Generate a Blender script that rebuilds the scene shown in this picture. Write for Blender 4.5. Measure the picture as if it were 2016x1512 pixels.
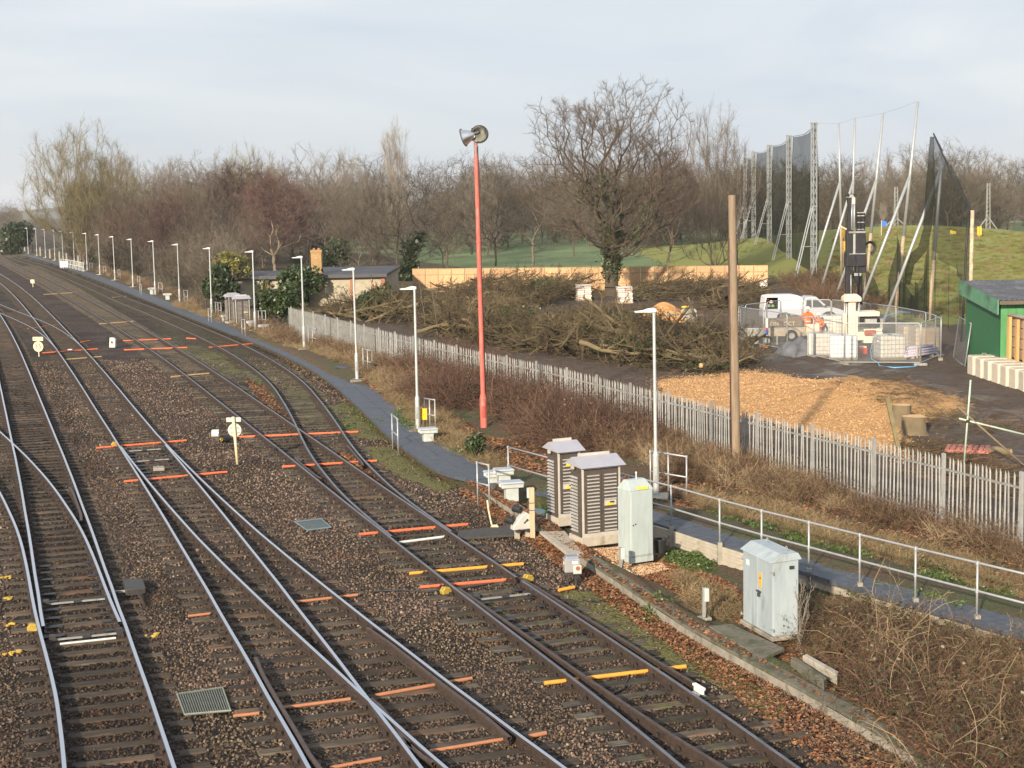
import bpy, math, random
import numpy as np
from mathutils import Vector, Matrix
for _o in list(bpy.data.objects): bpy.data.objects.remove(_o)
SC = bpy.context.scene
COL = SC.collection
rng = np.random.default_rng(7)
random.seed(7)
# ------------------------------------------------------------------ camera
FPX, CAMH, PITCH, ROLL = 3050.0, 8.15, 0.116, -0.020
_fw = Vector((0, math.cos(PITCH), -math.sin(PITCH))); _r0 = Vector((1, 0, 0)); _u0 = _r0.cross(_fw)
_r = _r0*math.cos(ROLL) + _u0*math.sin(ROLL); _u = -_r0*math.sin(ROLL) + _u0*math.cos(ROLL)
cam = bpy.data.cameras.new('camera'); camo = bpy.data.objects.new('camera', cam); COL.objects.link(camo)
cam.sensor_width = 36; cam.lens = 36*FPX/2016; cam.clip_start = 0.5; cam.clip_end = 9000
camo.matrix_world = Matrix(((_r.x, _u.x, -_fw.x, 0), (_r.y, _u.y, -_fw.y, 0), (_r.z, _u.z, -_fw.z, CAMH), (0, 0, 0, 1)))
SC.camera = camo
SC.render.resolution_x, SC.render.resolution_y = 1024, 768
# ------------------------------------------------------------------ light
SUN_EL, SUN_AZ = math.radians(19), math.radians(180+22)     # low winter sun behind the camera, to its left
_sd = Vector((math.sin(SUN_AZ)*math.cos(SUN_EL), math.cos(SUN_AZ)*math.cos(SUN_EL), math.sin(SUN_EL)))
sun = bpy.data.lights.new('sun', 'SUN'); sun.energy = 5.0; sun.angle = math.radians(2.0); sun.color = (1.0, 0.85, 0.66)
suno = bpy.data.objects.new('sun', sun); COL.objects.link(suno)
suno.rotation_euler = (-_sd).to_track_quat('-Z', 'Y').to_euler(); suno.location = (-20, -60, 60)
W = bpy.data.worlds.new('World'); SC.world = W; W.use_nodes = True
def _world():
    nt = W.node_tree; nt.nodes.clear(); N = nt.nodes.new; L = nt.links.new
    out = N('ShaderNodeOutputWorld'); bg = N('ShaderNodeBackground'); bg.inputs['Strength'].default_value = 1.0
    sky = N('ShaderNodeTexSky'); sky.sky_type = 'NISHITA'; sky.sun_disc = False
    sky.sun_elevation = SUN_EL; sky.sun_rotation = SUN_AZ; sky.air_density = 1.0; sky.dust_density = 1.5
    sc = N('ShaderNodeMix'); sc.data_type = 'RGBA'; sc.blend_type = 'MULTIPLY'; sc.inputs['Factor'].default_value = 1
    L(sky.outputs[0], sc.inputs['A']); sc.inputs['B'].default_value = (0.075, 0.075, 0.075, 1)
    tc = N('ShaderNodeTexCoord'); mp = N('ShaderNodeMapping'); mp.inputs['Scale'].default_value = (1.0, 1.0, 5.0)
    L(tc.outputs['Generated'], mp.inputs['Vector'])
    n1 = N('ShaderNodeTexNoise'); n1.inputs['Scale'].default_value = 2.3; n1.inputs['Detail'].default_value = 7; n1.inputs['Roughness'].default_value = 0.52; n1.inputs['Distortion'].default_value = 0.6
    L(mp.outputs[0], n1.inputs['Vector'])
    r1 = N('ShaderNodeValToRGB'); e = r1.color_ramp.elements; e[0].position = .36; e[1].position = .62
    e[0].color = (0.455, 0.512, 0.592, 1); e[1].color = (0.585, 0.615, 0.645, 1)
    L(n1.outputs[0], r1.inputs[0])
    mp2 = N('ShaderNodeMapping'); mp2.inputs['Scale'].default_value = (1.2, 1.2, 3.4); mp2.inputs['Location'].default_value = (3.1, 1.7, .4)
    L(tc.outputs['Generated'], mp2.inputs['Vector'])
    n2 = N('ShaderNodeTexNoise'); n2.inputs['Scale'].default_value = 1.6; n2.inputs['Detail'].default_value = 5
    L(mp2.outputs[0], n2.inputs['Vector'])
    r2 = N('ShaderNodeValToRGB'); e = r2.color_ramp.elements; e[0].position = .3; e[1].position = .7
    e[0].color = (.72, .72, .72, 1); e[1].color = (.95, .95, .95, 1)
    L(n2.outputs[0], r2.inputs[0])
    mx = N('ShaderNodeMix'); mx.data_type = 'RGBA'; L(r2.outputs[0], mx.inputs['Factor'])
    L(sc.outputs['Result'], mx.inputs['A']); L(r1.outputs[0], mx.inputs['B'])
    L(mx.outputs['Result'], bg.inputs['Color']); L(bg.outputs[0], out.inputs[0])
_world()
SC.view_settings.view_transform = 'Standard'; SC.view_settings.look = 'None'; SC.view_settings.exposure = 0.52; SC.view_settings.gamma = 1.0
SC.cycles.max_bounces = 4; SC.cycles.transparent_max_bounces = 16; SC.cycles.volume_bounces = 1
SC.cycles.use_adaptive_sampling = True
# ------------------------------------------------------------------ helpers
def P(px, py, z=0.0):
    """ground point (height z) seen at photo pixel px, py"""
    d = _r*((px-1008)/FPX) + _u*((756-py)/FPX) + _fw
    t = (z-CAMH)/d.z
    return Vector((d.x*t, d.y*t, z))
def PD(px, py, dep):
    """point on the sight line of a photo pixel at distance y = dep"""
    d = _r*((px-1008)/FPX) + _u*((756-py)/FPX) + _fw
    t = dep/d.y
    return Vector((d.x*t, dep, CAMH+d.z*t))
def tag(o, label=None, cat=None, group=None, kind=None):
    if label: o['label'] = label
    if cat: o['category'] = cat
    if group: o['group'] = group
    if kind: o['kind'] = kind
    return o
def empty(name, loc=(0, 0, 0), rz=0.0, label=None, cat=None, group=None):
    o = bpy.data.objects.new(name, None); COL.objects.link(o); o.location = loc; o.rotation_euler = (0, 0, rz); o.empty_display_size = .1
    return tag(o, label, cat, group)
def copy_tree(o, parent=None):
    c = o.copy(); COL.objects.link(c); c.parent = parent
    for ch in list(o.children):
        copy_tree(ch, c)
    return c
def link(name, me, parent=None, loc=None, rot=None, mats=None):
    o = bpy.data.objects.new(name, me); COL.objects.link(o)
    if mats is not None and len(me.materials) == 0:
        for m in (mats if isinstance(mats, (list, tuple)) else [mats]): me.materials.append(m)
    if parent is not None: o.parent = parent
    if loc is not None: o.location = loc
    if rot is not None: o.rotation_euler = rot
    return o
def mesh_np(name, V, Fq, mats=None, smooth=False, mi=None):
    """mesh from numpy verts (n,3) and faces (m,k) all of one size"""
    me = bpy.data.meshes.new(name); V = np.asarray(V, np.float32); Fq = np.asarray(Fq, np.int32)
    m, k = Fq.shape
    me.vertices.add(len(V)); me.vertices.foreach_set('co', V.ravel())
    me.loops.add(m*k); me.loops.foreach_set('vertex_index', Fq.ravel())
    me.polygons.add(m); me.polygons.foreach_set('loop_start', np.arange(0, m*k, k, dtype=np.int32))
    if mi is not None: me.polygons.foreach_set('material_index', np.asarray(mi, np.int32))
    me.polygons.foreach_set('use_smooth', np.full(m, bool(smooth)))
    me.update(calc_edges=True); me.validate()
    if mats is not None:
        for a in (mats if isinstance(mats, (list, tuple)) else [mats]): me.materials.append(a)
    return me
class MB:
    def __init__(s): s.v = []; s.f = []; s.m = []; s.mi = 0
    def slot(s, i): s.mi = i; return s
    def add(s, vs, fs):
        b = len(s.v); s.v += [tuple(v) for v in vs]; s.f += [tuple(i+b for i in f) for f in fs]; s.m += [s.mi]*len(fs); return s
    def box(s, c, d, M=None, rz=0.0, tap=1.0, tapy=None):
        hx, hy, hz = d[0]/2, d[1]/2, d[2]/2; tapy = tap if tapy is None else tapy
        vs = [Vector((x*hx*(tap if z > 0 else 1), y*hy*(tapy if z > 0 else 1), z*hz)) for z in (-1, 1) for y in (-1, 1) for x in (-1, 1)]
        R = Matrix.Rotation(rz, 3, 'Z') if M is None else M
        c = Vector(c)
        return s.add([c + R @ v for v in vs], [(0, 2, 3, 1), (4, 5, 7, 6), (0, 1, 5, 4), (2, 6, 7, 3), (0, 4, 6, 2), (1, 3, 7, 5)])
    def cyl(s, a, b, r0, r1=None, n=10, cap=True):
        r1 = r0 if r1 is None else r1; a, b = Vector(a), Vector(b); d = (b-a).normalized()
        x = d.orthogonal().normalized(); y = d.cross(x); vs = []
        for p, r in ((a, r0), (b, r1)):
            for i in range(n):
                t = 2*math.pi*i/n; vs.append(p + x*(r*math.cos(t)) + y*(r*math.sin(t)))
        fs = [(i, (i+1) % n, n+(i+1) % n, n+i) for i in range(n)]
        if cap: fs += [tuple(range(n-1, -1, -1)), tuple(range(n, 2*n))]
        return s.add(vs, fs)
    def tube(s, pts, r, n=6, cap=True):
        pts = [Vector(p) for p in pts]; m = len(pts); rs = r if isinstance(r, (list, tuple)) else [r]*m
        vs = []; ref = None
        for i, p in enumerate(pts):
            d = (pts[min(i+1, m-1)]-pts[max(i-1, 0)]).normalized()
            if ref is None: ref = d.orthogonal().normalized()
            x = (ref - d*ref.dot(d)).normalized(); y = d.cross(x); ref = x
            for k in range(n):
                t = 2*math.pi*k/n; vs.append(p + x*(rs[i]*math.cos(t)) + y*(rs[i]*math.sin(t)))
        fs = [(i*n+k, i*n+(k+1) % n, (i+1)*n+(k+1) % n, (i+1)*n+k) for i in range(m-1) for k in range(n)]
        if cap: fs += [tuple(range(n-1, -1, -1)), tuple((m-1)*n+k for k in range(n))]
        return s.add(vs, fs)
    def lathe(s, prof, c=(0, 0, 0), n=20, M=None):
        c = Vector(c); M = Matrix.Identity(3) if M is None else M; vs = []
        for r, z in prof:
            for k in range(n):
                t = 2*math.pi*k/n; vs.append(c + M @ Vector((r*math.cos(t), r*math.sin(t), z)))
        m = len(prof)
        return s.add(vs, [(i*n+k, i*n+(k+1) % n, (i+1)*n+(k+1) % n, (i+1)*n+k) for i in range(m-1) for k in range(n)])
    def prism(s, poly, a, b, M=None, c=(0, 0, 0)):
        """poly of (x, z) extruded along y from a to b"""
        M = Matrix.Identity(3) if M is None else M; c = Vector(c); n = len(poly)
        vs = [c + M @ Vector((x, y, z)) for y in (a, b) for x, z in poly]
        return s.add(vs, [tuple(range(n)), tuple(range(2*n-1, n-1, -1))] + [(i, n+i, n+(i+1) % n, (i+1) % n) for i in range(n)])
    def quad(s, *p): return s.add(p, [tuple(range(len(p)))])
    def mesh(s, name, mats, smooth=False):
        me = bpy.data.meshes.new(name); me.from_pydata([tuple(v) for v in s.v], [], s.f)
        for a in (mats if isinstance(mats, (list, tuple)) else [mats]): me.materials.append(a)
        me.polygons.foreach_set('material_index', s.m)
        if smooth: me.polygons.foreach_set('use_smooth', [True]*len(s.f))
        me.update(); return me
    def build(s, name, mats, parent=None, loc=None, rz=None, smooth=False, bev=0.0, auto=None):
        me = s.mesh(name, mats, smooth or auto is not None)
        if auto is not None:
            try: me.set_sharp_from_angle(angle=math.radians(auto))
            except Exception: pass
        o = link(name, me, parent, loc, None if rz is None else (0, 0, rz))
        if bev:
            b = o.modifiers.new('bevel', 'BEVEL'); b.width = bev; b.segments = 2; b.limit_method = 'ANGLE'; b.angle_limit = math.radians(40)
        return o
def Rz(a): return Matrix.Rotation(a, 3, 'Z')
def Rx(a): return Matrix.Rotation(a, 3, 'X')
def Ry(a): return Matrix.Rotation(a, 3, 'Y')
# ------------------------------------------------------------------ materials
def c4(c, k=1.0): return (max(0, min(1, c[0]*k)), max(0, min(1, c[1]*k)), max(0, min(1, c[2]*k)), 1)
class NT:
    """small node-building helper"""
    def __init__(s, name):
        s.m = bpy.data.materials.new(name); s.m.use_nodes = True; s.t = s.m.node_tree; s.b = s.t.nodes['Principled BSDF']
    def n(s, typ, **kw):
        o = s.t.nodes.new(typ)
        for k, v in kw.items():
            if k.startswith('_'): setattr(o, k[1:], v)
            else: o.inputs[k].default_value = v
        return o
    def l(s, a, b): s.t.links.new(a, b)
    def coord(s, which='Object'): return s.n('ShaderNodeTexCoord').outputs[which]
    def pos(s): return s.n('ShaderNodeNewGeometry').outputs['Position']
    def noise(s, vec, scale, detail=4, rough=.55, dist=0.0):
        o = s.n('ShaderNodeTexNoise', Scale=scale, Detail=detail, Roughness=rough, Distortion=dist)
        if vec is not None: s.l(vec, o.inputs['Vector'])
        return o.outputs[0]
    def ramp(s, fac, stops, interp='LINEAR'):
        o = s.n('ShaderNodeValToRGB'); o.color_ramp.interpolation = interp; e = o.color_ramp.elements
        while len(e) < len(stops): e.new(0.5)
        for i, (p, c) in enumerate(stops):
            e[i].position = p; e[i].color = c if len(c) == 4 else (*c, 1)
        s.l(fac, o.inputs[0]); return o.outputs[0]
    def mix(s, fac, a, b, mode='MIX'):
        o = s.n('ShaderNodeMix', _data_type='RGBA', _blend_type=mode)
        for sock, v in (('Factor', fac), ('A', a), ('B', b)):
            if isinstance(v, bpy.types.NodeSocket): s.l(v, o.inputs[sock])
            elif sock == 'Factor': o.inputs[sock].default_value = v
            else: o.inputs[sock].default_value = v if len(v) == 4 else (*v, 1)
        return o.outputs['Result']
    def math(s, op, a, b=0.0, clamp=False):
        o = s.n('ShaderNodeMath', _operation=op, _use_clamp=clamp)
        for i, v in enumerate((a, b)):
            if isinstance(v, bpy.types.NodeSocket): s.l(v, o.inputs[i])
            else: o.inputs[i].default_value = v
        return o.outputs[0]
    def attr(s, name, out='Color'):
        o = s.n('ShaderNodeAttribute', _attribute_name=name); return o.outputs[out]
    def bump(s, h, strength=.3, dist=.02):
        o = s.n('ShaderNodeBump', Strength=strength, Distance=dist); s.l(h, o.inputs['Height']); s.l(o.outputs[0], s.b.inputs['Normal']); return o
    def out(s, col=None, rough=.7, metal=0.0, spec=None):
        if col is not None:
            if isinstance(col, bpy.types.NodeSocket): s.l(col, s.b.inputs['Base Color'])
            else: s.b.inputs['Base Color'].default_value = c4(col)
        if isinstance(rough, bpy.types.NodeSocket): s.l(rough, s.b.inputs['Roughness'])
        else: s.b.inputs['Roughness'].default_value = rough
        s.b.inputs['Metallic'].default_value = metal
        if spec is not None: s.b.inputs['Specular IOR Level'].default_value = spec
        return s.m
def mat(name, col, rough=.7, metal=0.0, var=.18, scale=5.0, bump=0.0, bscale=40.0, stain=None, samt=.5, sscale=2.0, rand=0.0, spec=None, stretch=None, both=False):
    m = NT(name); v = m.coord('Object')
    if stretch:
        mp = m.n('ShaderNodeMapping', Scale=stretch); m.l(v, mp.inputs['Vector']); v = mp.outputs[0]
    f = m.noise(v, scale, 5, .6)
    c = m.ramp(f, [(.3, c4(col, 1-var)), (.7, c4(col, 1+var))])
    if stain is not None:
        g = m.noise(v, sscale, 6, .65, .4)
        lo = .75-.4*samt
        c = m.mix(m.ramp(g, [(lo-.06, (0, 0, 0, 1)), (lo+.12, (1, 1, 1, 1))]), c, c4(stain))
    if rand:
        r = m.n('ShaderNodeObjectInfo').outputs['Random']
        h = m.n('ShaderNodeHueSaturation'); m.l(c, h.inputs['Color'])
        m.l(m.math('ADD', m.math('MULTIPLY', r, 2*rand), 1-rand), h.inputs['Value']); c = h.outputs[0]
    if bump: m.bump(m.noise(v, bscale, 4, .6), bump, .01)
    return m.out(c, rough, metal, spec)
# ------------------------------------------------------------------ scattering of uncountable stuff
def proto(name, me):
    return bpy.data.objects.new(name, me)          # never linked: only a source of geometry
def scatter(name, pts, rot, scl, idx, protos, parent=None):
    """one object whose geometry nodes put protos[idx] on each point"""
    pts = np.asarray(pts, np.float32); n = len(pts)
    me = bpy.data.meshes.new(name); me.vertices.add(n); me.vertices.foreach_set('co', pts.ravel())
    a = me.attributes.new('rot', 'FLOAT_VECTOR', 'POINT'); a.data.foreach_set('vector', np.asarray(rot, np.float32).ravel())
    scl = np.asarray(scl, np.float32)
    if scl.ndim == 1: scl = np.repeat(scl[:, None], 3, 1)
    a = me.attributes.new('scl', 'FLOAT_VECTOR', 'POINT'); a.data.foreach_set('vector', scl.ravel())
    a = me.attributes.new('idx', 'INT', 'POINT'); a.data.foreach_set('value', np.asarray(idx, np.int32))
    o = link(name, me, parent)
    ng = bpy.data.node_groups.new(name, 'GeometryNodeTree')
    ng.interface.new_socket('Geometry', in_out='INPUT', socket_type='NodeSocketGeometry')
    ng.interface.new_socket('Geometry', in_out='OUTPUT', socket_type='NodeSocketGeometry')
    N = ng.nodes.new; L = ng.links.new
    gi, go = N('NodeGroupInput'), N('NodeGroupOutput')
    iop = N('GeometryNodeInstanceOnPoints'); g2i = N('GeometryNodeGeometryToInstance')
    for p in reversed(protos):
        oi = N('GeometryNodeObjectInfo'); oi.inputs['Object'].default_value = p; oi.inputs['As Instance'].default_value = True
        L(oi.outputs['Geometry'], g2i.inputs[0])
    def at(nm, t, sock):
        q = N('GeometryNodeInputNamedAttribute'); q.data_type = t; q.inputs['Name'].default_value = nm; L(q.outputs['Attribute'], sock)
    L(gi.outputs[0], iop.inputs['Points']); L(g2i.outputs[0], iop.inputs['Instance'])
    iop.inputs['Pick Instance'].default_value = True
    at('idx', 'INT', iop.inputs['Instance Index']); at('scl', 'FLOAT_VECTOR', iop.inputs['Scale'])
    e2r = N('FunctionNodeEulerToRotation'); at('rot', 'FLOAT_VECTOR', e2r.inputs[0]); L(e2r.outputs[0], iop.inputs['Rotation'])
    L(iop.outputs[0], go.inputs[0])
    md = o.modifiers.new('scatter', 'NODES'); md.node_group = ng
    return o
def in_poly(x, y, poly):
    poly = np.asarray(poly, float); ins = np.zeros(len(x), bool); n = len(poly); j = n-1
    for i in range(n):
        xi, yi = poly[i]; xj, yj = poly[j]
        c = ((yi > y) != (yj > y)) & (x < (xj-xi)*(y-yi)/((yj-yi) if yj != yi else 1e-9)+xi)
        ins ^= c; j = i
    return ins
def pxpoly(pts, z=0.0): return [tuple(P(a, b, z)[:2]) for a, b in pts]
def fill_poly(poly, n, g=None):
    """n random points inside a ground polygon"""
    g = g or rng; poly = np.asarray(poly, float); lo, hi = poly.min(0), poly.max(0); out = []
    tot = 0
    while tot < n:
        q = g.uniform(lo, hi, (n*3+50, 2)); q = q[in_poly(q[:, 0], q[:, 1], poly)]; out.append(q); tot += len(q)
    return np.concatenate(out)[:n]
_NG = rng.normal(size=(16, 3)); _NP = rng.uniform(0, 6.28, 16)
def wob(x, y, f=1.0):
    """cheap smooth noise, about -1..1"""
    s = 0
    for k in range(8):
        s = s + np.sin((x*_NG[k, 0] + y*_NG[k, 1])*f*(1+.35*k) + _NP[k])/(1+.3*k)
    return s/2.6
def sstep(t): t = np.clip(t, 0, 1); return t*t*(3-2*t)
# ================================================================== GROUND, BALLAST, TRACKS
RY = np.exp(np.linspace(np.log(13), np.log(420), 70))
ROUTES={
'A':[-3.00,-3.21,-3.44,-3.67,-3.92,-4.19,-4.47,-4.77,-5.08,-5.41,-5.76,-6.13,-6.52,-6.93,-7.37,-7.83,-8.31,-8.83,-9.36,-9.93,-10.52,-11.14,-11.80,-12.50,-13.23,-14.00,-14.82,-15.68,-16.60,-17.56,-18.57,-19.63,-20.75,-21.92,-23.16,-24.45,-25.82,-27.26,-28.78,-30.39,-32.10,-33.90,-35.81,-37.83,-39.97,-42.24,-44.65,-47.21,-49.91,-52.79,-55.83,-59.07,-62.51,-66.15,-70.03,-74.15,-78.53,-83.19,-88.15,-93.43,-99.05,-105.04,-111.42,-118.23,-125.49,-133.25,-141.53,-150.38,-159.84,-169.97],
'AD':[-3.42,-3.59,-3.77,-3.96,-4.17,-4.39,-4.62,-4.88,-5.15,-5.44,-5.76,-6.11,-6.49,-6.90,-7.36,-7.86,-8.39,-8.94,-9.50,-10.08,-10.70,-11.37,-12.11,-12.93,-13.81,-14.77,-15.82,-16.95,-18.18,-19.49,-20.90,-22.41,-24.01,-25.72,-27.54,-29.47,-31.51,-33.68,-35.97,-38.39,-40.96,-43.66,-46.52,-49.54,-52.72,-56.08,-59.62,-63.35,-67.28,-71.42,-75.79,-80.38,-85.22,-90.32,-95.69,-101.34,-107.29,-113.56,-120.15,-127.09,-134.40,-142.09,-150.19,-158.71,-167.68,-177.13,-187.07,-197.53,-208.55,-220.15],
'B':[0.57,0.35,0.11,-0.13,-0.39,-0.67,-0.96,-1.26,-1.57,-1.91,-2.26,-2.62,-3.01,-3.42,-3.84,-4.29,-4.77,-5.27,-5.79,-6.35,-6.94,-7.56,-8.21,-8.90,-9.63,-10.40,-11.21,-12.07,-12.97,-13.91,-14.91,-15.96,-17.06,-18.21,-19.43,-20.71,-22.07,-23.50,-25.02,-26.62,-28.31,-30.09,-31.97,-33.94,-36.03,-38.23,-40.56,-43.01,-45.62,-48.38,-51.31,-54.42,-57.73,-61.24,-64.97,-68.94,-73.15,-77.64,-82.42,-87.50,-92.91,-98.68,-104.84,-111.40,-118.40,-125.88,-133.87,-142.41,-151.55,-161.32],
'BD':[3.72,3.38,3.04,2.67,2.29,1.90,1.49,1.06,0.62,0.15,-0.32,-0.82,-1.33,-1.87,-2.42,-3.00,-3.61,-4.24,-4.90,-5.59,-6.30,-7.04,-7.79,-8.57,-9.38,-10.22,-11.09,-12.00,-12.94,-13.92,-14.93,-15.98,-17.08,-18.22,-19.42,-20.69,-22.03,-23.46,-24.99,-26.61,-28.33,-30.13,-32.02,-33.99,-36.07,-38.24,-40.54,-42.98,-45.58,-48.34,-51.28,-54.41,-57.74,-61.26,-65.00,-68.95,-73.14,-77.58,-82.28,-87.26,-92.54,-98.13,-104.06,-110.34,-117.01,-124.08,-131.59,-139.56,-148.02,-157.01],
'X':[0.81,0.56,0.30,0.03,-0.26,-0.56,-0.87,-1.20,-1.54,-1.89,-2.25,-2.63,-3.02,-3.42,-3.84,-4.29,-4.76,-5.27,-5.80,-6.35,-6.94,-7.56,-8.22,-8.90,-9.62,-10.39,-11.20,-12.06,-12.97,-13.93,-14.93,-15.99,-17.09,-18.24,-19.43,-20.67,-22.00,-23.43,-24.98,-26.63,-28.40,-30.34,-32.52,-34.98,-37.68,-40.57,-43.59,-46.74,-50.04,-53.48,-57.09,-60.86,-64.81,-68.96,-73.31,-77.86,-82.65,-87.67,-92.94,-98.48,-104.29,-110.40,-116.82,-123.55,-130.63,-138.07,-145.89,-154.09,-162.72,-171.78],
'C':[5.46,5.28,5.09,4.88,4.66,4.43,4.18,3.91,3.62,3.31,2.98,2.63,2.25,1.84,1.39,0.92,0.42,-0.10,-0.65,-1.21,-1.81,-2.43,-3.09,-3.78,-4.50,-5.25,-6.04,-6.87,-7.75,-8.68,-9.65,-10.68,-11.76,-12.89,-14.09,-15.36,-16.70,-18.13,-19.66,-21.28,-23.01,-24.84,-26.79,-28.85,-31.02,-33.30,-35.71,-38.25,-40.92,-43.73,-46.70,-49.84,-53.15,-56.64,-60.32,-64.20,-68.29,-72.60,-77.14,-81.91,-86.92,-92.17,-97.67,-103.43,-109.47,-115.80,-122.43,-129.37,-136.64,-144.25],
'D':[6.13,5.87,5.60,5.32,5.02,4.71,4.39,4.05,3.70,3.33,2.97,2.61,2.25,1.86,1.43,0.94,0.39,-0.16,-0.67,-1.19,-1.76,-2.36,-3.00,-3.64,-4.26,-4.85,-5.44,-6.01,-6.56,-7.11,-7.70,-8.34,-9.04,-9.80,-10.69,-11.72,-12.88,-14.17,-15.60,-17.18,-18.89,-20.74,-22.72,-24.79,-26.99,-29.34,-31.86,-34.49,-37.16,-39.92,-42.85,-45.98,-49.28,-52.73,-56.34,-60.14,-64.23,-68.66,-73.47,-78.57,-83.89,-89.37,-95.00,-100.79,-106.76,-112.95,-119.38,-126.06,-133.03,-140.28],
'E':[7.99,7.59,7.18,6.76,6.33,5.88,5.43,4.97,4.50,4.02,3.54,3.06,2.59,2.11,1.62,1.12,0.58,0.02,-0.57,-1.17,-1.79,-2.43,-3.10,-3.79,-4.51,-5.25,-6.03,-6.85,-7.73,-8.67,-9.65,-10.70,-11.80,-12.96,-14.18,-15.48,-16.84,-18.28,-19.80,-21.39,-23.08,-24.85,-26.72,-28.69,-30.76,-32.95,-35.25,-37.67,-40.21,-42.90,-45.72,-48.70,-51.82,-55.12,-58.59,-62.24,-66.08,-70.12,-74.38,-78.86,-83.57,-88.53,-93.76,-99.26,-105.05,-111.14,-117.55,-124.31,-131.42,-138.90],
}
def _cr(xs, ys, q):
    """Catmull-Rom style cubic interpolation"""
    m = np.gradient(ys, xs); i = np.clip(np.searchsorted(xs, q)-1, 0, len(xs)-2)
    h = xs[i+1]-xs[i]; t = (q-xs[i])/h; t2, t3 = t*t, t*t*t
    return (2*t3-3*t2+1)*ys[i] + (t3-2*t2+t)*h*m[i] + (-2*t3+3*t2)*ys[i+1] + (t3-t2)*h*m[i+1]
def rx(k, y): return _cr(RY, np.array(ROUTES[k]), np.asarray(y, float))
def rslope(k, y): return (rx(k, np.asarray(y)+.25)-rx(k, np.asarray(y)-.25))/.5
RAILTOP = 0.18
# the edge between ballast and verge (walkway edge, then the cable trough)
_V = np.array([P(a, b, .05)[:2] for a, b in [(10, 497), (60, 508), (120, 525), (200, 557), (300, 597), (400, 638), (504, 679), (554, 701), (604, 726), (654, 759), (691, 794), (721, 821), (744, 846), (774, 874), (804, 899), (854, 931), (894, 951), (926, 966), (989, 1003), (1062, 1048), (1107, 1087), (1188, 1136), (1283, 1204), (1358, 1251), (1433, 1296), (1512, 1329), (1587, 1374), (1662, 1419), (1737, 1461), (1820, 1512), (1910, 1566), (2100, 1680)]])[::-1]
def xv(y): return np.interp(y, _V[:, 1], _V[:, 0])
# fence line (top of the pales, 1.9 m up)
_FT = [(568, 604), (661, 626), (735, 645), (793, 659), (851, 671), (920, 686), (998, 702), (1094, 721), (1205, 748), (1270, 764), (1344, 780), (1427, 800), (1519, 822), (1626, 844), (1752, 873), (1892, 905), (2040, 940)]
FENCE_H = 1.75; VZ = 0.22
_FW = np.array([P(a, b, VZ+FENCE_H)[:2] for a, b in _FT])
def xfence(y): o = np.argsort(_FW[:, 1]); return np.interp(y, _FW[o, 1], _FW[o, 0])
_XW = np.array([P(a, b, .4)[:2] for a, b in [(975, 951), (1083, 964), (1180, 987), (1290, 1017), (1358, 1039), (1458, 1070), (1560, 1104), (1660, 1137), (1790, 1174), (1950, 1217), (2016, 1235), (2200, 1290)]])[::-1]
def xwalk(y): return np.interp(y, _XW[:, 1], _XW[:, 0])
def mound(x, y):
    a = np.exp(-((x-50)/27.0)**2)*sstep((x-14)/16)
    b = np.clip((y-106)/84, 0, 1)**1.15*(1-sstep((y-195)/90))
    return 4.1*a*b
def gz(x, y):
    """terrain height"""
    x = np.asarray(x, float); y = np.asarray(y, float)
    s = sstep((x-xv(y))/.25)
    z = -.07 + s*(VZ+.07)
    bank = np.exp(-((x-xfence(y)+2.2)/1.6)**2)*.22*sstep((y-38)/8)*(1-sstep((y-95)/15))*s
    rough = .05*wob(x, y, .9)*s
    ch = 0.9*np.exp(-(((x-13.4)/3.4)**2+((y-58.5)/5.6)**2))*(1+.25*wob(x, y, 1.4))
    heap = .35*np.exp(-(((x-3)/7)**2+((y-75)/9)**2))
    nearw = (1-sstep((y-42)/3.0))*s
    dw = x-xwalk(y)
    lat = x-np.interp(y, [45, 51, 57, 69, 84, 100, 115], [17.8, 17.3, 16.9, 15.7, 13.6, 9, 4])
    rut = .07*np.sin(lat*4.2+.4*wob(x, y, .3))*np.exp(-(lat/2.6)**2)*s*(y > 40)*(y < 112)
    far = rut+nearw*(-.19*sstep((-dw-.2)/.4)*sstep((x-xv(y)-.35)/.4) + .20*sstep((dw+.1)/.3)*(1-sstep((dw-1.0)/1.6)))
    mo = mound(x, y)
    return z + bank + rough + ch*s + heap*s + mo*(1+.035*wob(x, y, .12)) + .07*wob(x, y, .55)*np.clip(mo, 0, 1) + far
M_ballast_c = None
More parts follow.
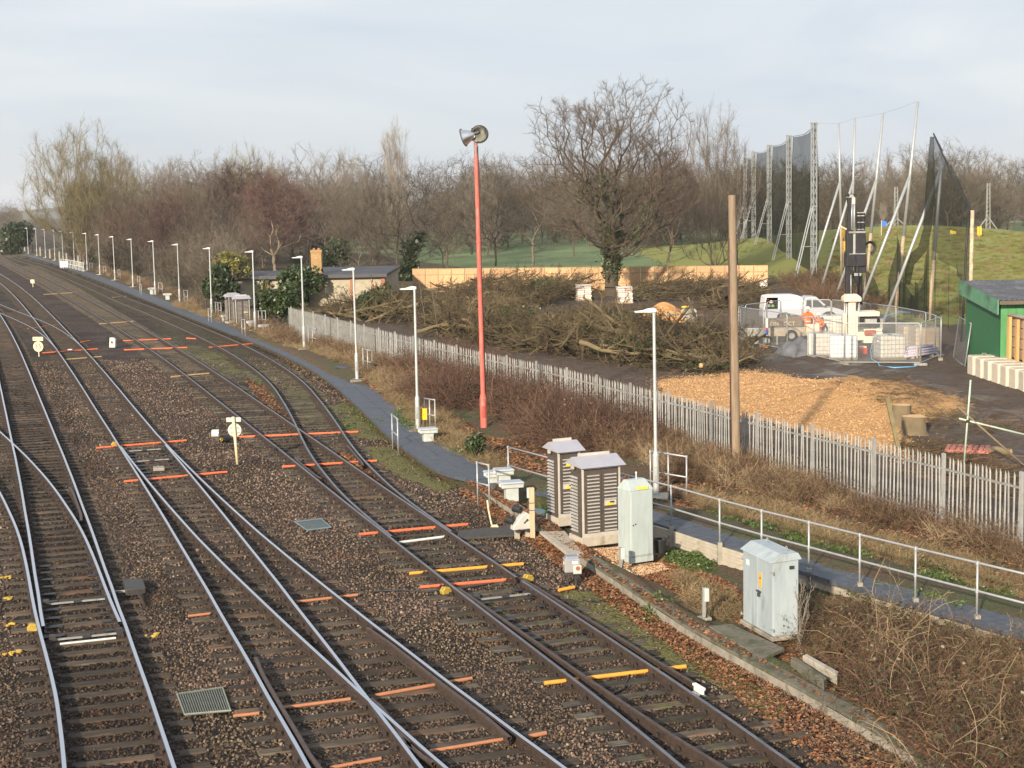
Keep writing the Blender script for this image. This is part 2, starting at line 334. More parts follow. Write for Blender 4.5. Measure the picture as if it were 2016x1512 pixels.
def ground_material():
    m = NT('ground_soil'); p = m.pos(); zA = m.n('ShaderNodeSeparateColor'); m.l(m.attr('zA'), zA.inputs[0]); zB = m.n('ShaderNodeSeparateColor'); m.l(m.attr('zB'), zB.inputs[0])
    n1 = m.noise(p, .55, 6, .6, .3); n2 = m.noise(p, 3.2, 6, .65); n3 = m.noise(p, 16, 5, .7)
    def msk(ch, amt=.55, lo=.42, hi=.62):
        k = m.math('ADD', ch, m.math('MULTIPLY', m.math('SUBTRACT', m.math('ADD', m.math('MULTIPLY', n2, .6), m.math('MULTIPLY', n1, .4)), .5), amt*2.4))
        return m.ramp(k, [(lo, (0, 0, 0, 1)), (hi, (1, 1, 1, 1))])
    litter = m.ramp(n3, [(.25, (.030, .022, .014)), (.45, (.080, .052, .030)), (.6, (.145, .092, .052)), (.8, (.24, .16, .095))])
    litter = m.mix(m.ramp(n1, [(.45, (0, 0, 0, 1)), (.62, (.75, .75, .75, 1))]), litter, m.ramp(n3, [(.3, (.03, .045, .015)), (.7, (.10, .13, .045))]))
    mud = m.ramp(m.math('ADD', m.math('MULTIPLY', n2, .6), m.math('MULTIPLY', n3, .4)), [(.32, (.035, .024, .017)), (.5, (.085, .060, .044)), (.7, (.155, .112, .082))])
    chip = m.ramp(n3, [(.28, (.22, .110, .040)), (.46, (.48, .27, .11)), (.68, (.70, .44, .21))])
    gr = m.mix(m.noise(p, .12, 4), m.ramp(n3, [(.3, (.175, .215, .045)), (.7, (.275, .305, .075))]), m.ramp(n2, [(.3, (.225, .225, .055)), (.75, (.34, .32, .100))]))
    gr = m.mix(m.ramp(m.noise(p, .22, 6, .7, 1.0), [(.60, (0, 0, 0, 1)), (.70, (.7, .7, .7, 1))]), gr, (.17, .135, .06))
    fld = m.ramp(m.noise(p, .05, 4), [(.35, (.130, .190, .075)), (.65, (.195, .255, .120))])
    wood = m.ramp(n2, [(.3, (.035, .026, .018)), (.7, (.08, .06, .04))])
    c = m.mix(msk(zA.outputs[0]), litter, mud); c = m.mix(msk(zB.outputs[2], .3), c, wood)
    c = m.mix(msk(zB.outputs[0], .25), c, fld); c = m.mix(msk(zA.outputs[2], .3), c, gr); c = m.mix(msk(zA.outputs[1], .75), c, chip)
    wet = m.math('MULTIPLY', msk(zA.outputs[0]), m.ramp(m.noise(p, .34, 5, .55, .8), [(.44, (0, 0, 0, 1)), (.58, (1, 1, 1, 1))]))
    wet = m.math('MULTIPLY', m.math('MULTIPLY', wet, zB.outputs[1]), m.math('SUBTRACT', 1.0, msk(zA.outputs[1], .75)))
    rough = m.math('SUBTRACT', .95, m.math('MULTIPLY', wet, .72))
    m.bump(m.math('ADD', m.math('MULTIPLY', n2, 1.0), m.math('MULTIPLY', n3, .8)), .75, .12)
    return m.out(c, rough, 0, .4)
def ballast_material():
    m = NT('ballast_bed'); p = m.pos(); z = m.n('ShaderNodeSeparateColor'); m.l(m.attr('zA'), z.inputs[0])
    vo = m.n('ShaderNodeTexVoronoi', Scale=17.0); m.l(p, vo.inputs['Vector']); vo2 = m.n('ShaderNodeTexVoronoi', Scale=8.0); m.l(p, vo2.inputs['Vector'])
    n1 = m.noise(p, .30, 4); n2 = m.noise(p, 2.2, 5, .6); n3 = m.noise(p, 14, 4, .6)
    sep = m.n('ShaderNodeSeparateColor'); m.l(vo.outputs['Color'], sep.inputs[0])
    st = m.ramp(sep.outputs[0], [(.05, (.026, .019, .013)), (.4, (.075, .055, .038)), (.75, (.15, .11, .077)), (.97, (.28, .22, .16))])
    pink = m.ramp(sep.outputs[1], [(.1, (.060, .042, .034)), (.5, (.135, .094, .075)), (.95, (.27, .19, .155))])
    c = m.mix(m.ramp(m.math('ADD', z.outputs[1], m.math('MULTIPLY', m.math('SUBTRACT', n2, .5), .6)), [(.3, (0, 0, 0, 1)), (.7, (1, 1, 1, 1))]), st, pink)
    c = m.mix(m.ramp(n1, [(.35, (1, 1, 1, 1)), (.65, (.62, .58, .55, 1))]), c, c, 'MULTIPLY')
    dk = m.ramp(m.math('ADD', z.outputs[0], m.math('MULTIPLY', m.math('SUBTRACT', n2, .5), .7)), [(.3, (1, 1, 1, 1)), (.75, (.34, .29, .26, 1))])
    c = m.mix(1.0, c, dk, 'MULTIPLY')
    mo = m.ramp(m.math('ADD', z.outputs[2], m.math('MULTIPLY', m.math('SUBTRACT', m.math('ADD', m.math('MULTIPLY', n2, .5), m.math('MULTIPLY', n3, .5)), .5), 1.7)), [(.46, (0, 0, 0, 1)), (.62, (1, 1, 1, 1))])
    c = m.mix(mo, c, m.ramp(n3, [(.3, (.075, .075, .018)), (.7, (.19, .18, .055))]))
    h = m.math('ADD', m.math('MULTIPLY', vo.outputs['Distance'], 1.0), m.math('MULTIPLY', vo2.outputs['Distance'], .5))
    m.bump(h, .9, .05)
    return m.out(c, .85, 0, .35)
def add_col(me, name, arr):
    a = me.color_attributes.new(name, 'FLOAT_COLOR', 'POINT'); a.data.foreach_set('color', np.asarray(arr, np.float32).ravel())
def grid_faces(nr, nc):
    i = np.arange(nr-1)[:, None]*nc + np.arange(nc-1)[None]
    return np.stack([i, i+1, i+nc+1, i+nc], -1).reshape(-1, 4)
CHIP_POLY = pxpoly([(1295, 752), (1400, 742), (1475, 733), (1545, 738), (1640, 776), (1702, 806), (1768, 850), (1815, 888), (1790, 905), (1640, 868), (1500, 835), (1390, 805), (1300, 778)], VZ)
def build_ground():
    ang = np.concatenate([np.linspace(-72, -24, 30), np.linspace(-23.7, 23.7, 300), np.linspace(24, 72, 30)]); tx = np.tan(np.radians(ang))
    yr = np.concatenate([np.linspace(-40, 11.5, 10), np.exp(np.linspace(np.log(12), np.log(200), 300)), np.exp(np.linspace(np.log(203), np.log(3400), 60))])
    Y, T = np.meshgrid(yr, tx, indexing='ij'); X = np.clip(T*np.maximum(Y, 12), -4800, 4800)
    Z = gz(X, Y)
    Vt = np.stack([X, Y, Z], -1).reshape(-1, 3); x, y = Vt[:, 0], Vt[:, 1]
    me = mesh_np('ground', Vt, grid_faces(len(yr), len(tx)), ground_material(), True)
    side = sstep((x-xfence(y)-.5)/1.2)*(y > 25)
    mud = side*(1-sstep((y-128)/10))*.72
    road = np.exp(-((x-np.interp(y, [45, 51, 57, 69, 84, 100, 115], [17.8, 17.3, 16.9, 15.7, 13.6, 9, 4]))/2.8)**2)*side*(y < 118)
    mud = np.clip(mud+.25*road, 0, 1)
    chip = in_poly(x, y, CHIP_POLY)*.75
    ch2 = np.exp(-(((x-13.0)/3.8)**2+((y-58.0)/6.0)**2)); chip = np.maximum(chip, .8*sstep(ch2*1.6))
    chip = np.maximum(chip, .62*np.exp(-(((x-11.6)/2.6)**2+((y-108)/4.0)**2)))
    golf = sstep((mound(x, y)-.02)/.25)*sstep((y-97)/6)*sstep((x-22)/7+ (y > 150))
    golf = np.maximum(golf, sstep((x-24)/2)*sstep((y-92)/6)*(y < 240))
    field = sstep((y-142)/8)*(1-sstep((y-420)/60))*sstep((x-xv(y)-24-.10*y)/8)
    woodf = sstep((y-330)/60)+sstep((-x+xv(y)-.2+ -1)/2)*0
    z = np.zeros_like(x); o = np.ones_like(x)
    add_col(me, 'zA', np.stack([mud, chip, golf, o], -1)); add_col(me, 'zB', np.stack([field*(golf < .5), np.clip(.12+road*1.1, 0, 1), np.clip(woodf, 0, 1), o], -1))
    ob = link('ground', me); tag(ob, kind='structure'); return ob
build_ground()
MOSS = [pxpoly(q) for q in ([(640, 800), (700, 785), (752, 838), (775, 872), (720, 866), (655, 852)], [(300, 628), (430, 672), (520, 735), (560, 790), (545, 800), (470, 765), (380, 705), (300, 660)], [(1080, 1165), (1200, 1162), (1300, 1232), (1440, 1310), (1570, 1405), (1530, 1440), (1400, 1350), (1240, 1275)], [(560, 760), (640, 770), (668, 835), (590, 835), (575, 800)], [(700, 880), (790, 880), (900, 950), (880, 975), (790, 940)], [(900, 1180), (960, 1175), (1010, 1215), (960, 1220)])]
LEAF = [pxpoly(q) for q in ([(930, 960), (1070, 1048), (1200, 1146), (1510, 1330), (1745, 1470), (1830, 1530), (1640, 1530), (1400, 1340), (1130, 1140), (960, 1010)], [(480, 745), (520, 760), (575, 830), (570, 850), (520, 800)], [(660, 890), (700, 900), (770, 965), (740, 955)])]
def zsum(polys, x, y):
    s = np.zeros(len(x))
    for q in polys: s = np.maximum(s, in_poly(x, y, q)*1.0)
    return s
def build_ballast():
    yr = np.exp(np.linspace(np.log(11.5), np.log(420), 420)); u = np.linspace(0, 1, 150)
    Y, U = np.meshgrid(yr, u, indexing='ij'); xl = -.62*Y-8; xr = xv(Y)+.12
    X = xl+(xr-xl)*U
    Z = .018*wob(X, Y, 1.3)+.012*wob(X+9, Y*1.3, 4.) - .16*sstep((X-xr+.35)/.35)*.25
    Vt = np.stack([X, Y, Z], -1).reshape(-1, 3); x, y = Vt[:, 0], Vt[:, 1]
    me = mesh_np('ballast', Vt, grid_faces(len(yr), len(u)), ballast_material(), True)
    dA = np.abs(x-rx('A', np.clip(y, 13, 419))); dark = .75*np.exp(-(dA/1.6)**2)
    for k, w in (('B', .2), ('C', .35), ('D', .3)): dark = np.maximum(dark, w*np.exp(-(np.abs(x-rx(k, np.clip(y, 13, 419)))/1.2)**2))
    dark = np.maximum(dark, .5*np.exp(-((x-5-(-(y-22)*.45))/2.)**2)*(y < 30))
    pk = np.exp(-((x-(rx('B', np.clip(y, 13, 419))+rx('C', np.clip(y, 13, 419)))/2)/1.6)**2)*sstep((y-34)/8)*.8
    moss = np.maximum(zsum(MOSS[:1]+MOSS[2:], x, y)*.66, zsum(MOSS[1:2], x, y)*.46) + .15*wob(x, y, .6)
    add_col(me, 'zA', np.stack([dark, pk, np.clip(moss, 0, 1), np.ones_like(x)], -1))
    o = link('ballast', me); tag(o, kind='structure')
build_ballast()
# ---- rails and sleepers
M_rust = mat('rail_rust', (.048, .031, .023), .75, 0, .4, 9, .3, 60, rand=.1)
M_bright = NT('rail_head_polished')
def _rb():
    m = M_bright; p = m.pos(); f = m.noise(p, 1.1, 4); m.out((.70, .71, .74), .22, 1.0); m.l(m.ramp(f, [(.3, (.16, .16, .16, 1)), (.7, (.34, .34, .34, 1))]), m.b.inputs['Roughness'])
    return m.m
M_bright = _rb()
M_dull = NT('rail_head_worn'); _n = M_dull.noise(M_dull.pos(), 2.0, 5); M_dull = M_dull.out(M_dull.ramp(_n, [(.3, (.17, .165, .18)), (.7, (.30, .295, .32))]), .40, .85)
M_rusthead = mat('rail_head_rusty', (.085, .060, .052), .6, .2, .3, 8)
_PROF = [(-.068, 0), (-.068, .012), (-.011, .030), (-.011, .112), (-.036, .126), (-.036, .155), (-.030, .162), (.030, .162), (.036, .155), (.036, .126), (.011, .112), (.011, .030), (.068, .012), (.068, 0)]
def rail_mesh(pts, dz, head):
    """pts: (n,2) plan polyline of the rail's centre line"""
    pts = np.asarray(pts); n = len(pts); t = np.gradient(pts, axis=0); t /= np.linalg.norm(t, axis=1)[:, None]
    nx = np.stack([t[:, 1], -t[:, 0]], -1); k = len(_PROF); V = np.zeros((n, k, 3))
    for j, (a, b) in enumerate(_PROF):
        V[:, j, :2] = pts+nx*a; V[:, j, 2] = RAILTOP-.162+b+dz
    F = []; mi = []
    i = np.arange(n-1)[:, None]*k
    for j in range(k-1):
        F.append(np.concatenate([i+j, i+k+j, i+k+j+1, i+j+1], 1)); mi.append(np.full(n-1, 1 if j == 6 else 0))
    me = mesh_np('rail', V.reshape(-1, 3), np.concatenate(F), [M_rust, head], False, np.concatenate(mi))
    return me
def off_line(route, side, y0, y1, extra=0.0, flare=0.0):
    ys = np.exp(np.linspace(np.log(y0), np.log(y1), max(8, int(1+260*np.log(y1/y0)/np.log(30))))); ys[0] = y0
    x = rx(route, ys); s = rslope(route, ys); L = np.sqrt(1+s*s)
    d = side*(.7525+extra)
    o = np.full(len(ys), d)
    if flare:
        e = np.minimum(np.arange(len(ys)), np.arange(len(ys))[::-1])/max(1, len(ys)/7.)
        o = d - side*flare*np.clip(1-e, 0, 1)
    return np.stack([x+o/L, ys-o*s/L], -1)
def add_rail(par, route, side, y0, y1, dz=0.0, head=None, extra=0.0, flare=0.0, name='rail'):
    return link(name, rail_mesh(off_line(route, side, y0, y1, extra, flare), dz, head or M_bright), par)
TOE = dict(A=29.6, B=52.6, D=37.2, E=32.0, X=89.6)
YN = 13.2
TRK = {}
TRK['A'] = empty('railway_track', P(240, 1512), 0, 'leftmost railway track with polished rails, dark sleepers and a turnout to the left', 'railway track')
TRK['B'] = empty('railway_track', P(800, 1512), 0, 'second railway track from the left, its polished rails splitting at the crossing in the foreground', 'railway track')
TRK['C'] = empty('railway_track', P(1450, 1512), 0, 'right-hand foreground track of dull brown rails with a cut rail end painted white', 'railway track')
TRK['D'] = empty('railway_track', P(640, 800), 0, 'curving siding track with mossy sleepers beside the blue-grey walkway', 'railway track')
for _t in TRK.values(): _t.location = (0, 0, 0)
add_rail(TRK['A'], 'AD', -1, YN, 60); add_rail(TRK['A'], 'A', 1, YN, 150, .001)
add_rail(TRK['A'], 'A', -1, TOE['A'], 150, .0035); add_rail(TRK['A'], 'AD', 1, TOE['A']-.3, 60, .002)
add_rail(TRK['A'], 'A', 1, 39.5, 44.5, -.004, M_rusthead, -.115, .05, 'check_rail')
add_rail(TRK['B'], 'B', -1, YN, 260); add_rail(TRK['B'], 'BD', 1, YN, 260, .001) if False else None
add_rail(TRK['B'], 'BD', 1, YN, TOE['B']+2, .001); add_rail(TRK['B'], 'B', 1, TOE['B']+2, 260, .001)
add_rail(TRK['B'], 'BD', -1, YN, TOE['B'], .0035); add_rail(TRK['B'], 'B', 1, YN, TOE['B']-.4, .002)
add_rail(TRK['B'], 'BD', 1, 22.3, 28.6, -.004, M_rusthead, -.115, .05, 'check_rail'); add_rail(TRK['B'], 'B', -1, 21.4, 27.2, -.004, M_rusthead, -.115, .05, 'check_rail')
add_rail(TRK['B'], 'BD', -1, 21.9, 24.3, -.010, M_rusthead, .112, .05, 'wing_rail'); add_rail(TRK['B'], 'B', 1, 21.9, 24.3, -.010, M_rusthead, .112, .05, 'wing_rail')
add_rail(TRK['B'], 'X', 1, TOE['X'], 190, .005); add_rail(TRK['B'], 'X', -1, TOE['X']+1.0, 190, .0065)
add_rail(TRK['C'], 'C', -1, YN, 400, 0, M_dull); add_rail(TRK['C'], 'E', -1, YN, TOE['E'], .004, M_rusthead)
add_rail(TRK['C'], 'C', 1, YN, TOE['E'], .002, M_dull)
_end = P(1380, 1354, RAILTOP).y
add_rail(TRK['C'], 'E', 1, _end, TOE['E']+.3, 0, M_rusthead); add_rail(TRK['C'], 'C', 1, TOE['E']+.3, TOE['D'], .001, M_dull)
add_rail(TRK['C'], 'C', 1, TOE['D'], 400, .005, M_dull)
add_rail(TRK['D'], 'D', 1, TOE['D'], 400, 0, M_dull); add_rail(TRK['D'], 'D', -1, TOE['D'], 400, .0025, M_dull)
add_rail(TRK['D'], 'D', 1, 47.3, 51.5, -.004, M_rusthead, -.115, .05, 'check_rail')
add_rail(TRK['C'], 'C', -1, 45.4, 49.4, -.004, M_rusthead, -.115, .05, 'check_rail')
M_white = mat('white_paint', (.78, .77, .73), .55, 0, .08, 6)
def white_end():
    me = rail_mesh(off_line('E', 1, _end-.30, _end), .0015, M_white); me.materials[0] = M_white
    V = [v.co.copy() for v in me.vertices]
    o = link('painted_rail_end', me, TRK['C'])
    mb = MB(); k = len(_PROF); mb.quad(*[tuple(v) for v in V[:k]]); mb.build('rail_end_face', M_white, o)
white_end()
def sleeper_mesh(mt):
    mb = MB(); e = .018; hx, hy, hz = .5, .125, .075
    vs = []
    for z, q in ((-hz, 0), (hz-e, 0), (hz, e)):
        for sx, sy in ((-1, -1), (1, -1), (1, 1), (-1, 1)): vs.append((sx*(hx-q*.4), sy*(hy-q), z))
    fs = [(0+i, (i+1) % 4, 4+(i+1) % 4, 4+i) for i in range(4)]+[(4+i, 4+(i+1) % 4, 8+(i+1) % 4, 8+i) for i in range(4)]+[(8, 9, 10, 11)]
    mb.add(vs, fs); return mb.mesh('sleeper', mt)
def sleeper_mat(name, a, b, moss=0.0):
    m = NT(name); v = m.coord('Object'); mp = m.n('ShaderNodeMapping', Scale=(3.0, 22.0, 22.0)); m.l(v, mp.inputs['Vector'])
    r = m.n('ShaderNodeObjectInfo').outputs['Random']
    f = m.noise(mp.outputs[0], 1.6, 6, .65); g = m.noise(m.pos(), 1.3, 5, .6)
    c = m.ramp(f, [(.3, c4(a, .55)), (.5, a), (.72, b)])
    c = m.mix(m.ramp(g, [(.42, (0, 0, 0, 1)), (.62, (.8, .8, .8, 1))]), c, (.040, .030, .023))
    c = m.mix(m.ramp(m.noise(m.pos(), .8, 4, .6), [(.56, (0, 0, 0, 1)), (.70, (.75, .75, .75, 1))]), c, (.155, .080, .042))
    if moss: c = m.mix(m.ramp(m.noise(m.pos(), 3.1, 5, .7), [(.56-.1*moss, (0, 0, 0, 1)), (.66, (.8, .8, .8, 1))]), c, (.09, .10, .03))
    h = m.n('ShaderNodeHueSaturation'); m.l(c, h.inputs['Color']); m.l(m.math('ADD', m.math('MULTIPLY', r, .8), .6), h.inputs['Value'])
    m.bump(f, .6, .012); return m.out(h.outputs[0], .85, 0, .3)
M_slpA = sleeper_mat('sleeper_timber_brown', (.082, .063, .046), (.165, .132, .096))
M_slpC = sleeper_mat('sleeper_timber_grey', (.082, .069, .055), (.185, .165, .138), .3)
M_slpD = sleeper_mat('sleeper_timber_mossy', (.078, .068, .053), (.150, .136, .108), .9)
SLP = []          # (x, y, ux, uy, length)
YS_IND = 78.0
def lay(track, main, others, y0, y1, mt, spacing=.68, skip=None, half=1.28):
    me = sleeper_mesh(mt); y = y0; far = []; chairs = []
    while y < y1:
        s = float(rslope(main, y)); L = math.hypot(1, s); x = float(rx(main, y)); n = Vector((1/L, -s/L))
        lo, hi = -half, half; ok = not (skip and skip(y)); rails = [-.7525, .7525]
        for k in others:
            o = float(rx(k, y)-rx(main, y))/L
            if abs(o) < 2.55: lo, hi = min(lo, o-half), max(hi, o+half); rails += [o-.7525, o+.7525]
        if ok:
            c = Vector((x, y))+n*((lo+hi)/2); ln = (hi-lo)+random.uniform(-.12, .12)
            a = math.atan2(n.y, n.x)+random.uniform(-.02, .02); z = -.045+random.uniform(-.012, .008)
            SLP.append((c.x, c.y, math.cos(a), math.sin(a), ln))
            if y < YS_IND:
                o_ = link('sleeper', me, track, (c.x, c.y, z), (random.uniform(-.02, .02), random.uniform(-.004, .004), a)); o_.scale = (ln, random.uniform(.92, 1.08), 1)
            else: far.append((c.x, c.y, z, a, ln))
            if y < 105:
                done = []
                for q in rails:
                    if all(abs(q-w) > .2 for w in done): done.append(q); chairs.append((x+n.x*q, y+n.y*q, a))
        y += spacing*random.uniform(.97, 1.03)/L
    if far:
        mb = MB()
        for (x, y, z, a, ln) in far: mb.box((x, y, z), (ln, .25, .15), rz=a)
        o_ = mb.build('distant_sleepers', mt, track); o_['kind'] = 'stuff'
    mb = MB()
    for (x, y, a) in chairs:
        R = Rz(a)
        mb.box((x, y, .034), (.36, .17, .022), M=R)
        for sd in (-1, 1):
            c = Vector((x, y, 0))+R @ Vector((sd*.095, 0, .066)); mb.box(c, (.075, .10, .075), M=R, tap=.6)
            c = Vector((x, y, 0))+R @ Vector((sd*.15, .05*sd, .062)); mb.cyl(c, c+Vector((0, 0, .03)), .016, n=5)
    o_ = mb.build('rail_chairs', M_chair, track); o_['kind'] = 'stuff'
M_chair = mat('chair_iron', (.038, .026, .020), .8, 0, .4, 14, rand=0)
lay(TRK['A'], 'A', ['AD'], YN, 140, M_slpA)
lay(TRK['A'], 'AD', [], 30, 60, M_slpA, skip=lambda y: abs(float(rx('AD', y)-rx('A', y)))/1.06 < 2.55)
lay(TRK['B'], 'B', ['BD', 'X'], YN, 240, M_slpA)
lay(TRK['C'], 'C', ['D', 'E'], YN, 330, M_slpC)
lay(TRK['D'], 'D', [], 38, 330, M_slpD, skip=lambda y: abs(float(rx('D', y)-rx('C', y)))/1.06 < 2.55)
SLP = np.array(SLP)
# ================================================================== WALKWAY, TROUGH, FENCES, BUILDINGS
def polyline(pts, step):
    """resample a 3-D polyline at about even steps; returns points (n,3)"""
    pts = np.asarray(pts, float); d = np.concatenate([[0], np.cumsum(np.linalg.norm(np.diff(pts[:, :2], axis=0), axis=1))])
    n = max(2, int(round(d[-1]/step))+1); q = np.linspace(0, d[-1], n)
    return np.stack([np.interp(q, d, pts[:, i]) for i in range(3)], -1)
def normals2(p):
    t = np.gradient(p[:, :2], axis=0); t /= np.linalg.norm(t, axis=1)[:, None]
    return np.stack([t[:, 1], -t[:, 0]], -1)
def smooth_line(p, k=2):
    p = np.array(p, float)
    for _ in range(k): p[1:-1] = .25*p[:-2]+.5*p[1:-1]+.25*p[2:]
    return p
M_tile = mat('walkway_tile', (.066, .077, .098), .62, 0, .3, 6, .3, 90, stain=(.11, .115, .13), samt=.35, sscale=1.2)
M_conc = mat('concrete', (.30, .275, .23), .85, 0, .2, 5, .4, 50, stain=(.12, .11, .08), samt=.45, sscale=3)
M_concD = mat('concrete_mossy', (.150, .138, .105), .9, 0, .25, 5, .5, 40, stain=(.065, .07, .035), samt=.6, sscale=2.5)
M_concL = mat('concrete_pale', (.42, .38, .31), .85, 0, .15, 5, .3, 50, stain=(.22, .19, .14), samt=.35, sscale=3)
M_galv = mat('galvanised_steel', (.42, .44, .45), .5, .45, .12, 8, .1, 60)
M_galvW = mat('galvanised_weathered', (.335, .34, .33), .65, .25, .22, 3.0, .1, 60, stain=(.21, .20, .17), samt=.4, sscale=4, rand=.14)
def build_walkway():
    far = np.array([[*P(a, b, .16)] for a, b in [(40, 502), (100, 518), (160, 540), (230, 568), (300, 597), (400, 638), (504, 679), (554, 701), (604, 726), (654, 759), (691, 794), (721, 821), (744, 846), (774, 874), (804, 899), (850, 929)]])
    far = smooth_line(polyline(far, 1.0), 6); far[:, :2] += normals2(far)*.0
    nn = normals2(far); sgn = -1 if nn[0, 0] < 0 else 1; far[:, :2] += nn*sgn*(.42+.32*sstep((far[:, 1]-42.5)/4)-.10*sstep((far[:, 1]-75)/20))[:, None]
    near = np.array([[*P(a, b, z)] for a, b, z in [(925, 944, .2), (975, 951, .24), (1032, 957, .28), (1083, 964, .32), (1180, 987, .4), (1290, 1017, .45), (1358, 1039, .45), (1458, 1070, .45), (1560, 1104, .45), (1660, 1137, .45), (1790, 1174, .45), (1950, 1217, .45), (2016, 1235, .45), (2200, 1290, .45)]])
    c = smooth_line(polyline(np.concatenate([far, near]), .95), 4)
    c[:, 2] = np.maximum(c[:, 2], VZ+.065)
    nn = normals2(c); HW = .40+.32*sstep((c[:, 1]-42.5)/4)-.10*sstep((c[:, 1]-75)/20)
    root = empty('walkway', (0, 0, 0)); root['kind'] = 'structure'; strip = MB(); cnt = 0
    for i in range(len(c)-1):
        a, b, na, nb = c[i], c[i+1], nn[i], nn[i+1]; hw = HW[i]; hb = HW[i+1]
        if a[1] < 98 and cnt < 280:
            for s0, s1, t0, t1 in ((-hw, -.008, -hb, -.008), (.008, hw, .008, hb)):
                dz = random.uniform(-.006, .006); e = .008
                t = (b-a)/np.linalg.norm(b-a)
                q = [(*(a[:2]+na*s0+t[:2]*e), a[2]), (*(b[:2]+nb*t0-t[:2]*e), b[2]), (*(b[:2]+nb*t1-t[:2]*e), b[2]), (*(a[:2]+na*s1+t[:2]*e), a[2])]
                mb = MB(); mb.add([(x, y, z+dz) for x, y, z in q]+[(x, y, z-.09) for x, y, z in q], [(0, 1, 2, 3), (0, 4, 5, 1), (1, 5, 6, 2), (2, 6, 7, 3), (3, 7, 4, 0)])
                mb.build('walkway_panel', M_tile, root); cnt += 1
        else:
            q = [(*(a[:2]-na*hw), a[2]), (*(b[:2]-nb*hw), b[2]), (*(b[:2]+nb*hw), b[2]), (*(a[:2]+na*hw), a[2])]
            strip.add([(x, y, z) for x, y, z in q]+[(x, y, z-.12) for x, y, z in q], [(0, 1, 2, 3), (0, 4, 5, 1), (2, 6, 7, 3)])
    o = strip.build('distant_walkway_strip', M_tile, root); o['kind'] = 'stuff'
    return c
WALK = build_walkway()
def build_trough():
    pts = np.array([[*P(a, b, .24)] for a, b in [(945, 958), (989, 988), (1040, 1018), (1062, 1034), (1107, 1070), (1188, 1122), (1283, 1190), (1358, 1236), (1433, 1281), (1512, 1318), (1587, 1360), (1662, 1405), (1737, 1447), (1830, 1500), (1900, 1540)]])
    c = smooth_line(polyline(pts, .92), 3); nn = normals2(c); sg = 1 if nn[0, 0] > 0 else -1; nn = nn*sg; c[:, :2] += nn*.17
    root = empty('cable_trough', (0, 0, 0), 0, 'line of concrete cable trough lids between the track and the cabinets', 'cable trough')
    wall = MB(); wall2 = MB()
    for i in range(len(c)-1):
        a, b, na, nb = c[i], c[i+1], nn[i], nn[i+1]; t = (b-a)[:2]/np.linalg.norm((b-a)[:2])
        dz = random.uniform(-.012, .012); j = random.uniform(-.012, .012); hw = .155
        q = [(*(a[:2]+na*(s*hw+j)+t*.008), .225+dz) for s in (-1, 1)]+[(*(b[:2]+nb*(s*hw+j)-t*.008), .225+dz) for s in (1, -1)]
        mb = MB(); mb.add([tuple(v) for v in q]+[(x, y, z-.05) for x, y, z in q], [(3, 2, 1, 0), (0, 1, 5, 4), (1, 2, 6, 5), (2, 3, 7, 6), (3, 0, 4, 7)])
        mb.build('trough_lid', M_concD if i > 5 else M_conc, root, bev=.006)
        for s in (-1, 1):
            q = [(*(a[:2]+na*(s*.142)), .17), (*(b[:2]+nb*(s*.142)), .17), (*(b[:2]+nb*(s*.142)), -.1), (*(a[:2]+na*(s*.142)), -.1)]
            (wall if s < 0 else wall2).quad(*q)
    wall.build('trough_wall', M_conc, root); wall2.build('trough_wall', M_conc, root)
build_trough()
def slab(name, px, z, mt, label, cat, th=.06, bev=.01):
    q = [P(a, b, z) for a, b in px]; c = sum(q, Vector())/len(q); n = len(q)
    mb = MB(); mb.add([v-c for v in q]+[v-c-Vector((0, 0, th)) for v in q], [tuple(range(n)), ]+[(i, n+i, n+(i+1) % n, (i+1) % n) for i in range(n)])
    o = mb.build(name, mt, None, c, bev=bev); tag(o, label, cat); return o
slab('concrete_slab', [(1062, 1046), (1120, 1092), (1150, 1090), (1112, 1045)][::-1], .262, M_concL, 'pale concrete slab at the foot of the louvred cabinets', 'slab')
slab('concrete_slab', [(1395, 1232), (1440, 1228), (1545, 1275), (1500, 1296)][::-1], .262, M_concD, 'dark mossy concrete slab in front of the big grey cabinet', 'slab')
slab('concrete_kerb', [(1556, 1297), (1566, 1293), (1628, 1334), (1622, 1340)][::-1], .36, M_concD, 'mossy concrete kerb piece in fallen leaves, nearer of the two', 'kerb', .16)
slab('concrete_kerb', [(1580, 1290), (1588, 1287), (1651, 1322), (1648, 1330)][::-1], .36, M_concL, 'pale concrete kerb piece in fallen leaves, farther of the two', 'kerb', .16)
slab('rubber_mat', [(894, 1060), (905, 1045), (1010, 1032), (1020, 1052)][::-1], .09, mat('rubber_mat', (.055, .052, .048), .8, 0, .3, 6, .4, 40), 'dark mat between the rail and the ground signal', 'mat', .05)
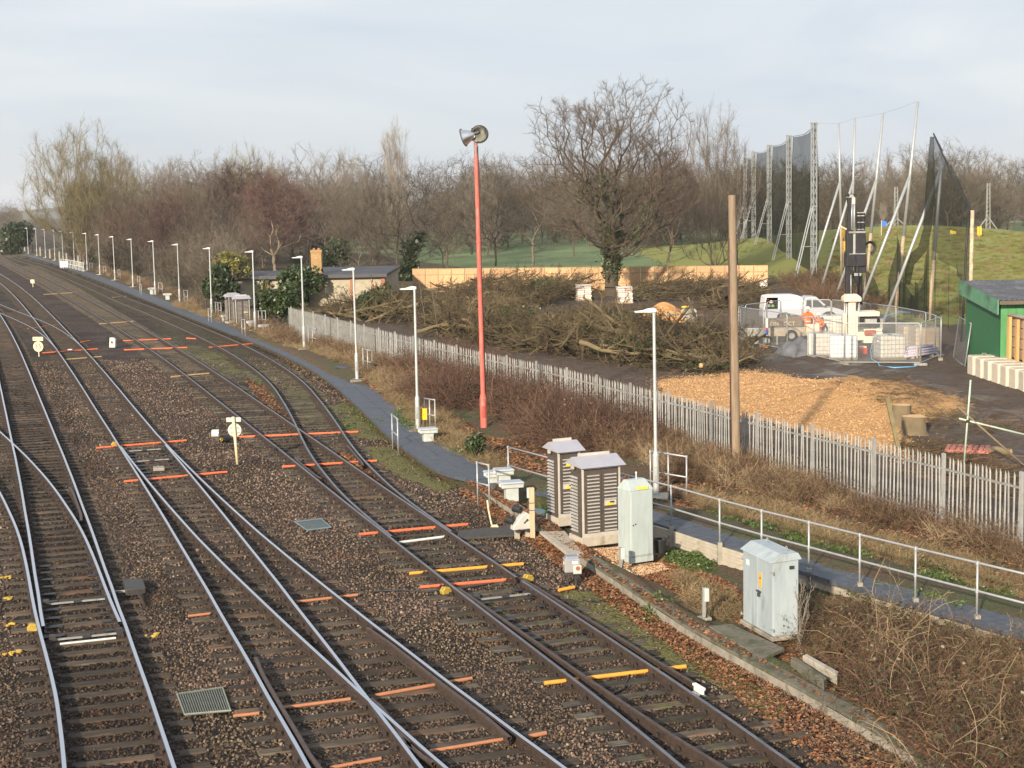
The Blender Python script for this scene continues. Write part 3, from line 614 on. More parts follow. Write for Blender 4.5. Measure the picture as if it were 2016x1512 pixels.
# ---- palisade fence
def build_palisade():
    pts = [(*p, 0) for p in _FW]; c = smooth_line(polyline(np.array(pts)[::-1], .5), 8); c = polyline(c, .157)
    z = np.full(len(c), VZ)
    nn = normals2(c); root = empty('palisade_fence', (c[0, 0], c[0, 1], z[0]), 0, 'grey galvanised palisade fence between the railway and the cleared site', 'fence')
    root.location = (0, 0, 0)
    mb = MB(); H = FENCE_H; w = .033
    prof = [(-w, 0), (-.012, .016), (.012, .016), (w, 0)]; vs = []; 
    for zz in (0.02, H-.09): vs += [(x, -y, zz) for x, y in prof]
    vs += [(-w*.2, -.008, H), (w*.2, -.008, H)]
    mb.add(vs, [(0, 1, 5, 4), (1, 2, 6, 5), (2, 3, 7, 6), (4, 5, 8), (5, 6, 9, 8), (6, 7, 9)]); pale = mb.mesh('pale', M_galvW)
    far = MB(); n = 0; post = MB(); post.box((0, 0, (H+.1)/2), (.10, .055, H+.1)); post.box((0, 0, H+.105), (.085, .045, .01)); pm = post.mesh('fence_post', M_galvW)
    gap = set(range(0, 0))
    for i in range(len(c)):
        a = math.atan2(nn[i, 1], nn[i, 0])+math.pi/2; x, y = c[i, :2]
        if math.cos(a) < 0: a += math.pi
        if 505 < i < 512: continue
        if i % 18 == 3:
            link('fence_post', pm, root, (x, y, z[i]-.05), (random.uniform(-.01, .01), random.uniform(-.01, .01), a)); continue
        if n < 296:
            o = link('pale', pale, root, (x-math.sin(-a)*-.03, y-.03*math.cos(a), z[i]+random.uniform(-.015, .015)), (random.uniform(-.02, .02), random.uniform(-.015, .015), a)); n += 1
        else:
            M = Rz(a); b = Vector((x, y-.03, z[i])); far.add([b+M @ Vector(v) for v in vs], [(0, 1, 5, 4), (1, 2, 6, 5), (2, 3, 7, 6), (4, 5, 8), (5, 6, 9, 8), (6, 7, 9)])
    o = far.build('distant_pales', M_galvW, root); o['kind'] = 'stuff'
    for i0 in range(3, len(c)-1, 18):
        i1 = min(i0+18, len(c)-1)
        if i0 < 512 and i1 > 505 and False: continue
        for hh in (.28, H-.32):
            a, b = Vector((*c[i0, :2], z[i0]+hh)), Vector((*c[i1, :2], z[i1]+hh)); d = (b-a); M = Rz(math.atan2(d.y, d.x))
            q = MB(); q.box((0, .012, 0), (d.length, .008, .05), M=M); q.box((0, .03, .022), (d.length, .04, .006), M=M); q.build('fence_rail', M_galvW, root, (a+b)/2)
    return c, z
FENCE_C, FENCE_Z = build_palisade()
# ---- retaining boards and long handrail along the walkway
def build_retaining():
    root = empty('retaining_wall', (0, 0, 0), 0, 'low wall of pale concrete gravel boards holding up the walkway', 'wall')
    tp = smooth_line(polyline(np.array([[*P(a, b, .42)] for a, b in [(1180, 1004), (1289, 1032), (1398, 1069), (1458, 1089), (1562, 1117), (1634, 1138), (1794, 1184), (1950, 1226), (2100, 1268)]]), .5), 8)
    nn = normals2(tp); d = np.concatenate([[0], np.cumsum(np.linalg.norm(np.diff(tp[:, :2], axis=0), axis=1))])
    def at(s): return Vector((np.interp(s, d, tp[:, 0]), np.interp(s, d, tp[:, 1]), 0))
    posts = []
    for a, b in [(1224, 1013), (1333, 1047), (1408, 1073), (1490, 1098), (1582, 1122), (1689, 1154), (1809, 1188), (1942, 1224)]:
        w = P(a, b, .42); posts.append(float(d[np.argmin((tp[:, 0]-w.x)**2+(tp[:, 1]-w.y)**2)]))
    posts.append(posts[-1]+2.4)
    for s in posts:
        p = at(s); mb = MB(); mb.box((0, -.02, .22), (.11, .13, .60), tap=.9); mb.build('post', M_conc, root, p+Vector((0, -.06, 0)), bev=.008)
    for s0, s1 in zip(posts[:-1], posts[1:]):
        a, b = at(s0), at(s1); t = b-a; M = Rz(math.atan2(t.y, t.x))
        for k in range(3):
            mb = MB(); mb.box((0, 0, 0), (t.length-.1, .05, .142), M=M); mb.box(M @ Vector((0, -.028, .045)), (t.length-.12, .012, .03), M=M); mb.build('gravel_board', M_concL, root, (a+b)/2+Vector((0, 0, .05+.147*k)), bev=.006)
    hr = empty('handrail', (0, 0, 0), 0, 'long galvanised two-rail handrail running along the raised walkway', 'handrail')
    top = []
    e0 = [(P(1000, 932+50, .25)), P(1083, 1003, .25)]
    for s in posts: top.append(at(s)+Vector((0, 0, .42)))
    line = [P(1000, 880, 1.32)*1.0, P(1083, 902, 1.36), P(1150, 915, 1.40)]
    allp = [Vector((v.x, v.y, v.z)) for v in line]+[v+Vector((0, -.04, 1.06)) for v in top]
    for i, v in enumerate(allp):
        zb = .15 if i < 3 else .40
        mb = MB(); mb.cyl((0, 0, zb), (0, 0, v.z), .022, n=8); mb.build('post', M_galv, hr, (v.x, v.y, 0), smooth=True)
        [MB().cyl((0, 0, z0), (0, 0, z1), rr_, n=8).build('rail_fitting', M_galv, hr, (v.x, v.y, 0)) for z0, z1, rr_ in ((v.z-.035, v.z+.03, .034), (v.z-.56, v.z-.49, .034), (zb, zb+.02, .06))]
    for dz in (0, -.525):
        mb = MB(); mb.tube([v+Vector((0, 0, dz)) for v in allp], .022, 8); mb.build('rail', M_galv, hr, smooth=True)
    return allp
build_retaining()
# ---- flat-roofed building with chimney
M_felt = mat('roofing_felt', (.055, .058, .070), .75, 0, .3, .8, .2, 8, stain=(.10, .105, .12), samt=.4, sscale=.6)
M_dash = mat('pebbledash', (.40, .36, .27), .95, 0, .12, 3, .6, 60, stain=(.20, .17, .12), samt=.35, sscale=.5)
def brick_mat(name, a, b, mort, sc=1.0):
    m = NT(name); v = m.coord('Object'); mp = m.n('ShaderNodeMapping', Rotation=(math.pi/2, 0, 0)); m.l(v, mp.inputs['Vector'])
    br = m.n('ShaderNodeTexBrick', Color1=c4(a), Color2=c4(b), Mortar=c4(mort), Scale=1.0); br.inputs['Brick Width'].default_value = .225*sc; br.inputs['Row Height'].default_value = .075*sc; br.inputs['Mortar Size'].default_value = .008
    m.l(mp.outputs[0], br.inputs['Vector']); m.bump(br.outputs['Fac'], .3, -.01)
    return m.out(m.mix(.35, br.outputs['Color'], m.ramp(m.noise(v, 2, 5), [(.3, (.3, .3, .3, 1)), (.7, (1, 1, 1, 1))]), 'MULTIPLY'), .9)
M_brickY = brick_mat('yellow_brick', (.46, .28, .115), (.40, .235, .09), (.36, .27, .16)); M_brickR = brick_mat('red_brick', (.42, .16, .075), (.34, .12, .06), (.36, .28, .2))
def build_house():
    d0, d1 = 125.0, 141.0; L = PD(522, 560, d0).x; R = PD(758, 560, d0).x; mid = PD(615, 560, d0).x
    root = empty('flat_roofed_building', (L, d0, .1), 0, 'low flat-roofed pebbledash building with a yellow brick chimney', 'building')
    W_ = R-L; z = 2.42
    mb = MB(); mb.box((W_/2, (d1-d0)/2, z/2), (W_-.1, d1-d0-.1, z)); mb.build('wall', M_dash, root)
    for x in (.18, 7.0): q = MB(); q.box((x, -.0, z/2), (.32, .16, z-.02)); q.build('brick_pier', M_brickR, root)
    q = MB(); q.box((W_-.16, 0, z/2), (.34, .16, z-.02)); q.build('brick_pier', M_brickR, root)
    for x in (3.6, 8.6): q = MB(); q.box((x, -.06, z/2), (.07, .04, z-.1)); q.build('drainpipe', M_galvW, root)
    q = MB(); q.box((W_-.95, -.055, 1.75), (.42, .03, .5)); q.build('wall_panel', mat('panel_peach', (.55, .36, .22), .8), root)
    ro = MB(); ro.box((W_/2-.1, (d1-d0)/2, z+.12), (W_+.55, d1-d0+.9, .2)); r_ = ro.build('roof', M_felt, root, bev=.03)
    q = MB(); q.box((W_/2-.1, -.46, z+.10), (W_+.6, .04, .26)); q.build('fascia', mat('fascia_dark', (.06, .06, .065), .6), r_)
    q = MB(); q.box((-2.2, 7, z/2+.05), (3.6, 12, z-.25)); q.build('annex_wall', M_dash, root)
    q = MB(); q.box((-2.3, 7, z+.02), (4.4, 13, .16)); q.build('annex_roof', M_felt, root, bev=.03)
    q = MB(); q.lathe([(.0, .16), (.1, .13), (.14, .0)], (W_*.43, 3, z+.22), 8); q.build('roof_vent', M_galv, r_, smooth=True)
    ch = MB(); cx = PD(624.5, 552, 128).x-L; ch.box((cx, 3.2, z+.2+.86), (.86, .86, 1.75)); c_ = ch.build('chimney', M_brickY, r_)
    q = MB(); q.box((cx, 3.2, z+.2+1.84), (.94, .94, .22)); q.build('chimney_crown', M_brickY, c_)
    for k in (-.2, .2): q = MB(); q.cyl((cx+k, 3.2, z+2.1), (cx+k, 3.2, z+2.3), .12, .1, 10); q.build('chimney_pot', M_brickR, c_, smooth=False)
    q = MB(); q.lathe([(0, .06), (.07, .04), (.10, 0)], (cx, 2.77, z+1.45), 10, Rx(math.pi/2)); q.build('alarm_box', mat('alarm_pink', (.62, .30, .24), .5), c_, smooth=True)
build_house()
# ---- plywood hoarding
def ply_mat():
    m = NT('plywood'); v = m.coord('Object'); r = m.n('ShaderNodeObjectInfo').outputs['Random']
    mp = m.n('ShaderNodeMapping', Scale=(4, 4, .7)); m.l(v, mp.inputs['Vector'])
    c = m.ramp(m.noise(mp.outputs[0], 2.5, 5), [(.3, (.46, .275, .14)), (.7, (.62, .40, .22))])
    h = m.n('ShaderNodeHueSaturation'); m.l(c, h.inputs['Color']); m.l(m.math('ADD', m.math('MULTIPLY', r, .42), .76), h.inputs['Value']); return m.out(h.outputs[0], .8)
M_ply = ply_mat()
def build_hoarding():
    a = PD(812, 560, 143); b = PD(1512, 580, 135.5); a.z = b.z = .15; t = b-a; n = 26; w = t.length/n; M = Rz(math.atan2(t.y, t.x))
    root = empty('plywood_hoarding', a, math.atan2(t.y, t.x), 'long orange plywood hoarding across the back of the cleared site', 'hoarding')
    me = MB(); me.box((0, 0, 1.08), (w-.045, .02, 2.16)); pm = me.mesh('panel', M_ply)
    for i in range(n): link('panel', pm, root, (w*(i+.5), random.uniform(-.012, .012), random.uniform(-.03, .03)))
    for zz in (.75, 1.65): q = MB(); q.box((t.length/2, -.035, zz), (t.length, .04, .05)); q.build('rail', mat('hoarding_rail_%d' % int(zz*100), (.42, .25, .13), .8), root)
    q = MB(); q.box((t.length/2, 0, 2.19), (t.length, .09, .04)); q.build('capping', M_ply, root)
    g = MB(); g.box((t.length-.35, -.25, .45), (.62, .2, .95)); g.build('notice_board', M_white, root)
build_hoarding()
# ---- green shed, timber screen, concrete blocks
M_green = mat('green_cladding_dark', (.020, .125, .050), .6, 0, .1, 3, rand=0); M_greenL = mat('green_cladding', (.075, .26, .10), .6, 0, .12, 3, stain=(.05, .16, .07), samt=.3)
M_greenM = mat('green_bargeboard', (.10, .27, .16), .55, 0, .15, 4, stain=(.05, .09, .06), samt=.45, sscale=1.2)
M_roofsh = mat('shed_roof', (.080, .078, .085), .55, .1, .3, 2, stain=(.17, .175, .19), samt=.5, sscale=1.5)
def build_shed():
    n_ = P(1961, 741, VZ); f_ = P(1911, 719, VZ); X0 = (n_.x+f_.x)/2; y0, y1 = n_.y, f_.y+.4; zn, zf = 3.35, 3.78
    root = empty('green_shed', (X0, y0, VZ), 0, 'green metal-clad shed with a corrugated mono-pitch roof at the right edge', 'shed')
    D = y1-y0; Wd = 16.0
    mb = MB(); mb.add([(0, 0, 0), (0, D, 0), (0, D, zf), (0, 0, zn)], [(0, 3, 2, 1)]); mb.add([(Wd, 0, 0), (Wd, D, 0), (Wd, D, zf), (Wd, 0, zn), (0, D, 0), (0, D, zf)], [(0, 1, 2, 3), (4, 5, 2, 1)]); mb.build('side_wall', M_green, root)
    q = MB(); k = 0; x = .0
    while x < Wd: q.box((x+.17, -.005, zn/2), (.30, .03, zn)); q.box((x+.335, -.02, zn/2), (.035, .06, zn)); x += .35
    q.build('front_wall', M_greenL, root)
    r = MB(); nx = 70; xs = np.linspace(-.25, Wd+.3, nx*2+1); vs = []
    for i, xx in enumerate(xs):
        dz = .03 if i % 2 else -.0
        vs += [(xx, -.45, zn-.01+dz), (xx, D+.3, zf+.12+dz)]
    r.add(vs, [(2*i, 2*i+2, 2*i+3, 2*i+1) for i in range(len(xs)-1)])
    ro = r.build('roof', M_roofsh, root)
    q = MB(); q.add([(-.28, -.5, zn-.62), (-.28, -.5, zn+.02), (-.28, D+.3, zf+.16), (-.28, D+.3, zf-.48)], [(0, 1, 2, 3)]); q.add([(-.22, -.5, zn-.62), (-.22, -.5, zn+.02), (-.22, D+.3, zf+.16), (-.22, D+.3, zf-.48)], [(3, 2, 1, 0)]); q.add([(-.28, -.5, zn-.62), (-.28, -.5, zn+.02), (-.22, -.5, zn+.02), (-.22, -.5, zn-.62)], [(3, 2, 1, 0)]); q.build('bargeboard', M_greenM, ro)
    g = MB(); g.box((Wd/2, -.52, zn-.10), (Wd+.4, .14, .17)); g.build('gutter', mat('gutter_brown', (.13, .10, .075), .5), ro, bev=.02)
build_shed()
M_timb = mat('new_timber', (.60, .34, .13), .75, 0, .18, 3, .2, 30, rand=.12, stretch=(8, 8, 1))
def build_screen():
    a = P(1968, 752, .2); root = empty('timber_screen', (0, 0, 0), 0, 'screen of thick orange timber posts behind the concrete blocks', 'timber screen')
    x0 = 21.55; pm = MB(); pm.box((0, 0, .9), (.12, .26, 1.95)); me = pm.mesh('timber_post', M_timb)
    for i in range(9): link('timber_post', me, root, (x0+.02*i, 67.8-.98*i, .95+random.uniform(-.04, .04)), (0, 0, random.uniform(-.06, .06)))
    for i, zz in enumerate((1.3, 1.75, 2.2, 2.65)): q = MB(); q.box((x0+.14+.08, 64, zz), (.05, 9.0, .40)); q.build('board', mat('screen_board_%d' % i, (.40, .30, .24), .85, 0, .2, 3), root)
    q = MB(); q.box((x0+.18, 64, 2.93), (.28, 9.2, .06)); q.build('capping', mat('screen_cap', (.42, .33, .28), .8), root)
build_screen()
def build_blocks():
    mb = MB(); mb.box((0, 0, .44), (1.25, .82, .88)); me = mb.mesh('concrete_block', mat('block_concrete', (.56, .50, .41), .85, 0, .12, 3, .3, 30, stain=(.34, .29, .22), samt=.35, sscale=1.8))
    lk = MB(); lk.tube([(-.12, 0, .86), (-.08, 0, .97), (.08, 0, .97), (.12, 0, .86)], .018, 6); lm = lk.mesh('lifting_eye', M_galvW)
    ords = ['farthest', 'second farthest', 'third farthest', 'fourth farthest', 'fifth farthest', 'sixth farthest', 'seventh farthest', 'nearest']
    for i in range(8):
        o = link('concrete_block', me, None, (20.95+.03*i, 68.3-1.06*i, VZ-.05), (0, 0, random.uniform(-.05, .05)))
        tag(o, ords[i]+' pale concrete block in the row before the timber screen', 'concrete block', 'row of concrete blocks'); link('lifting_eye', lm, o)
        b = o.modifiers.new('bevel', 'BEVEL'); b.width = .05; b.segments = 1
build_blocks()
# ================================================================== TREES
def unit(a): return a/np.maximum(np.linalg.norm(a, axis=-1, keepdims=True), 1e-9)
def grow(st, dr, ln, r, nseg, wander, trop, taper, g):
    N = len(st); pts = np.zeros((N, nseg+1, 3)); pts[:, 0] = st; d = unit(dr)
    for i in range(nseg):
        d = unit(d + g.normal(size=(N, 3))*wander + np.array([0, 0, trop])); pts[:, i+1] = pts[:, i]+d*(ln/nseg)[:, None]
    rad = r[:, None]*np.linspace(1, taper, nseg+1)[None]
    return pts, rad
def kids(pts, rad, ln, k, t0, t1, ang, ratio, rr, g, tipshort=.55):
    N, S1, _ = pts.shape; S = S1-1
    t = t0+(t1-t0)*(np.arange(k)[None]+g.uniform(0, 1, (N, k)))/k
    q = t*S; i = np.clip(q.astype(int), 0, S-1); f = (q-i)[..., None]
    n = np.arange(N)[:, None]
    pos = pts[n, i]*(1-f)+pts[n, i+1]*f; d = unit(pts[n, i+1]-pts[n, i])
    per = unit(np.cross(d, g.normal(size=(N, k, 3)))); a = np.radians(g.uniform(ang[0], ang[1], (N, k)))[..., None]
    nd = d*np.cos(a)+per*np.sin(a)
    L = ln[:, None]*ratio*(1-tipshort*t)*g.uniform(.65, 1.25, (N, k)); R = (rad[n, i]*(1-f[..., 0])+rad[n, i+1]*f[..., 0])*rr*g.uniform(.75, 1.1, (N, k))
    return pos.reshape(-1, 3), nd.reshape(-1, 3), L.ravel(), R.ravel()
def tubes(pts, rad, k):
    N, S1, _ = pts.shape; t = unit(np.gradient(pts, axis=1)); a = unit(np.cross(t[:, :1], np.array([.3, .5, .81]))+1e-6)
    x = unit(a-t*(a*t).sum(-1, keepdims=True)); y = np.cross(t, x)
    th = np.arange(k)*2*np.pi/k
    V = pts[:, :, None]+rad[:, :, None, None]*(np.cos(th)[:, None]*x[:, :, None]+np.sin(th)[:, None]*y[:, :, None])
    b = (np.arange(N)*S1*k)[:, None, None]+(np.arange(S1-1)*k)[None, :, None]; j = np.arange(k)[None, None]
    F = np.stack([b+j, b+(j+1) % k, b+k+(j+1) % k, b+k+j], -1).reshape(-1, 4)
    return V.reshape(-1, 3), F
def ribbons(pts, rad, g):
    N, S1, _ = pts.shape; d = unit(pts[:, -1]-pts[:, 0]); s = unit(np.cross(d, g.normal(size=(N, 3))))[:, None]
    V = np.stack([pts-s*rad[..., None], pts+s*rad[..., None]], 2).reshape(-1, 3)
    b = (np.arange(N)*S1*2)[:, None]+(np.arange(S1-1)*2)[None]
    return V, np.stack([b, b+1, b+3, b+2], -1).reshape(-1, 4)
def join(parts):
    V = []; F = []; n = 0
    for v, f in parts: V.append(v); F.append(f+n); n += len(v)
    return np.concatenate(V), np.concatenate(F)
def tree_meshes(name, seed, H, r0, spec, nstem=1, lean=0.0, trunk=.75, twig_r=.013, clear=0.0, tw=.05):
    """spec: list of (k, t0, angle range, length ratio, radius ratio, nseg, wander, tropism, sides)"""
    g = np.random.default_rng(seed); st = np.zeros((nstem, 3)); st[:, :2] = g.normal(size=(nstem, 2))*(.12*H/10 if nstem > 1 else 0)
    dr = np.array([[0, 0, 1.]])+g.normal(size=(nstem, 3))*([lean, lean, 0]); ln = np.full(nstem, H*trunk)*g.uniform(.75 if nstem > 1 else 1, 1, nstem); r = np.full(nstem, r0)
    pts, rad = grow(st, dr, ln, r, 9, tw, .04, .35, g)
    wood = [tubes(pts, rad, 8)]; tw_ = []; info = (pts, rad)
    for lev, (k, t0, ang, ratio, rr, nseg, wander, trop, sides) in enumerate(spec):
        s, d, L, R = kids(pts, rad, ln, k, t0, 1.0, ang, ratio, rr, g); R = np.maximum(R, twig_r)
        pts, rad = grow(s, d, L, R, nseg, wander, trop, .4, g); ln = L
        if sides: (wood if lev < 2 else tw_).append(tubes(pts, rad, sides))
        else: tw_.append(ribbons(pts, rad, g))
    V, F = join(wood); V2, F2 = join(tw_)
    return (V, F), (V2, F2), info
def bark(name, col, rand=.12, moss=None):
    return mat(name, col, .9, 0, .3, 1.5, .4, 10, stain=moss, samt=.4, sscale=.5, rand=rand)
M_bk = bark('bark_brown', (.095, .075, .055), .15, (.10, .105, .045)); M_bk2 = bark('bark_grey', (.15, .125, .095), .15, (.12, .12, .06)); M_birch = bark('bark_birch', (.42, .34, .24), .1, (.12, .09, .07))
def twigmat(name, col, rand=.3):
    m = NT(name); r = m.n('ShaderNodeObjectInfo').outputs['Random']; c = m.ramp(m.noise(m.coord('Object'), .35, 3), [(.3, c4(col, .72)), (.7, c4(col, 1.3))])
    h = m.n('ShaderNodeHueSaturation'); m.l(c, h.inputs['Color']); m.l(m.math('ADD', m.math('MULTIPLY', r, 2*rand), 1-rand), h.inputs['Value']); return m.out(h.outputs[0], .85, 0, .25)
T_brown = twigmat('twigs_brown', (0.118, 0.098, 0.074)); T_red = twigmat('twigs_red', (0.110, 0.068, 0.058)); T_pink = twigmat('twigs_pinkish', (0.155, 0.128, 0.103)); T_olive = twigmat('twigs_olive', (0.185, 0.158, 0.084)); T_pale = twigmat('twigs_pale', (0.215, 0.186, 0.152)); T_dark = twigmat('twigs_dark', (0.060, 0.052, 0.040)); T_oak = twigmat('twigs_oak', (.105, .080, .060), 0)
TWIGS = dict(brown=T_brown, red=T_red, pink=T_pink, olive=T_olive, pale=T_pale, dark=T_dark)
# ivy / evergreen leaves
def leaf_mat(name, a, b):
    m = NT(name); c = m.ramp(m.noise(m.pos(), 2.3, 4, .7), [(.3, c4(a)), (.7, c4(b))]); m.b.inputs['Subsurface Weight'].default_value = 0
    return m.out(c, .45, 0, .5)
L_ivy = leaf_mat('ivy_leaf', (.014, .030, .008), (.060, .090, .024)); L_dark = leaf_mat('evergreen_leaf', (.012, .024, .010), (.045, .070, .022)); L_yel = leaf_mat('yellow_green_leaf', (.10, .105, .018), (.26, .24, .05)); L_brown = leaf_mat('dead_leaf', (.09, .035, .018), (.22, .10, .05))
def leaf_quads(cent, size, g):
    n = len(cent); a = unit(g.normal(size=(n, 3))); b = unit(np.cross(a, g.normal(size=(n, 3)))); s = (size*g.uniform(.6, 1.3, n))[:, None]
    V = np.stack([cent-a*s-b*s*.5, cent+a*s*.1-b*s*.75, cent+a*s, cent+a*s*.1+b*s*.75], 1).reshape(-1, 3)
    return V, np.arange(4*n).reshape(-1, 4)
def along(pts, n, g, spread):
    """random points hugging a set of polylines (N,S+1,3)"""
    N, S1, _ = pts.shape; i = g.integers(0, N, n); q = g.uniform(0, S1-1.001, n); j = q.astype(int); f = (q-j)[:, None]
    return pts[i, j]*(1-f)+pts[i, j+1]*f+g.normal(size=(n, 3))*spread
def sc_tree(seed, H, zc, R, Rz, N, fork, rtip, twk, twl, twr, aniso=1.0, w=.30, nstem=1, power=2.25, shell=.45, droop=0.0, lean=(0, 0), step=.9, up=.25, gn=.12, sub=3, trk=1.0):
    """grow a branching skeleton through points that fill a crown volume; returns (wood, twigs, info)"""
    g = np.random.default_rng(seed); k = 7; nodes = []; par = []; plen = []
    for s in range(nstem):
        o = g.normal(size=2)*(.18 if nstem > 1 else 0)*R*.3; ln = g.normal(size=2)*(.10 if nstem > 1 else .015)
        for i in range(k+1):
            z = fork*i/k; nodes.append((o[0]+(ln[0]+lean[0])*z+g.normal()*.03*(i > 0), o[1]+(ln[1]+lean[1])*z+g.normal()*.03*(i > 0), z)); par.append(-1 if i == 0 else len(nodes)-2); plen.append(z)
    pts = unit(g.normal(size=(N*2, 3)))*(g.uniform(0, 1, N*2)**shell)[:, None]; lump = 1+.12*np.sin(pts[:, 0]*5+seed)*np.sin(pts[:, 1]*6+1)+.12*np.sin(pts[:, 2]*7+pts[:, 0]*4)
    pts = pts*lump[:, None]*[R, R, Rz]+[lean[0]*zc, lean[1]*zc, zc]; pts = pts[pts[:, 2] > fork*.55][:N]
    top = np.array(nodes[k]); pts = pts[np.argsort(np.linalg.norm((pts-top)*[1, 1, .8], axis=1))]
    M = len(nodes)+3*len(pts)+10; A = np.full((M, 3), 1e6); L = np.zeros(M); n = len(nodes); A[:n] = nodes; L[:n] = plen; L[:n][A[:n, 2] < fork*.5] = 60; sc = np.array([1, 1, aniso])
    for p in pts:
        d = np.linalg.norm((A[:n]-p)*sc, axis=1); dn = np.maximum(0, A[:n, 2]-p[2])*.9
        j = int(np.argmin(d+w*L[:n]+dn)); v = p-A[j]; ds = np.linalg.norm(v); m = max(1, min(3, int(ds/step)))
        for q in range(1, m+1):
            t = q/m; b = A[j]*0; pos = A[j0]+v*t if False else (A[j]+v/(m-q+1) if q == 1 else A[n-1]+(p-A[n-1])/(m-q+1))
            if q < m: pos = pos+g.normal(size=3)*gn*ds*.6+[0, 0, -.05*ds]
            A[n] = pos; par.append(j if q == 1 else n-1); L[n] = L[par[n]]+np.linalg.norm(pos-A[par[n]]); n += 1
    A = A[:n].copy(); par = np.array(par)
    for _ in range(2):
        cs = np.zeros((n, 3)); cn = np.zeros(n); ok = par >= 0; np.add.at(cs, par[ok], A[ok]); np.add.at(cn, par[ok], 1); mv = ok & (cn > 0) & (np.arange(n) >= (k+1)*nstem); A[mv] = .5*A[mv]+.25*A[par[mv]]+.25*cs[mv]/cn[mv][:, None]
    r = np.zeros(n); ch = np.zeros(n, int); np.add.at(ch, par[par >= 0], 1)
    acc = np.where(ch == 0, rtip**power, 0.0)
    for i in range(n-1, -1, -1):
        r[i] = max(acc[i], rtip**power)**(1/power)
        if par[i] >= 0: acc[par[i]] += r[i]**power
    r[:(k+1)*nstem] *= trk
    e = np.where(par >= 0)[0]; a, b = A[par[e]], A[e]; ra, rb = np.minimum(r[par[e]], r[e]*1.5), r[e]
    P2 = np.stack([a, b], 1); R2 = np.stack([ra, rb], 1); big = rb > rtip*3.2
    wood = [tubes(P2[big], R2[big], 6)]; tw_ = [tubes(P2[~big], R2[~big], 3)]
    # twigs
    small = e[rb < rtip*2.2]; base = np.repeat(small, twk); dirv = unit(A[base]-A[par[base]]); nb = len(base); t = g.uniform(0, 1, nb)[:, None]
    st = A[par[base]]*(1-t)+A[base]*t; dr = dirv+g.normal(size=(nb, 3))*.55+[0, 0, up]; ln = twl*g.uniform(.5, 1.3, nb)
    tp, tr = grow(st, dr, ln, np.full(nb, twr), 2, .12, droop, .5, g); tw_.append(ribbons(tp, tr, g))
    if sub: s2, d2, l2, r2 = kids(tp, tr, ln, sub, .15, 1, (25, 60), .55, .8, g); q2, w2 = grow(s2, d2, l2, np.full(len(l2), twr*.8), 1, .15, droop, .5, g); tw_.append(ribbons(q2, w2, g))
    lp = np.array([np.stack([A[par[i]], A[i]]) for i in e[rb > rtip*5]]) if (rb > rtip*5).any() else P2[:5]
    return join(wood), join(tw_), (lp, r)
# ---- tree prototypes
SP_gen = [(20, .22, (35, 62), .46, .50, 5, .13, .10, 5), (8, .2, (30, 60), .46, .5, 4, .16, .06, 4), (7, .15, (28, 60), .5, .5, 3, .2, .05, 3), (9, .1, (25, 60), .55, .6, 2, .2, .04, 0)]
SP_up = [(26, .12, (14, 30), .42, .45, 5, .08, .20, 5), (9, .15, (16, 34), .42, .5, 4, .10, .16, 4), (7, .15, (18, 36), .5, .5, 3, .12, .12, 3), (8, .1, (18, 40), .55, .6, 2, .12, .1, 0)]
SP_birch = [(24, .25, (30, 50), .36, .45, 5, .12, .05, 5), (8, .2, (30, 55), .48, .5, 4, .16, -.03, 4), (8, .1, (25, 55), .55, .5, 3, .2, -.08, 3), (10, .1, (20, 55), .6, .6, 2, .2, -.08, 0)]
SP_scrub = [(7, .15, (20, 50), .42, .55, 4, .16, .05, 4), (7, .1, (25, 60), .5, .6, 3, .2, .03, 3), (7, .05, (25, 65), .6, .7, 2, .25, .0, 0)]
PROTO = {}
def mk(name, seed, H, r0, spec, **kw):
    a, b, info = tree_meshes(name, seed, H, r0, spec, **kw)
    PROTO[name] = (mesh_np(name+'_trunk', *a, M_bk, True), mesh_np(name+'_crown', *b, T_brown), H, info)
def mk2(name, H, *a, **kw):
    x, y, info = sc_tree(*a, **kw); PROTO[name] = (mesh_np(name+'_trunk', *x, M_bk, True), mesh_np(name+'_crown', *y, T_brown), H, info)
mk2('gen1', 14.3, 11, 14, 8.4, 5.3, 5.9, 620, 3.4, .012, 5, .85, .0085, gn=.16)
mk2('gen2', 14.2, 23, 14, 8.0, 5.6, 6.2, 620, 2.6, .012, 5, .85, .0085, nstem=2, gn=.18, aniso=.85)
mk2('up1', 16.3, 31, 16, 8.6, 2.2, 7.8, 420, 2.2, .011, 8, 1.1, .008, aniso=.32, up=.8, w=.12, gn=.03)
mk2('up2', 16.3, 37, 16, 8.8, 4.2, 7.6, 640, 1.6, .011, 8, 1.1, .008, aniso=.34, up=.8, w=.14, gn=.03, nstem=3)
mk2('birch1', 13.3, 41, 13, 8.2, 4.4, 5.2, 700, 2.8, .011, 10, .95, .010, nstem=2, up=.1, droop=-.06, aniso=.8, gn=.14)
mk('scrub1', 51, 6, .05, SP_scrub, nstem=12, lean=.35, trunk=.8, tw=.09, twig_r=.009); mk('scrub2', 57, 6, .05, SP_scrub, nstem=14, lean=.45, trunk=.75, tw=.12, twig_r=.009)
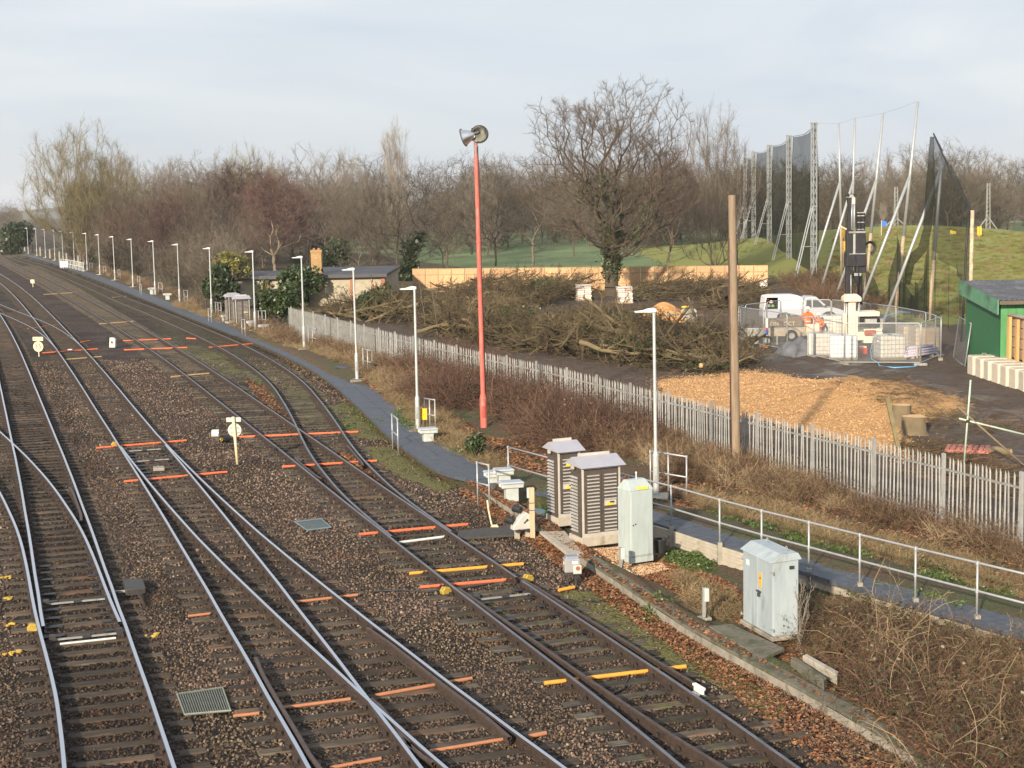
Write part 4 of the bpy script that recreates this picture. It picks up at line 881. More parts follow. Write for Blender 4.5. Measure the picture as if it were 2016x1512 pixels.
def tree(name, proto_, px, dep, ytop, label, twig='brown', bk=None, wide=1.0, rz=None, ivy=0, group=None, ztop=None, yb=None, leaf=None):
    tm, cm, H, info = PROTO[proto_]; b = PD(px, 500, dep); x, y = b.x, dep; z = float(gz(x, y))
    zt = PD(px, ytop, dep).z; s = (zt-z)/(H*1.02); ws = s*wide
    root = empty(name, (x, y, z-.05), random.uniform(0, 6.28) if rz is None else rz, label, 'tree', group)
    t = link('trunk', tm, root); c = link('crown', cm, root)
    for o, m_ in ((t, bk or M_bk), (c, TWIGS[twig])):
        o.scale = (ws, ws, s); o.material_slots[0].link = 'OBJECT'; o.material_slots[0].material = m_
    if ivy:
        g = np.random.default_rng(int(px)); p = info[0].copy()
        c_ = along(p, ivy, g, .30); c_ = c_[c_[:, 2] < H*.75]
        io = link('ivy', mesh_np('ivy', *leaf_quads(c_, .21, g), leaf or L_ivy), root); io.scale = (ws, ws, s)
    return root
# ---- the big oak
def build_oak():
    g = np.random.default_rng(5); b = PD(1203, 500, 131.0); x, y = b.x, 131.0; z = float(gz(x, y)); H = PD(1203, 144, 131).z-z
    root = empty('oak_tree', (x, y, z-.1), 0, 'large bare oak with an ivy-covered trunk standing on the cleared site', 'tree')
    a_, b_, info = sc_tree(5, H, 11.3, 7.5, 7.8, 3900, 6.0, .0140, 5, .60, .0080, gn=.07, w=.24, power=1.99, shell=.31, up=.3, step=.8, lean=(.012, 0), trk=1.25)
    V, F = a_; V2, F2 = b_; S = np.array([1, 1, H/V2[:, 2].max()])
    link('trunk', mesh_np('oak_trunk', V*S, F, bark('bark_oak', (.080, .060, .042), 0, (.085, .080, .035)), True), root)
    link('crown', mesh_np('oak_crown', V2*S, F2, T_oak), root)
    tz = np.linspace(0, 6.3, 9); tp = np.stack([.012*tz, 0*tz, tz], -1)[None]; c_ = along(tp, 2300, g, (.10, .10, .1)); ang = g.uniform(0, 6.28, len(c_)); rr = .50+.22*np.abs(g.normal(size=len(c_))); c_[:, 0] += np.cos(ang)*rr; c_[:, 1] += np.sin(ang)*rr
    c_ = c_[(c_[:, 2] > 1.3+g.uniform(0, 1.2, len(c_)))]
    lp = info[0]; lp = lp[(lp[:, 1, 2] > 5.6) & (lp[:, 1, 2] < 11) & (np.abs(lp[:, 1, 0]) < 3.2)]; c2 = along(lp, 1000, g, .24)
    link('ivy', mesh_np('oak_ivy', *leaf_quads(np.concatenate([c_, c2])*S, .12, g), L_ivy), root)
build_oak()
# ---- individual trees
tree('bare_tree', 'gen1', 1048, 185, 285, 'bare spreading tree just left of the big oak, behind the hoarding', 'brown', M_bk2, 1.25, .6)
tree('bare_tree', 'up2', 1405, 150, 205, 'tall upright bare tree between the big oak and the golf net', 'pink', M_bk2, 1.0, 1.0)
tree('bare_tree', 'gen2', 1315, 190, 318, 'dark bare tree to the right of the oak trunk, in front of the green field', 'dark', M_bk, 1.3, 2.0)
tree('bare_tree', 'gen1', 1130, 230, 330, 'bare tree seen through the left limbs of the big oak', 'brown', M_bk, 1.2, 3.2)
tree('bare_tree', 'gen2', 1452, 168, 300, 'small bare tree directly left of the lattice masts', 'brown', M_bk2, 1.0, 4.2)
tree('tall_poplar', 'up1', 783, 235, 222, 'tallest slim bare poplar rising above the wood left of the red mast', 'pale', M_bk2, .85, .2)
tree('poplar', 'up2', 690, 235, 292, 'slim bare tree rising above the wood over the brick chimney', 'pale', M_bk2, .8, 1.4)
tree('ivy_clad_oak', 'gen2', 800, 165, 330, 'dark ivy-clad tree in the middle of the wood left of the red mast', 'dark', M_bk, 1.35, 2.4, 4200, leaf=L_dark)
tree('bare_tree', 'gen1', 705, 160, 375, 'bare tree with a pale leaning trunk behind the flat-roofed building', 'brown', M_bk2, 1.1, .9)
tree('bare_tree', 'gen1', 880, 190, 318, 'broad bare tree just left of the red mast', 'pink', M_bk, 1.2, 5.0)
tree('bare_tree', 'up2', 945, 235, 330, 'thin-twigged bare tree directly behind the red mast', 'pale', M_bk, 1.0, 3.9)
tree('birch_tree', 'birch1', 543, 180, 333, 'birch with a purplish crown and pale trunks left of the flat-roofed building', 'red', M_birch, 1.25, 1.7)
tree('bare_tree', 'up2', 437, 215, 325, 'thin pale tree behind the ivy-covered trunks at left', 'pink', M_bk2, .9, .3)
tree('ivy_clad_tree', 'gen1', 428, 168, 390, 'dark ivy-covered tree trunk above the yellow-green shrub', 'dark', M_bk, .9, 2.2, 5600)
tree('ivy_clad_tree', 'gen2', 380, 185, 405, 'ivy-covered tree left of the yellow-green shrub', 'brown', M_bk, 1.0, 5.2, 3600)
tree('ivy_clad_tree', 'gen1', 187, 245, 395, 'ivy-clad tree behind the far end of the lamp row', 'brown', M_bk, 1.2, 3.1, 3200)
tree('willow_tree', 'up2', 160, 235, 236, 'tall olive-twigged tree, highest at the left of the picture', 'olive', M_bk2, 1.5, .8)
tree('willow_tree', 'up2', 205, 225, 300, 'shorter olive-twigged tree at the right foot of the tallest left tree', 'olive', M_bk2, 1.6, 2.8)
tree('poplar', 'up1', 243, 300, 280, 'pale slim poplar behind the olive-twigged trees', 'pale', M_bk2, 1.5, 4.0)
tree('poplar', 'up2', 325, 300, 312, 'pale broom-shaped bare tree on the left skyline', 'pale', M_bk2, 1.35, 5.5)
tree('bare_tree', 'gen2', 270, 210, 380, 'reddish bare tree behind the middle of the lamp row', 'red', M_bk, 1.5, 2.2)
tree('bare_tree', 'gen1', 640, 215, 345, 'bare tree on the skyline between the birch and the chimney', 'pink', M_bk2, 1.1, 1.2)
tree('field_oak', 'gen2', 1868, 245, 275, 'spreading bare oak behind the golf mound at right', 'brown', M_bk, 1.3, 2.9)
tree('field_oak', 'gen1', 1662, 215, 298, 'bare oak behind the end lattice mast', 'brown', M_bk, 1.25, 4.4)
tree('field_oak', 'gen1', 1560, 235, 300, 'dark bare oak seen through the golf net', 'dark', M_bk, 1.4, .4)
tree('tall_poplar', 'up1', 1750, 430, 292, 'lone columnar poplar on the far skyline at right', 'pink', M_bk2, .45, .4)
tree('young_birch', 'birch1', 1738, 205, 395, 'young birch with white stems behind the drilling rig', 'pale', mat('birch_white', (.55, .48, .40), .8, 0, .1), .45, .4)
# ---- evergreen shrubs
def shrub(name, px, py, w, h, mt, label, n=2600, seed=1, size=.10, d=None, z=None):
    g = np.random.default_rng(seed); b = P(px, py, VZ); b.z = float(gz(b.x, b.y)); root = empty(name, b, 0, label, 'shrub')
    k = g.integers(9, 14); cc = g.uniform(-.5, .5, (k, 3))*[w*.62, w*.62, h*.6]+[0, 0, h*.45]; rr = g.uniform(.2, .36, k)*min(w, h)
    i = g.integers(0, k, n); v = unit(g.normal(size=(n, 3)))*(rr[i]*g.uniform(.55, 1.05, n)**.5)[:, None]; p = cc[i]+v; p[:, 2] = np.abs(p[:, 2])+.02
    link('foliage', mesh_np('foliage', *leaf_quads(p, size, g), mt), root)
    st = np.zeros((9, 3)); st[:, :2] = g.normal(size=(9, 2))*.08*w; pts, rad = grow(st, g.normal(size=(9, 3))*[.5, .5, 0]+[0, 0, 1], np.full(9, h*.8), np.full(9, .03*max(1, h/2)), 5, .15, .05, .4, g)
    link('stems', mesh_np('stems', *tubes(pts, rad, 5), M_bk, True), root); return root
shrub('yellow_green_shrub', 466, 603, 3.6, 4.6, L_yel, 'yellow-green evergreen shrub left of the far louvred cabinets', 5200, 3, .16)
shrub('evergreen_shrub', 432, 612, 3.0, 4.0, L_dark, 'dark evergreen shrub left of the yellow-green shrub', 4200, 4, .16)
shrub('evergreen_shrub', 549, 637, 2.7, 2.9, L_ivy, 'dark green shrub at the far end of the palisade fence', 3600, 5, .12)
shrub('evergreen_shrub', 592, 606, 3.2, 3.5, L_ivy, 'round green shrub hiding the middle of the flat-roofed building', 3600, 6, .14)
shrub('evergreen_shrub', 656, 596, 1.2, 2.0, L_dark, 'narrow ivy clump against the pebbledash wall', 1500, 7, .12)
shrub('evergreen_shrub', 748, 600, 1.6, 2.1, L_ivy, 'green bush at the right corner of the flat-roofed building', 1500, 8, .12)
shrub('evergreen_shrub', 25, 499, 6.5, 7.0, L_dark, 'large dark evergreen at the far end of the tracks', 4200, 9, .30)
shrub('evergreen_shrub', 650, 545, 5.0, 4.4, L_dark, 'dark laurel hedge behind the brick chimney', 2400, 10, .2)
shrub('small_holly', 938, 900, .75, .75, L_ivy, 'small green bush beside the walkway below the red mast', 900, 11, .05)
shrub('ivy_clump', 738, 628, 3.0, 1.9, L_ivy, 'low ivy-covered heap behind the palisade fence, beyond the third lamp', 2400, 12, .10)
# ---- woodland masses that read as one
def woodland():
    g = np.random.default_rng(77); spec = [('gen1', 'brown'), ('gen2', 'pink'), ('gen1', 'dark'), ('gen2', 'brown'), ('up2', 'olive'), ('up2', 'pink'), ('birch1', 'red'), ('up1', 'pale'), ('scrub1', 'brown'), ('scrub2', 'dark')]
    prot = []; Hs = []
    for nm, col in spec:
        tm, cm, H, info = PROTO[nm]; Hs.append(H)
        V = np.concatenate([np.array([v.co[:] for v in m_.vertices]) for m_ in (tm, cm)]); nt = len(tm.vertices)
        fa = np.empty(len(tm.polygons)*4, np.int32); tm.loops.foreach_get('vertex_index', fa); fb = np.empty(len(cm.polygons)*4, np.int32); cm.loops.foreach_get('vertex_index', fb)
        prot.append(proto('wood_'+nm, mesh_np('wood_'+nm, V, np.concatenate([fa, fb+nt]).reshape(-1, 4), TWIGS[col])))
    Hs = np.array(Hs)
    def put(name, pts, hgt, idx, label):
        n = len(pts); s = hgt/Hs[idx]; wd = s*g.uniform(.9, 1.5, n); rot = np.stack([g.normal(0, .03, n), g.normal(0, .03, n), g.uniform(0, 6.28, n)], -1)
        o = scatter(name, np.stack([pts[:, 0], pts[:, 1], gz(pts[:, 0], pts[:, 1])-.1], -1), rot, np.stack([wd, wd, s], -1), idx, prot); tag(o, label, 'woodland', None, 'stuff')
    def hts(k, n, lo, hi): return np.where(k < 8, lo+(hi-lo)*g.uniform(0, 1, n)**1.7, g.uniform(3, 6.5, n))
    pm = np.array([.17, .13, .16, .16, .06, .08, .02, .04, .09, .09])
    n_ = 150; y = np.exp(g.uniform(np.log(106), np.log(330), n_)); x = np.interp(-y, -WALK[:, 1], WALK[:, 0])+g.uniform(3.0, 20, n_)*np.clip(y/170, .8, 2.2); k = g.choice(10, n_, p=[.10, .08, .12, .10, .04, .04, .06, .0, .24, .22]); px = x/y*FPX+1008
    keep = (px < 600) & ~((px > 468) & (y < 190)) & ~((y < 147) & (px > 480)); x, y, k = x[keep], y[keep], k[keep]
    put('lineside_thicket', np.stack([x, y], -1), hts(k, len(x), 5.5, 12.5)*np.clip(y/200, .72, 1.15), k, 'brown leafless thicket of trees behind the row of lamp posts')
    n_ = 190; px = g.uniform(-180, 1010, n_); d = g.uniform(190, 420, n_); x = (px-1008)/FPX*d; k = g.choice(10, n_, p=pm); keep = x > np.interp(-d, -WALK[:, 1], WALK[:, 0])+9; x, d, k = x[keep], d[keep], k[keep]
    put('middle_wood', np.stack([x, d], -1), hts(k, len(x), 8, 18)*np.clip(.75+d/900, .85, 1.2), k, 'brown bare winter wood across the left middle distance')
    n_ = 340; px = g.uniform(930, 2250, n_); d = np.where(px < 1500, g.uniform(258, 440, n_), g.uniform(262, 420, n_)); x = (px-1008)/FPX*d; k = g.choice(10, n_, p=pm)
    put('far_wood', np.stack([x, d], -1), hts(k, n_, 8.5, 17), k, 'bare brown wood beyond the golf course')
    n_ = 260; px = g.uniform(-350, 2400, n_); d = g.uniform(480, 900, n_); x = (px-1008)/FPX*d; k = g.choice(8, n_, p=pm[:8]/pm[:8].sum())
    put('distant_wood', np.stack([x, d], -1), g.uniform(8, 14, n_), k, 'distant hazy tree belt along the horizon')
woodland()
def hills():
    g = np.random.default_rng(3); xs = np.linspace(-2600, 2600, 160); yy = np.linspace(0, 1, 8); V = []
    for t in yy:
        h = (20+14*np.sin(xs/420+1.0)+9*np.sin(xs/170)+5*np.sin(xs/60))*np.sin(t*np.pi/2)**.8
        V.append(np.stack([xs*(1+.25*t), 2300+900*t+0*xs, h-2], -1))
    o = link('hills', mesh_np('hills', np.concatenate(V), grid_faces(8, 160), mat('hill_woodland', (.075, .085, .06), .95, 0, .4, .01), True)); tag(o, kind='structure')
hills()
# ================================================================== LINESIDE EQUIPMENT
M_post = mat('lamp_column_grey', (.47, .50, .50), .5, .25, .1, 4, .05, 40, stain=(.34, .36, .35), samt=.3, sscale=2)
M_lant = mat('lantern_white', (.72, .73, .73), .4, 0, .05)
M_dkm = mat('dark_metal', (.055, .052, .05), .55, .3, .3, 10)
M_lens = mat('lamp_lens', (.50, .52, .52), .2, 0, .05)
ORD = ['nearest', 'second nearest', 'third nearest', 'fourth nearest', 'fifth nearest', 'sixth nearest', 'seventh nearest', 'eighth nearest', 'ninth nearest', 'tenth nearest', 'eleventh nearest', 'twelfth nearest', 'thirteenth nearest', 'fourteenth nearest', 'fifteenth nearest', 'sixteenth nearest', 'seventeenth nearest', 'eighteenth nearest', 'farthest']
def lamp_proto():
    r = empty('lamp_post'); H = 5.0
    b = MB(); b.cyl((0, 0, -.1), (0, 0, 1.12), .083, .083, 14); b.cyl((0, 0, 1.12), (0, 0, 1.24), .083, .05, 14, False); b.build('base_section', M_post, r, smooth=False, auto=40)
    c = MB(); c.cyl((0, 0, 1.24), (0, 0, H-.06), .050, .040, 12); c.build('column', M_post, r, auto=40)
    d = MB(); d.box((0, -.083, .62), (.07, .02, .42)); d.build('inspection_door', M_galvW, r, bev=.004)
    h = MB()
    h.prism([(.07, -.02), (.07, .055), (-.02, .085), (-.16, .07), (-.30, .025), (-.52, .0), (-.52, -.02), (-.12, -.035)], -.085, .085)
    l_ = h.build('lantern', M_lant, r, (0, 0, H), auto=35, bev=.012)
    q = MB(); q.box((-.33, 0, -.030), (.32, .13, .012)); q.build('lens', M_lens, l_)
    q = MB(); q.cyl((.0, 0, -.09), (.0, 0, .0), .048, n=12); q.build('spigot', M_post, l_, smooth=False)
    return r
LAMP_PX = [(1292, 980), (823, 850), (703.5, 754), (599.5, 695), (503, 657), (417, 621), (354, 597.5), (306, 581), (262, 564.5), (226.5, 552), (197, 541), (172, 532.5), (147, 526), (125, 519), (108.5, 512.5), (90, 507.5), (73, 504), (56, 499.5), (42, 495)]
LAMP_WHERE = ['beside the long handrail', 'beside the yellow number 2 sign', 'above the bend of the walkway', 'in front of the palisade fence end', 'beside the far louvred cabinets', 'before the yellow-green shrub', 'along the thicket', 'along the thicket', 'along the thicket', 'along the thicket', 'along the thicket', 'along the thicket', 'behind the far railing', 'by the far railing end', 'along the far walkway', 'along the far walkway', 'along the far walkway', 'along the far walkway', 'at the end of the tracks']
_lp = lamp_proto()
for i, (a, b) in enumerate(LAMP_PX):
    w = P(a, b, .2); o = _lp if i == 0 else copy_tree(_lp); z = max(.15, float(gz(w.x, w.y))); o.location = (w.x, w.y, z)
    o.rotation_euler = (random.uniform(-.006, .006), random.uniform(-.006, .006), -.12+random.uniform(-.05, .05) if i < 4 else -.2)
    tag(o, ORD[i]+' grey lamp post in the row, '+LAMP_WHERE[i], 'lamp post', 'lamp posts along the walkway')
    if i < 8:
        q = MB(); q.box((0, 0, 0), (.55, .85, .1)); q.build('plinth', M_concL, o, (.05, -.1, .0), bev=.015)
# ---- small handrail hoops
def hoop(px, label, h=1.08, mid=True, n=None):
    q = [P(a, b, .2) for a, b in px]
    for v in q: v.z = max(.12, float(gz(v.x, v.y)))
    r = empty('guard_rail', q[0], 0, label, 'guard rail', 'small guard rails by the walkway'); c0 = q[0].copy()
    for v in q:
        m_ = MB(); p = v-c0; m_.cyl(p-Vector((0, 0, .1)), p+Vector((0, 0, h)), .024, n=7); m_.build('post', M_galv, r, smooth=True)
    a, b = q[0]-c0, q[-1]-c0
    for k, zz in enumerate((h, .52)):
        m_ = MB(); m_.cyl(a+Vector((0, 0, zz)), b+Vector((0, 0, zz)), .023, n=7); m_.build('rail', M_galv, r, smooth=True)
    for v in (a, b):
        m_ = MB(); m_.cyl(v+Vector((0, 0, h-.04)), v+Vector((0, 0, h+.03)), .034, n=8); m_.build('fitting', M_galv, r)
    return r
hoop([(1281, 968), (1316, 972), (1352, 979)], 'three-post guard rail behind the nearest lamp post')
hoop([(837, 846), (847, 848), (857.5, 851)], 'three-post guard rail behind the yellow number 2 sign')
hoop([(716, 743), (725, 745), (733.5, 747)], 'guard rail right of the third nearest lamp post')
hoop([(608, 687), (616, 688), (624, 690)], 'guard rail right of the fourth nearest lamp post')
hoop([(510, 648), (517, 649), (524, 650)], 'guard rail right of the far louvred cabinets')
hoop([(425, 623), (430, 624), (436, 626)], 'guard rail between the sixth nearest lamp post and the far cabinets')
hoop([(363, 596), (370, 597)], 'guard rail right of the seventh nearest lamp post')
hoop([(313, 580), (320, 581)], 'guard rail right of the eighth nearest lamp post')
hoop([(271.5, 563), (276, 564)], 'guard rail right of the ninth nearest lamp post')
hoop([(233, 549), (237, 550)], 'guard rail right of the tenth nearest lamp post')
hoop([(204, 541), (209, 542)], 'guard rail right of the eleventh nearest lamp post')
hoop([(177, 533), (182, 534)], 'guard rail right of the twelfth nearest lamp post')
hoop([(940.6, 982), (963.5, 988)], 'nearest two-post guard rail, beside the grey lidded boxes')
hoop([(773, 874), (784, 884)], 'two-post guard rail on the track side of the walkway bend')
hoop([(477, 662), (483, 664)], 'two-post guard rail in front of the far louvred cabinets')
hoop([(411, 636), (416.5, 638)], 'two-post guard rail left of the sixth nearest lamp post')
hoop([(276, 582), (279, 583)], 'farthest two-post guard rail on the track side of the walkway')
def far_railing():
    q = [P(a, b, .2) for a, b in [(121, 527), (133, 528.5), (145, 531), (156, 533.5), (165, 536)]]
    r = empty('railing', q[0], 0, 'white barred railing beside the far lamp posts', 'railing'); c0 = q[0].copy(); p = polyline(np.array([tuple(v-c0) for v in q]), 1.5)
    for v in p: m_ = MB(); m_.cyl((v[0], v[1], -.1), (v[0], v[1], 1.25), .035, n=5); m_.build('bar', M_lant, r)
    for zz in (.65, 1.25): m_ = MB(); m_.tube([(v[0], v[1], zz) for v in p], .035, 5); m_.build('rail', M_lant, r)
    g = MB(); g.box((.4, 0, .5), (1.2, .12, .9)); g.build('panel', M_lant, r)
far_railing()
for i, (a, b) in enumerate([(49, 494), (65, 497), (80, 504), (99, 509), (118, 515), (132, 519), (155, 525)]):
    w = P(a, b, .2); q = MB(); q.box((0, 0, .8), (.30, .30, 1.7), tap=.85); o = q.build('concrete_post', M_conc, None, w, bev=.03); tag(o, ['farthest', 'second farthest', 'third farthest', 'fourth farthest', 'fifth farthest', 'sixth farthest', 'nearest'][i]+' stubby concrete post beside the far walkway', 'post', 'concrete posts by the far walkway')
# ---- louvred location cabinets
M_louv = mat('louvre_brown_steel', (.115, .095, .08), .5, .35, .15, 6, rand=0); M_frame = mat('cabinet_frame_steel', (.62, .58, .52), .5, .3, .1, 6); M_lip_lit = mat('louvre_lit_hood', (.58, .56, .53), .45, .4, .08, 6); M_cabroof = mat('cabinet_roof', (.42, .42, .47), .5, .2, .06, 3); M_yel = mat('label_yellow', (.80, .58, .05), .5, 0, .05); M_blk = mat('black_plastic', (.02, .02, .022), .5); M_paper = mat('label_white', (.78, .77, .72), .6, 0, .05)  # louvre hoods coloured pale to look sunlit against the brown doors
def louvred(px_fl, px_fr, px_bl, label, H=1.66, doors=2, n=17, depth=None, zb=None, hw=None):
    fl, fr, bl = [P(a, b, .25) for a, b in (px_fl, px_fr, px_bl)]; u = (fr-fl); Wd = u.length if hw is None else hw; ang = math.atan2(u.y, u.x); D = depth or max(.55, min(.9, (bl-fl).length))
    z0 = .2 if zb is None else zb
    r = empty('louvred_cabinet', (fl.x, fl.y, z0), ang, label, 'cabinet', 'louvred signalling cabinets')
    b = MB(); b.box((Wd/2, D/2, .06), (Wd+.06, D+.06, .22)); b.build('plinth', M_concL, r, bev=.01)
    b = MB(); b.box((Wd/2, D/2, .17+H/2), (Wd-.03, D-.03, H)); b.build('body', M_louv, r)
    f = MB(); t = .05
    for x in (t/2, Wd-t/2): f.box((x, -.004, .17+H/2), (t, .035, H))
    f.box((Wd/2, -.004, .17+H-.03), (Wd-2*t, .035, .06)); f.box((Wd/2, -.004, .17+.045), (Wd-2*t, .035, .09)); f.build('door_frame', M_frame, r, bev=.004)
    dw = (Wd-2*t-.01)/doors
    for k in range(doors):
        x0 = t+.005+k*dw; c = MB(); c.box((x0+dw/2, -.012, .17+H/2+.015), (dw-.012, .03, H-.19)); dr = c.build('door', M_louv, r, bev=.003)
        for j in range(n):
            zz = .30+(H-.34)*j/(n-1)
            if k == doors-1 and abs(zz-(.17+H*.47)) < .075: continue
            l_ = MB(); l_.add([(x0+.06, -.029, zz+.014), (x0+dw-.06, -.029, zz+.014), (x0+dw-.06, -.062, zz-.012), (x0+.06, -.062, zz-.012)], [(0, 3, 2, 1)]); l_.add([(x0+.06, -.062, zz-.012), (x0+dw-.06, -.062, zz-.012), (x0+dw-.06, -.030, zz-.018), (x0+.06, -.030, zz-.018)], [(0, 3, 2, 1)]); l_.build('louvre', M_lip_lit, dr)
        if k == doors-1:
            p = MB(); p.box((x0+dw/2, -.035, .17+H*.47), (dw-.14, .02, .13)); p.build('lock_plate', M_frame, dr)
            p = MB(); p.box((x0+dw/2-.02, -.05, .17+H*.47-.025), (.16, .012, .07)); p.build('warning_label', M_yel, dr)
            p = MB(); p.box((x0+dw/2+.02, -.07, .17+H*.47+.02), (.1, .03, .025)); p.build('handle', M_blk, dr)
    if doors == 1:
        p = MB(); p.box((Wd/2, -.064, .17+H-.34), (.22, .012, .07)); p.build('warning_label', M_yel, r)
    for j in range(n):
        zz = .30+(H-.40)*j/(n-1); l_ = MB(); l_.add([(-.004, .1, zz+.014), (-.004, D-.1, zz+.014), (-.06, D-.1, zz-.016), (-.06, .1, zz-.016)], [(0, 1, 2, 3)]); l_.build('side_louvre', M_lip_lit, r)
    p = MB(); p.box((-.035, .055, .17+H/2-.05), (.05, .09, H-.14)); p.build('side_strip', M_louv, r, bev=.004)
    ro = MB(); zt = .17+H; o = .09
    ro.add([(-o, -.16, zt+.0), (Wd+o, -.16, zt+.0), (Wd+o, D*.55, zt+.21), (-o, D*.55, zt+.21), (-o, D+.08, zt+.03), (Wd+o, D+.08, zt+.03)], [(0, 1, 2, 3), (3, 2, 5, 4), (0, 3, 4), (1, 5, 2), (0, 4, 5, 1)])
    rf = ro.build('roof', M_cabroof, r); rf.modifiers.new('solid', 'SOLIDIFY').thickness = .012
    p = MB(); p.box((Wd/2, D*.55+.02, zt+.235), (Wd*.82, .04, .07)); p.build('ridge_vent', M_frame, rf)
    p = MB(); p.box((-.085, .3, zt-.03), (.05, .09, .08)); p.build('lifting_lug', M_frame, r)
    return r
louvred((1147, 1069), (1222, 1060), (1131, 1058), 'larger louvred cabinet with double doors, front one of the near pair', depth=.62)
louvred((1100, 1029), (1143, 1024), (1086, 1018), 'narrow single-door louvred cabinet behind the double-door one', doors=1, depth=.62, hw=.62)
louvred((465, 642.5), (493.5, 641), (460, 637), 'front one of the two far louvred cabinets, by the fifth lamp post', H=1.72, depth=.6, hw=.98)
louvred((452, 637), (480, 635), (447, 632), 'rear one of the two far louvred cabinets', H=1.72, depth=.6, hw=.9)
# ---- grey cabinets
M_cabg = mat('cabinet_grey_green', (.42, .485, .475), .5, .05, .08, 3, .05, 30, stain=(.31, .35, .34), samt=.28, sscale=1.4, stretch=(2.4, 2.4, .6)); M_cabb = mat('cabinet_grey_blue', (.37, .43, .46), .5, .05, .12, 2, .05, 30, stain=(.235, .26, .26), samt=.32, sscale=1.6, stretch=(2.4, 2.4, .6))
def tall_cabinet():
    fl, fr = P(1242, 1101, .25), P(1289, 1094, .25); u = fr-fl; Wd = .60; D = .52; H = 1.50
    r = empty('grey_cabinet', (fl.x, fl.y, .16), math.atan2(u.y, u.x), 'tall plain pale grey cabinet beside the louvred cabinets', 'cabinet')
    b = MB(); b.box((Wd/2, D/2, .12+H/2), (Wd, D, H)); b.build('body', M_cabg, r, bev=.012)
    p = MB(); p.box((Wd/2, D/2, .05), (Wd+.0, D-.0, .13)); p.build('plinth', M_cabg, r, bev=.006)
    d = MB(); d.box((Wd/2, -.008, .12+H/2), (Wd-.05, .02, H-.07)); dr = d.build('door', M_cabg, r, bev=.006)
    q = MB(); q.cyl((.06, -.03, .85), (.06, -.01, .85), .016, n=8); q.cyl((.06+.06, -.03, .87), (.12, -.01, .87), .016, n=8); q.build('lock', M_dkm, dr)
    zt = .12+H; ro = MB(); o = .012
    ro.add([(-o, -o, zt), (Wd+o, -o, zt), (Wd+o, D+o, zt), (-o, D+o, zt), (.06, D*.42, zt+.21), (Wd-.06, D*.42, zt+.21), (.06, D*.7, zt+.21), (Wd-.06, D*.7, zt+.21)], [(0, 1, 5, 4), (1, 2, 7, 5), (2, 3, 6, 7), (3, 0, 4, 6), (4, 5, 7, 6)]); rf = ro.build('roof', M_cabg, r, bev=.01)
    y = MB(); y.add([(.17, -.0175, zt+.005), (.46, -.0175, zt+.005), (.46, .012, zt+.062), (.17, .012, zt+.062)], [(0, 1, 2, 3)]); yl = y.build('warning_label', M_yel, rf); yl.location = (0, -.012, .012)
    l_ = MB(); l_.cyl((Wd*.55, D*.5, zt+.2), (Wd*.55, D*.5, zt+.34), .012, n=6); l_.cyl((Wd*.55, D*.5, zt+.34), (Wd*.55, D*.5, zt+.37), .022, n=6); l_.build('aerial', M_lant, rf)
tall_cabinet()
def big_cabinet():
    c = P(1523, 1252, .25); l = P(1465, 1219, .25); u = c-l; Wd = u.length; ang = math.atan2(u.y, u.x); D = .50; H = 1.40
    r = empty('large_grey_cabinet', (l.x, l.y, .2), ang, 'big blue-grey double-door cabinet near the brambles', 'cabinet')
    b = MB(); b.box((Wd/2, D/2, H/2+.03), (Wd, D, H)); b.build('body', M_cabb, r, bev=.008)
    p = MB(); p.box((Wd/2, D/2, .0), (Wd+.12, D+.12, .08)); p.build('base_slab', M_conc, r, bev=.01)
    for k in range(2):
        d = MB(); d.box((Wd*(.25+.5*k), -.010, H/2+.02), (Wd/2-.02, .022, H-.06)); dr = d.build('door', M_cabb, r, bev=.004)
        for zz in (.16, H-.18): q = MB(); x = -.0 if k == 0 else Wd; q.box((x, -.03, zz), (.12, .02, .022)); q.cyl((x+(-.05 if k == 0 else .05), -.035, zz-.03), (x+(-.05 if k == 0 else .05), -.035, zz+.03), .012, n=6); q.build('hinge', M_galvW, dr)
        if k == 0:
            q = MB(); q.box((Wd*.17, -.024, H-.20), (.11, .006, .10)); q.build('white_label', M_paper, dr)
        else:
            q = MB(); q.box((Wd*.60, -.024, H-.42), (.10, .006, .27)); q.build('warning_label', mat('label_orange', (.85, .42, .04), .5, 0, .05), dr)
            tr = MB(); zz = H-.37; tr.add([(Wd*.60-.032, -.029, zz-.03), (Wd*.60+.032, -.029, zz-.03), (Wd*.60, -.029, zz+.03)], [(0, 1, 2)]); tr.build('warning_triangle', M_blk, dr)
            q = MB(); q.box((Wd*.56, -.035, H*.54), (.16, .03, .03)); q.box((Wd*.58, -.045, H*.50), (.05, .04, .07)); q.build('handle', M_dkm, dr)
    zt = H+.03; ro = MB(); o = .06
    ro.add([(-o, -o, zt-.03), (Wd+o*.4, -o, zt-.03), (Wd+o*.4, D+o, zt-.0), (-o, D+o, zt-.0), (-o+.02, D*.32, zt+.12), (Wd+o*.3, D*.32, zt+.12), (-o+.02, D*.98, zt+.12), (Wd+o*.3, D*.98, zt+.12)], [(0, 1, 5, 4), (1, 2, 7, 5), (2, 3, 6, 7), (3, 0, 4, 6), (4, 5, 7, 6), (0, 3, 2, 1)]); rf = ro.build('roof', M_cabb, r, bev=.006)
    for x in (Wd*.3, Wd*.93): q = MB(); q.tube([(x+.035*math.cos(t), D*.6, zt+.205+.035*math.sin(t)) for t in np.linspace(0, 6.28, 13)], .007, 5, False); q.build('lifting_ring', M_galv, rf)
    q = MB(); q.box((Wd+.012, D*.72, zt-.14), (.02, .09, .06)); q.build('side_catch', M_dkm, r)
    d = MB(); d.box((-.12, .28, .62), (.06, .4, .75)); d.build('side_board', M_dkm, r)
big_cabinet()
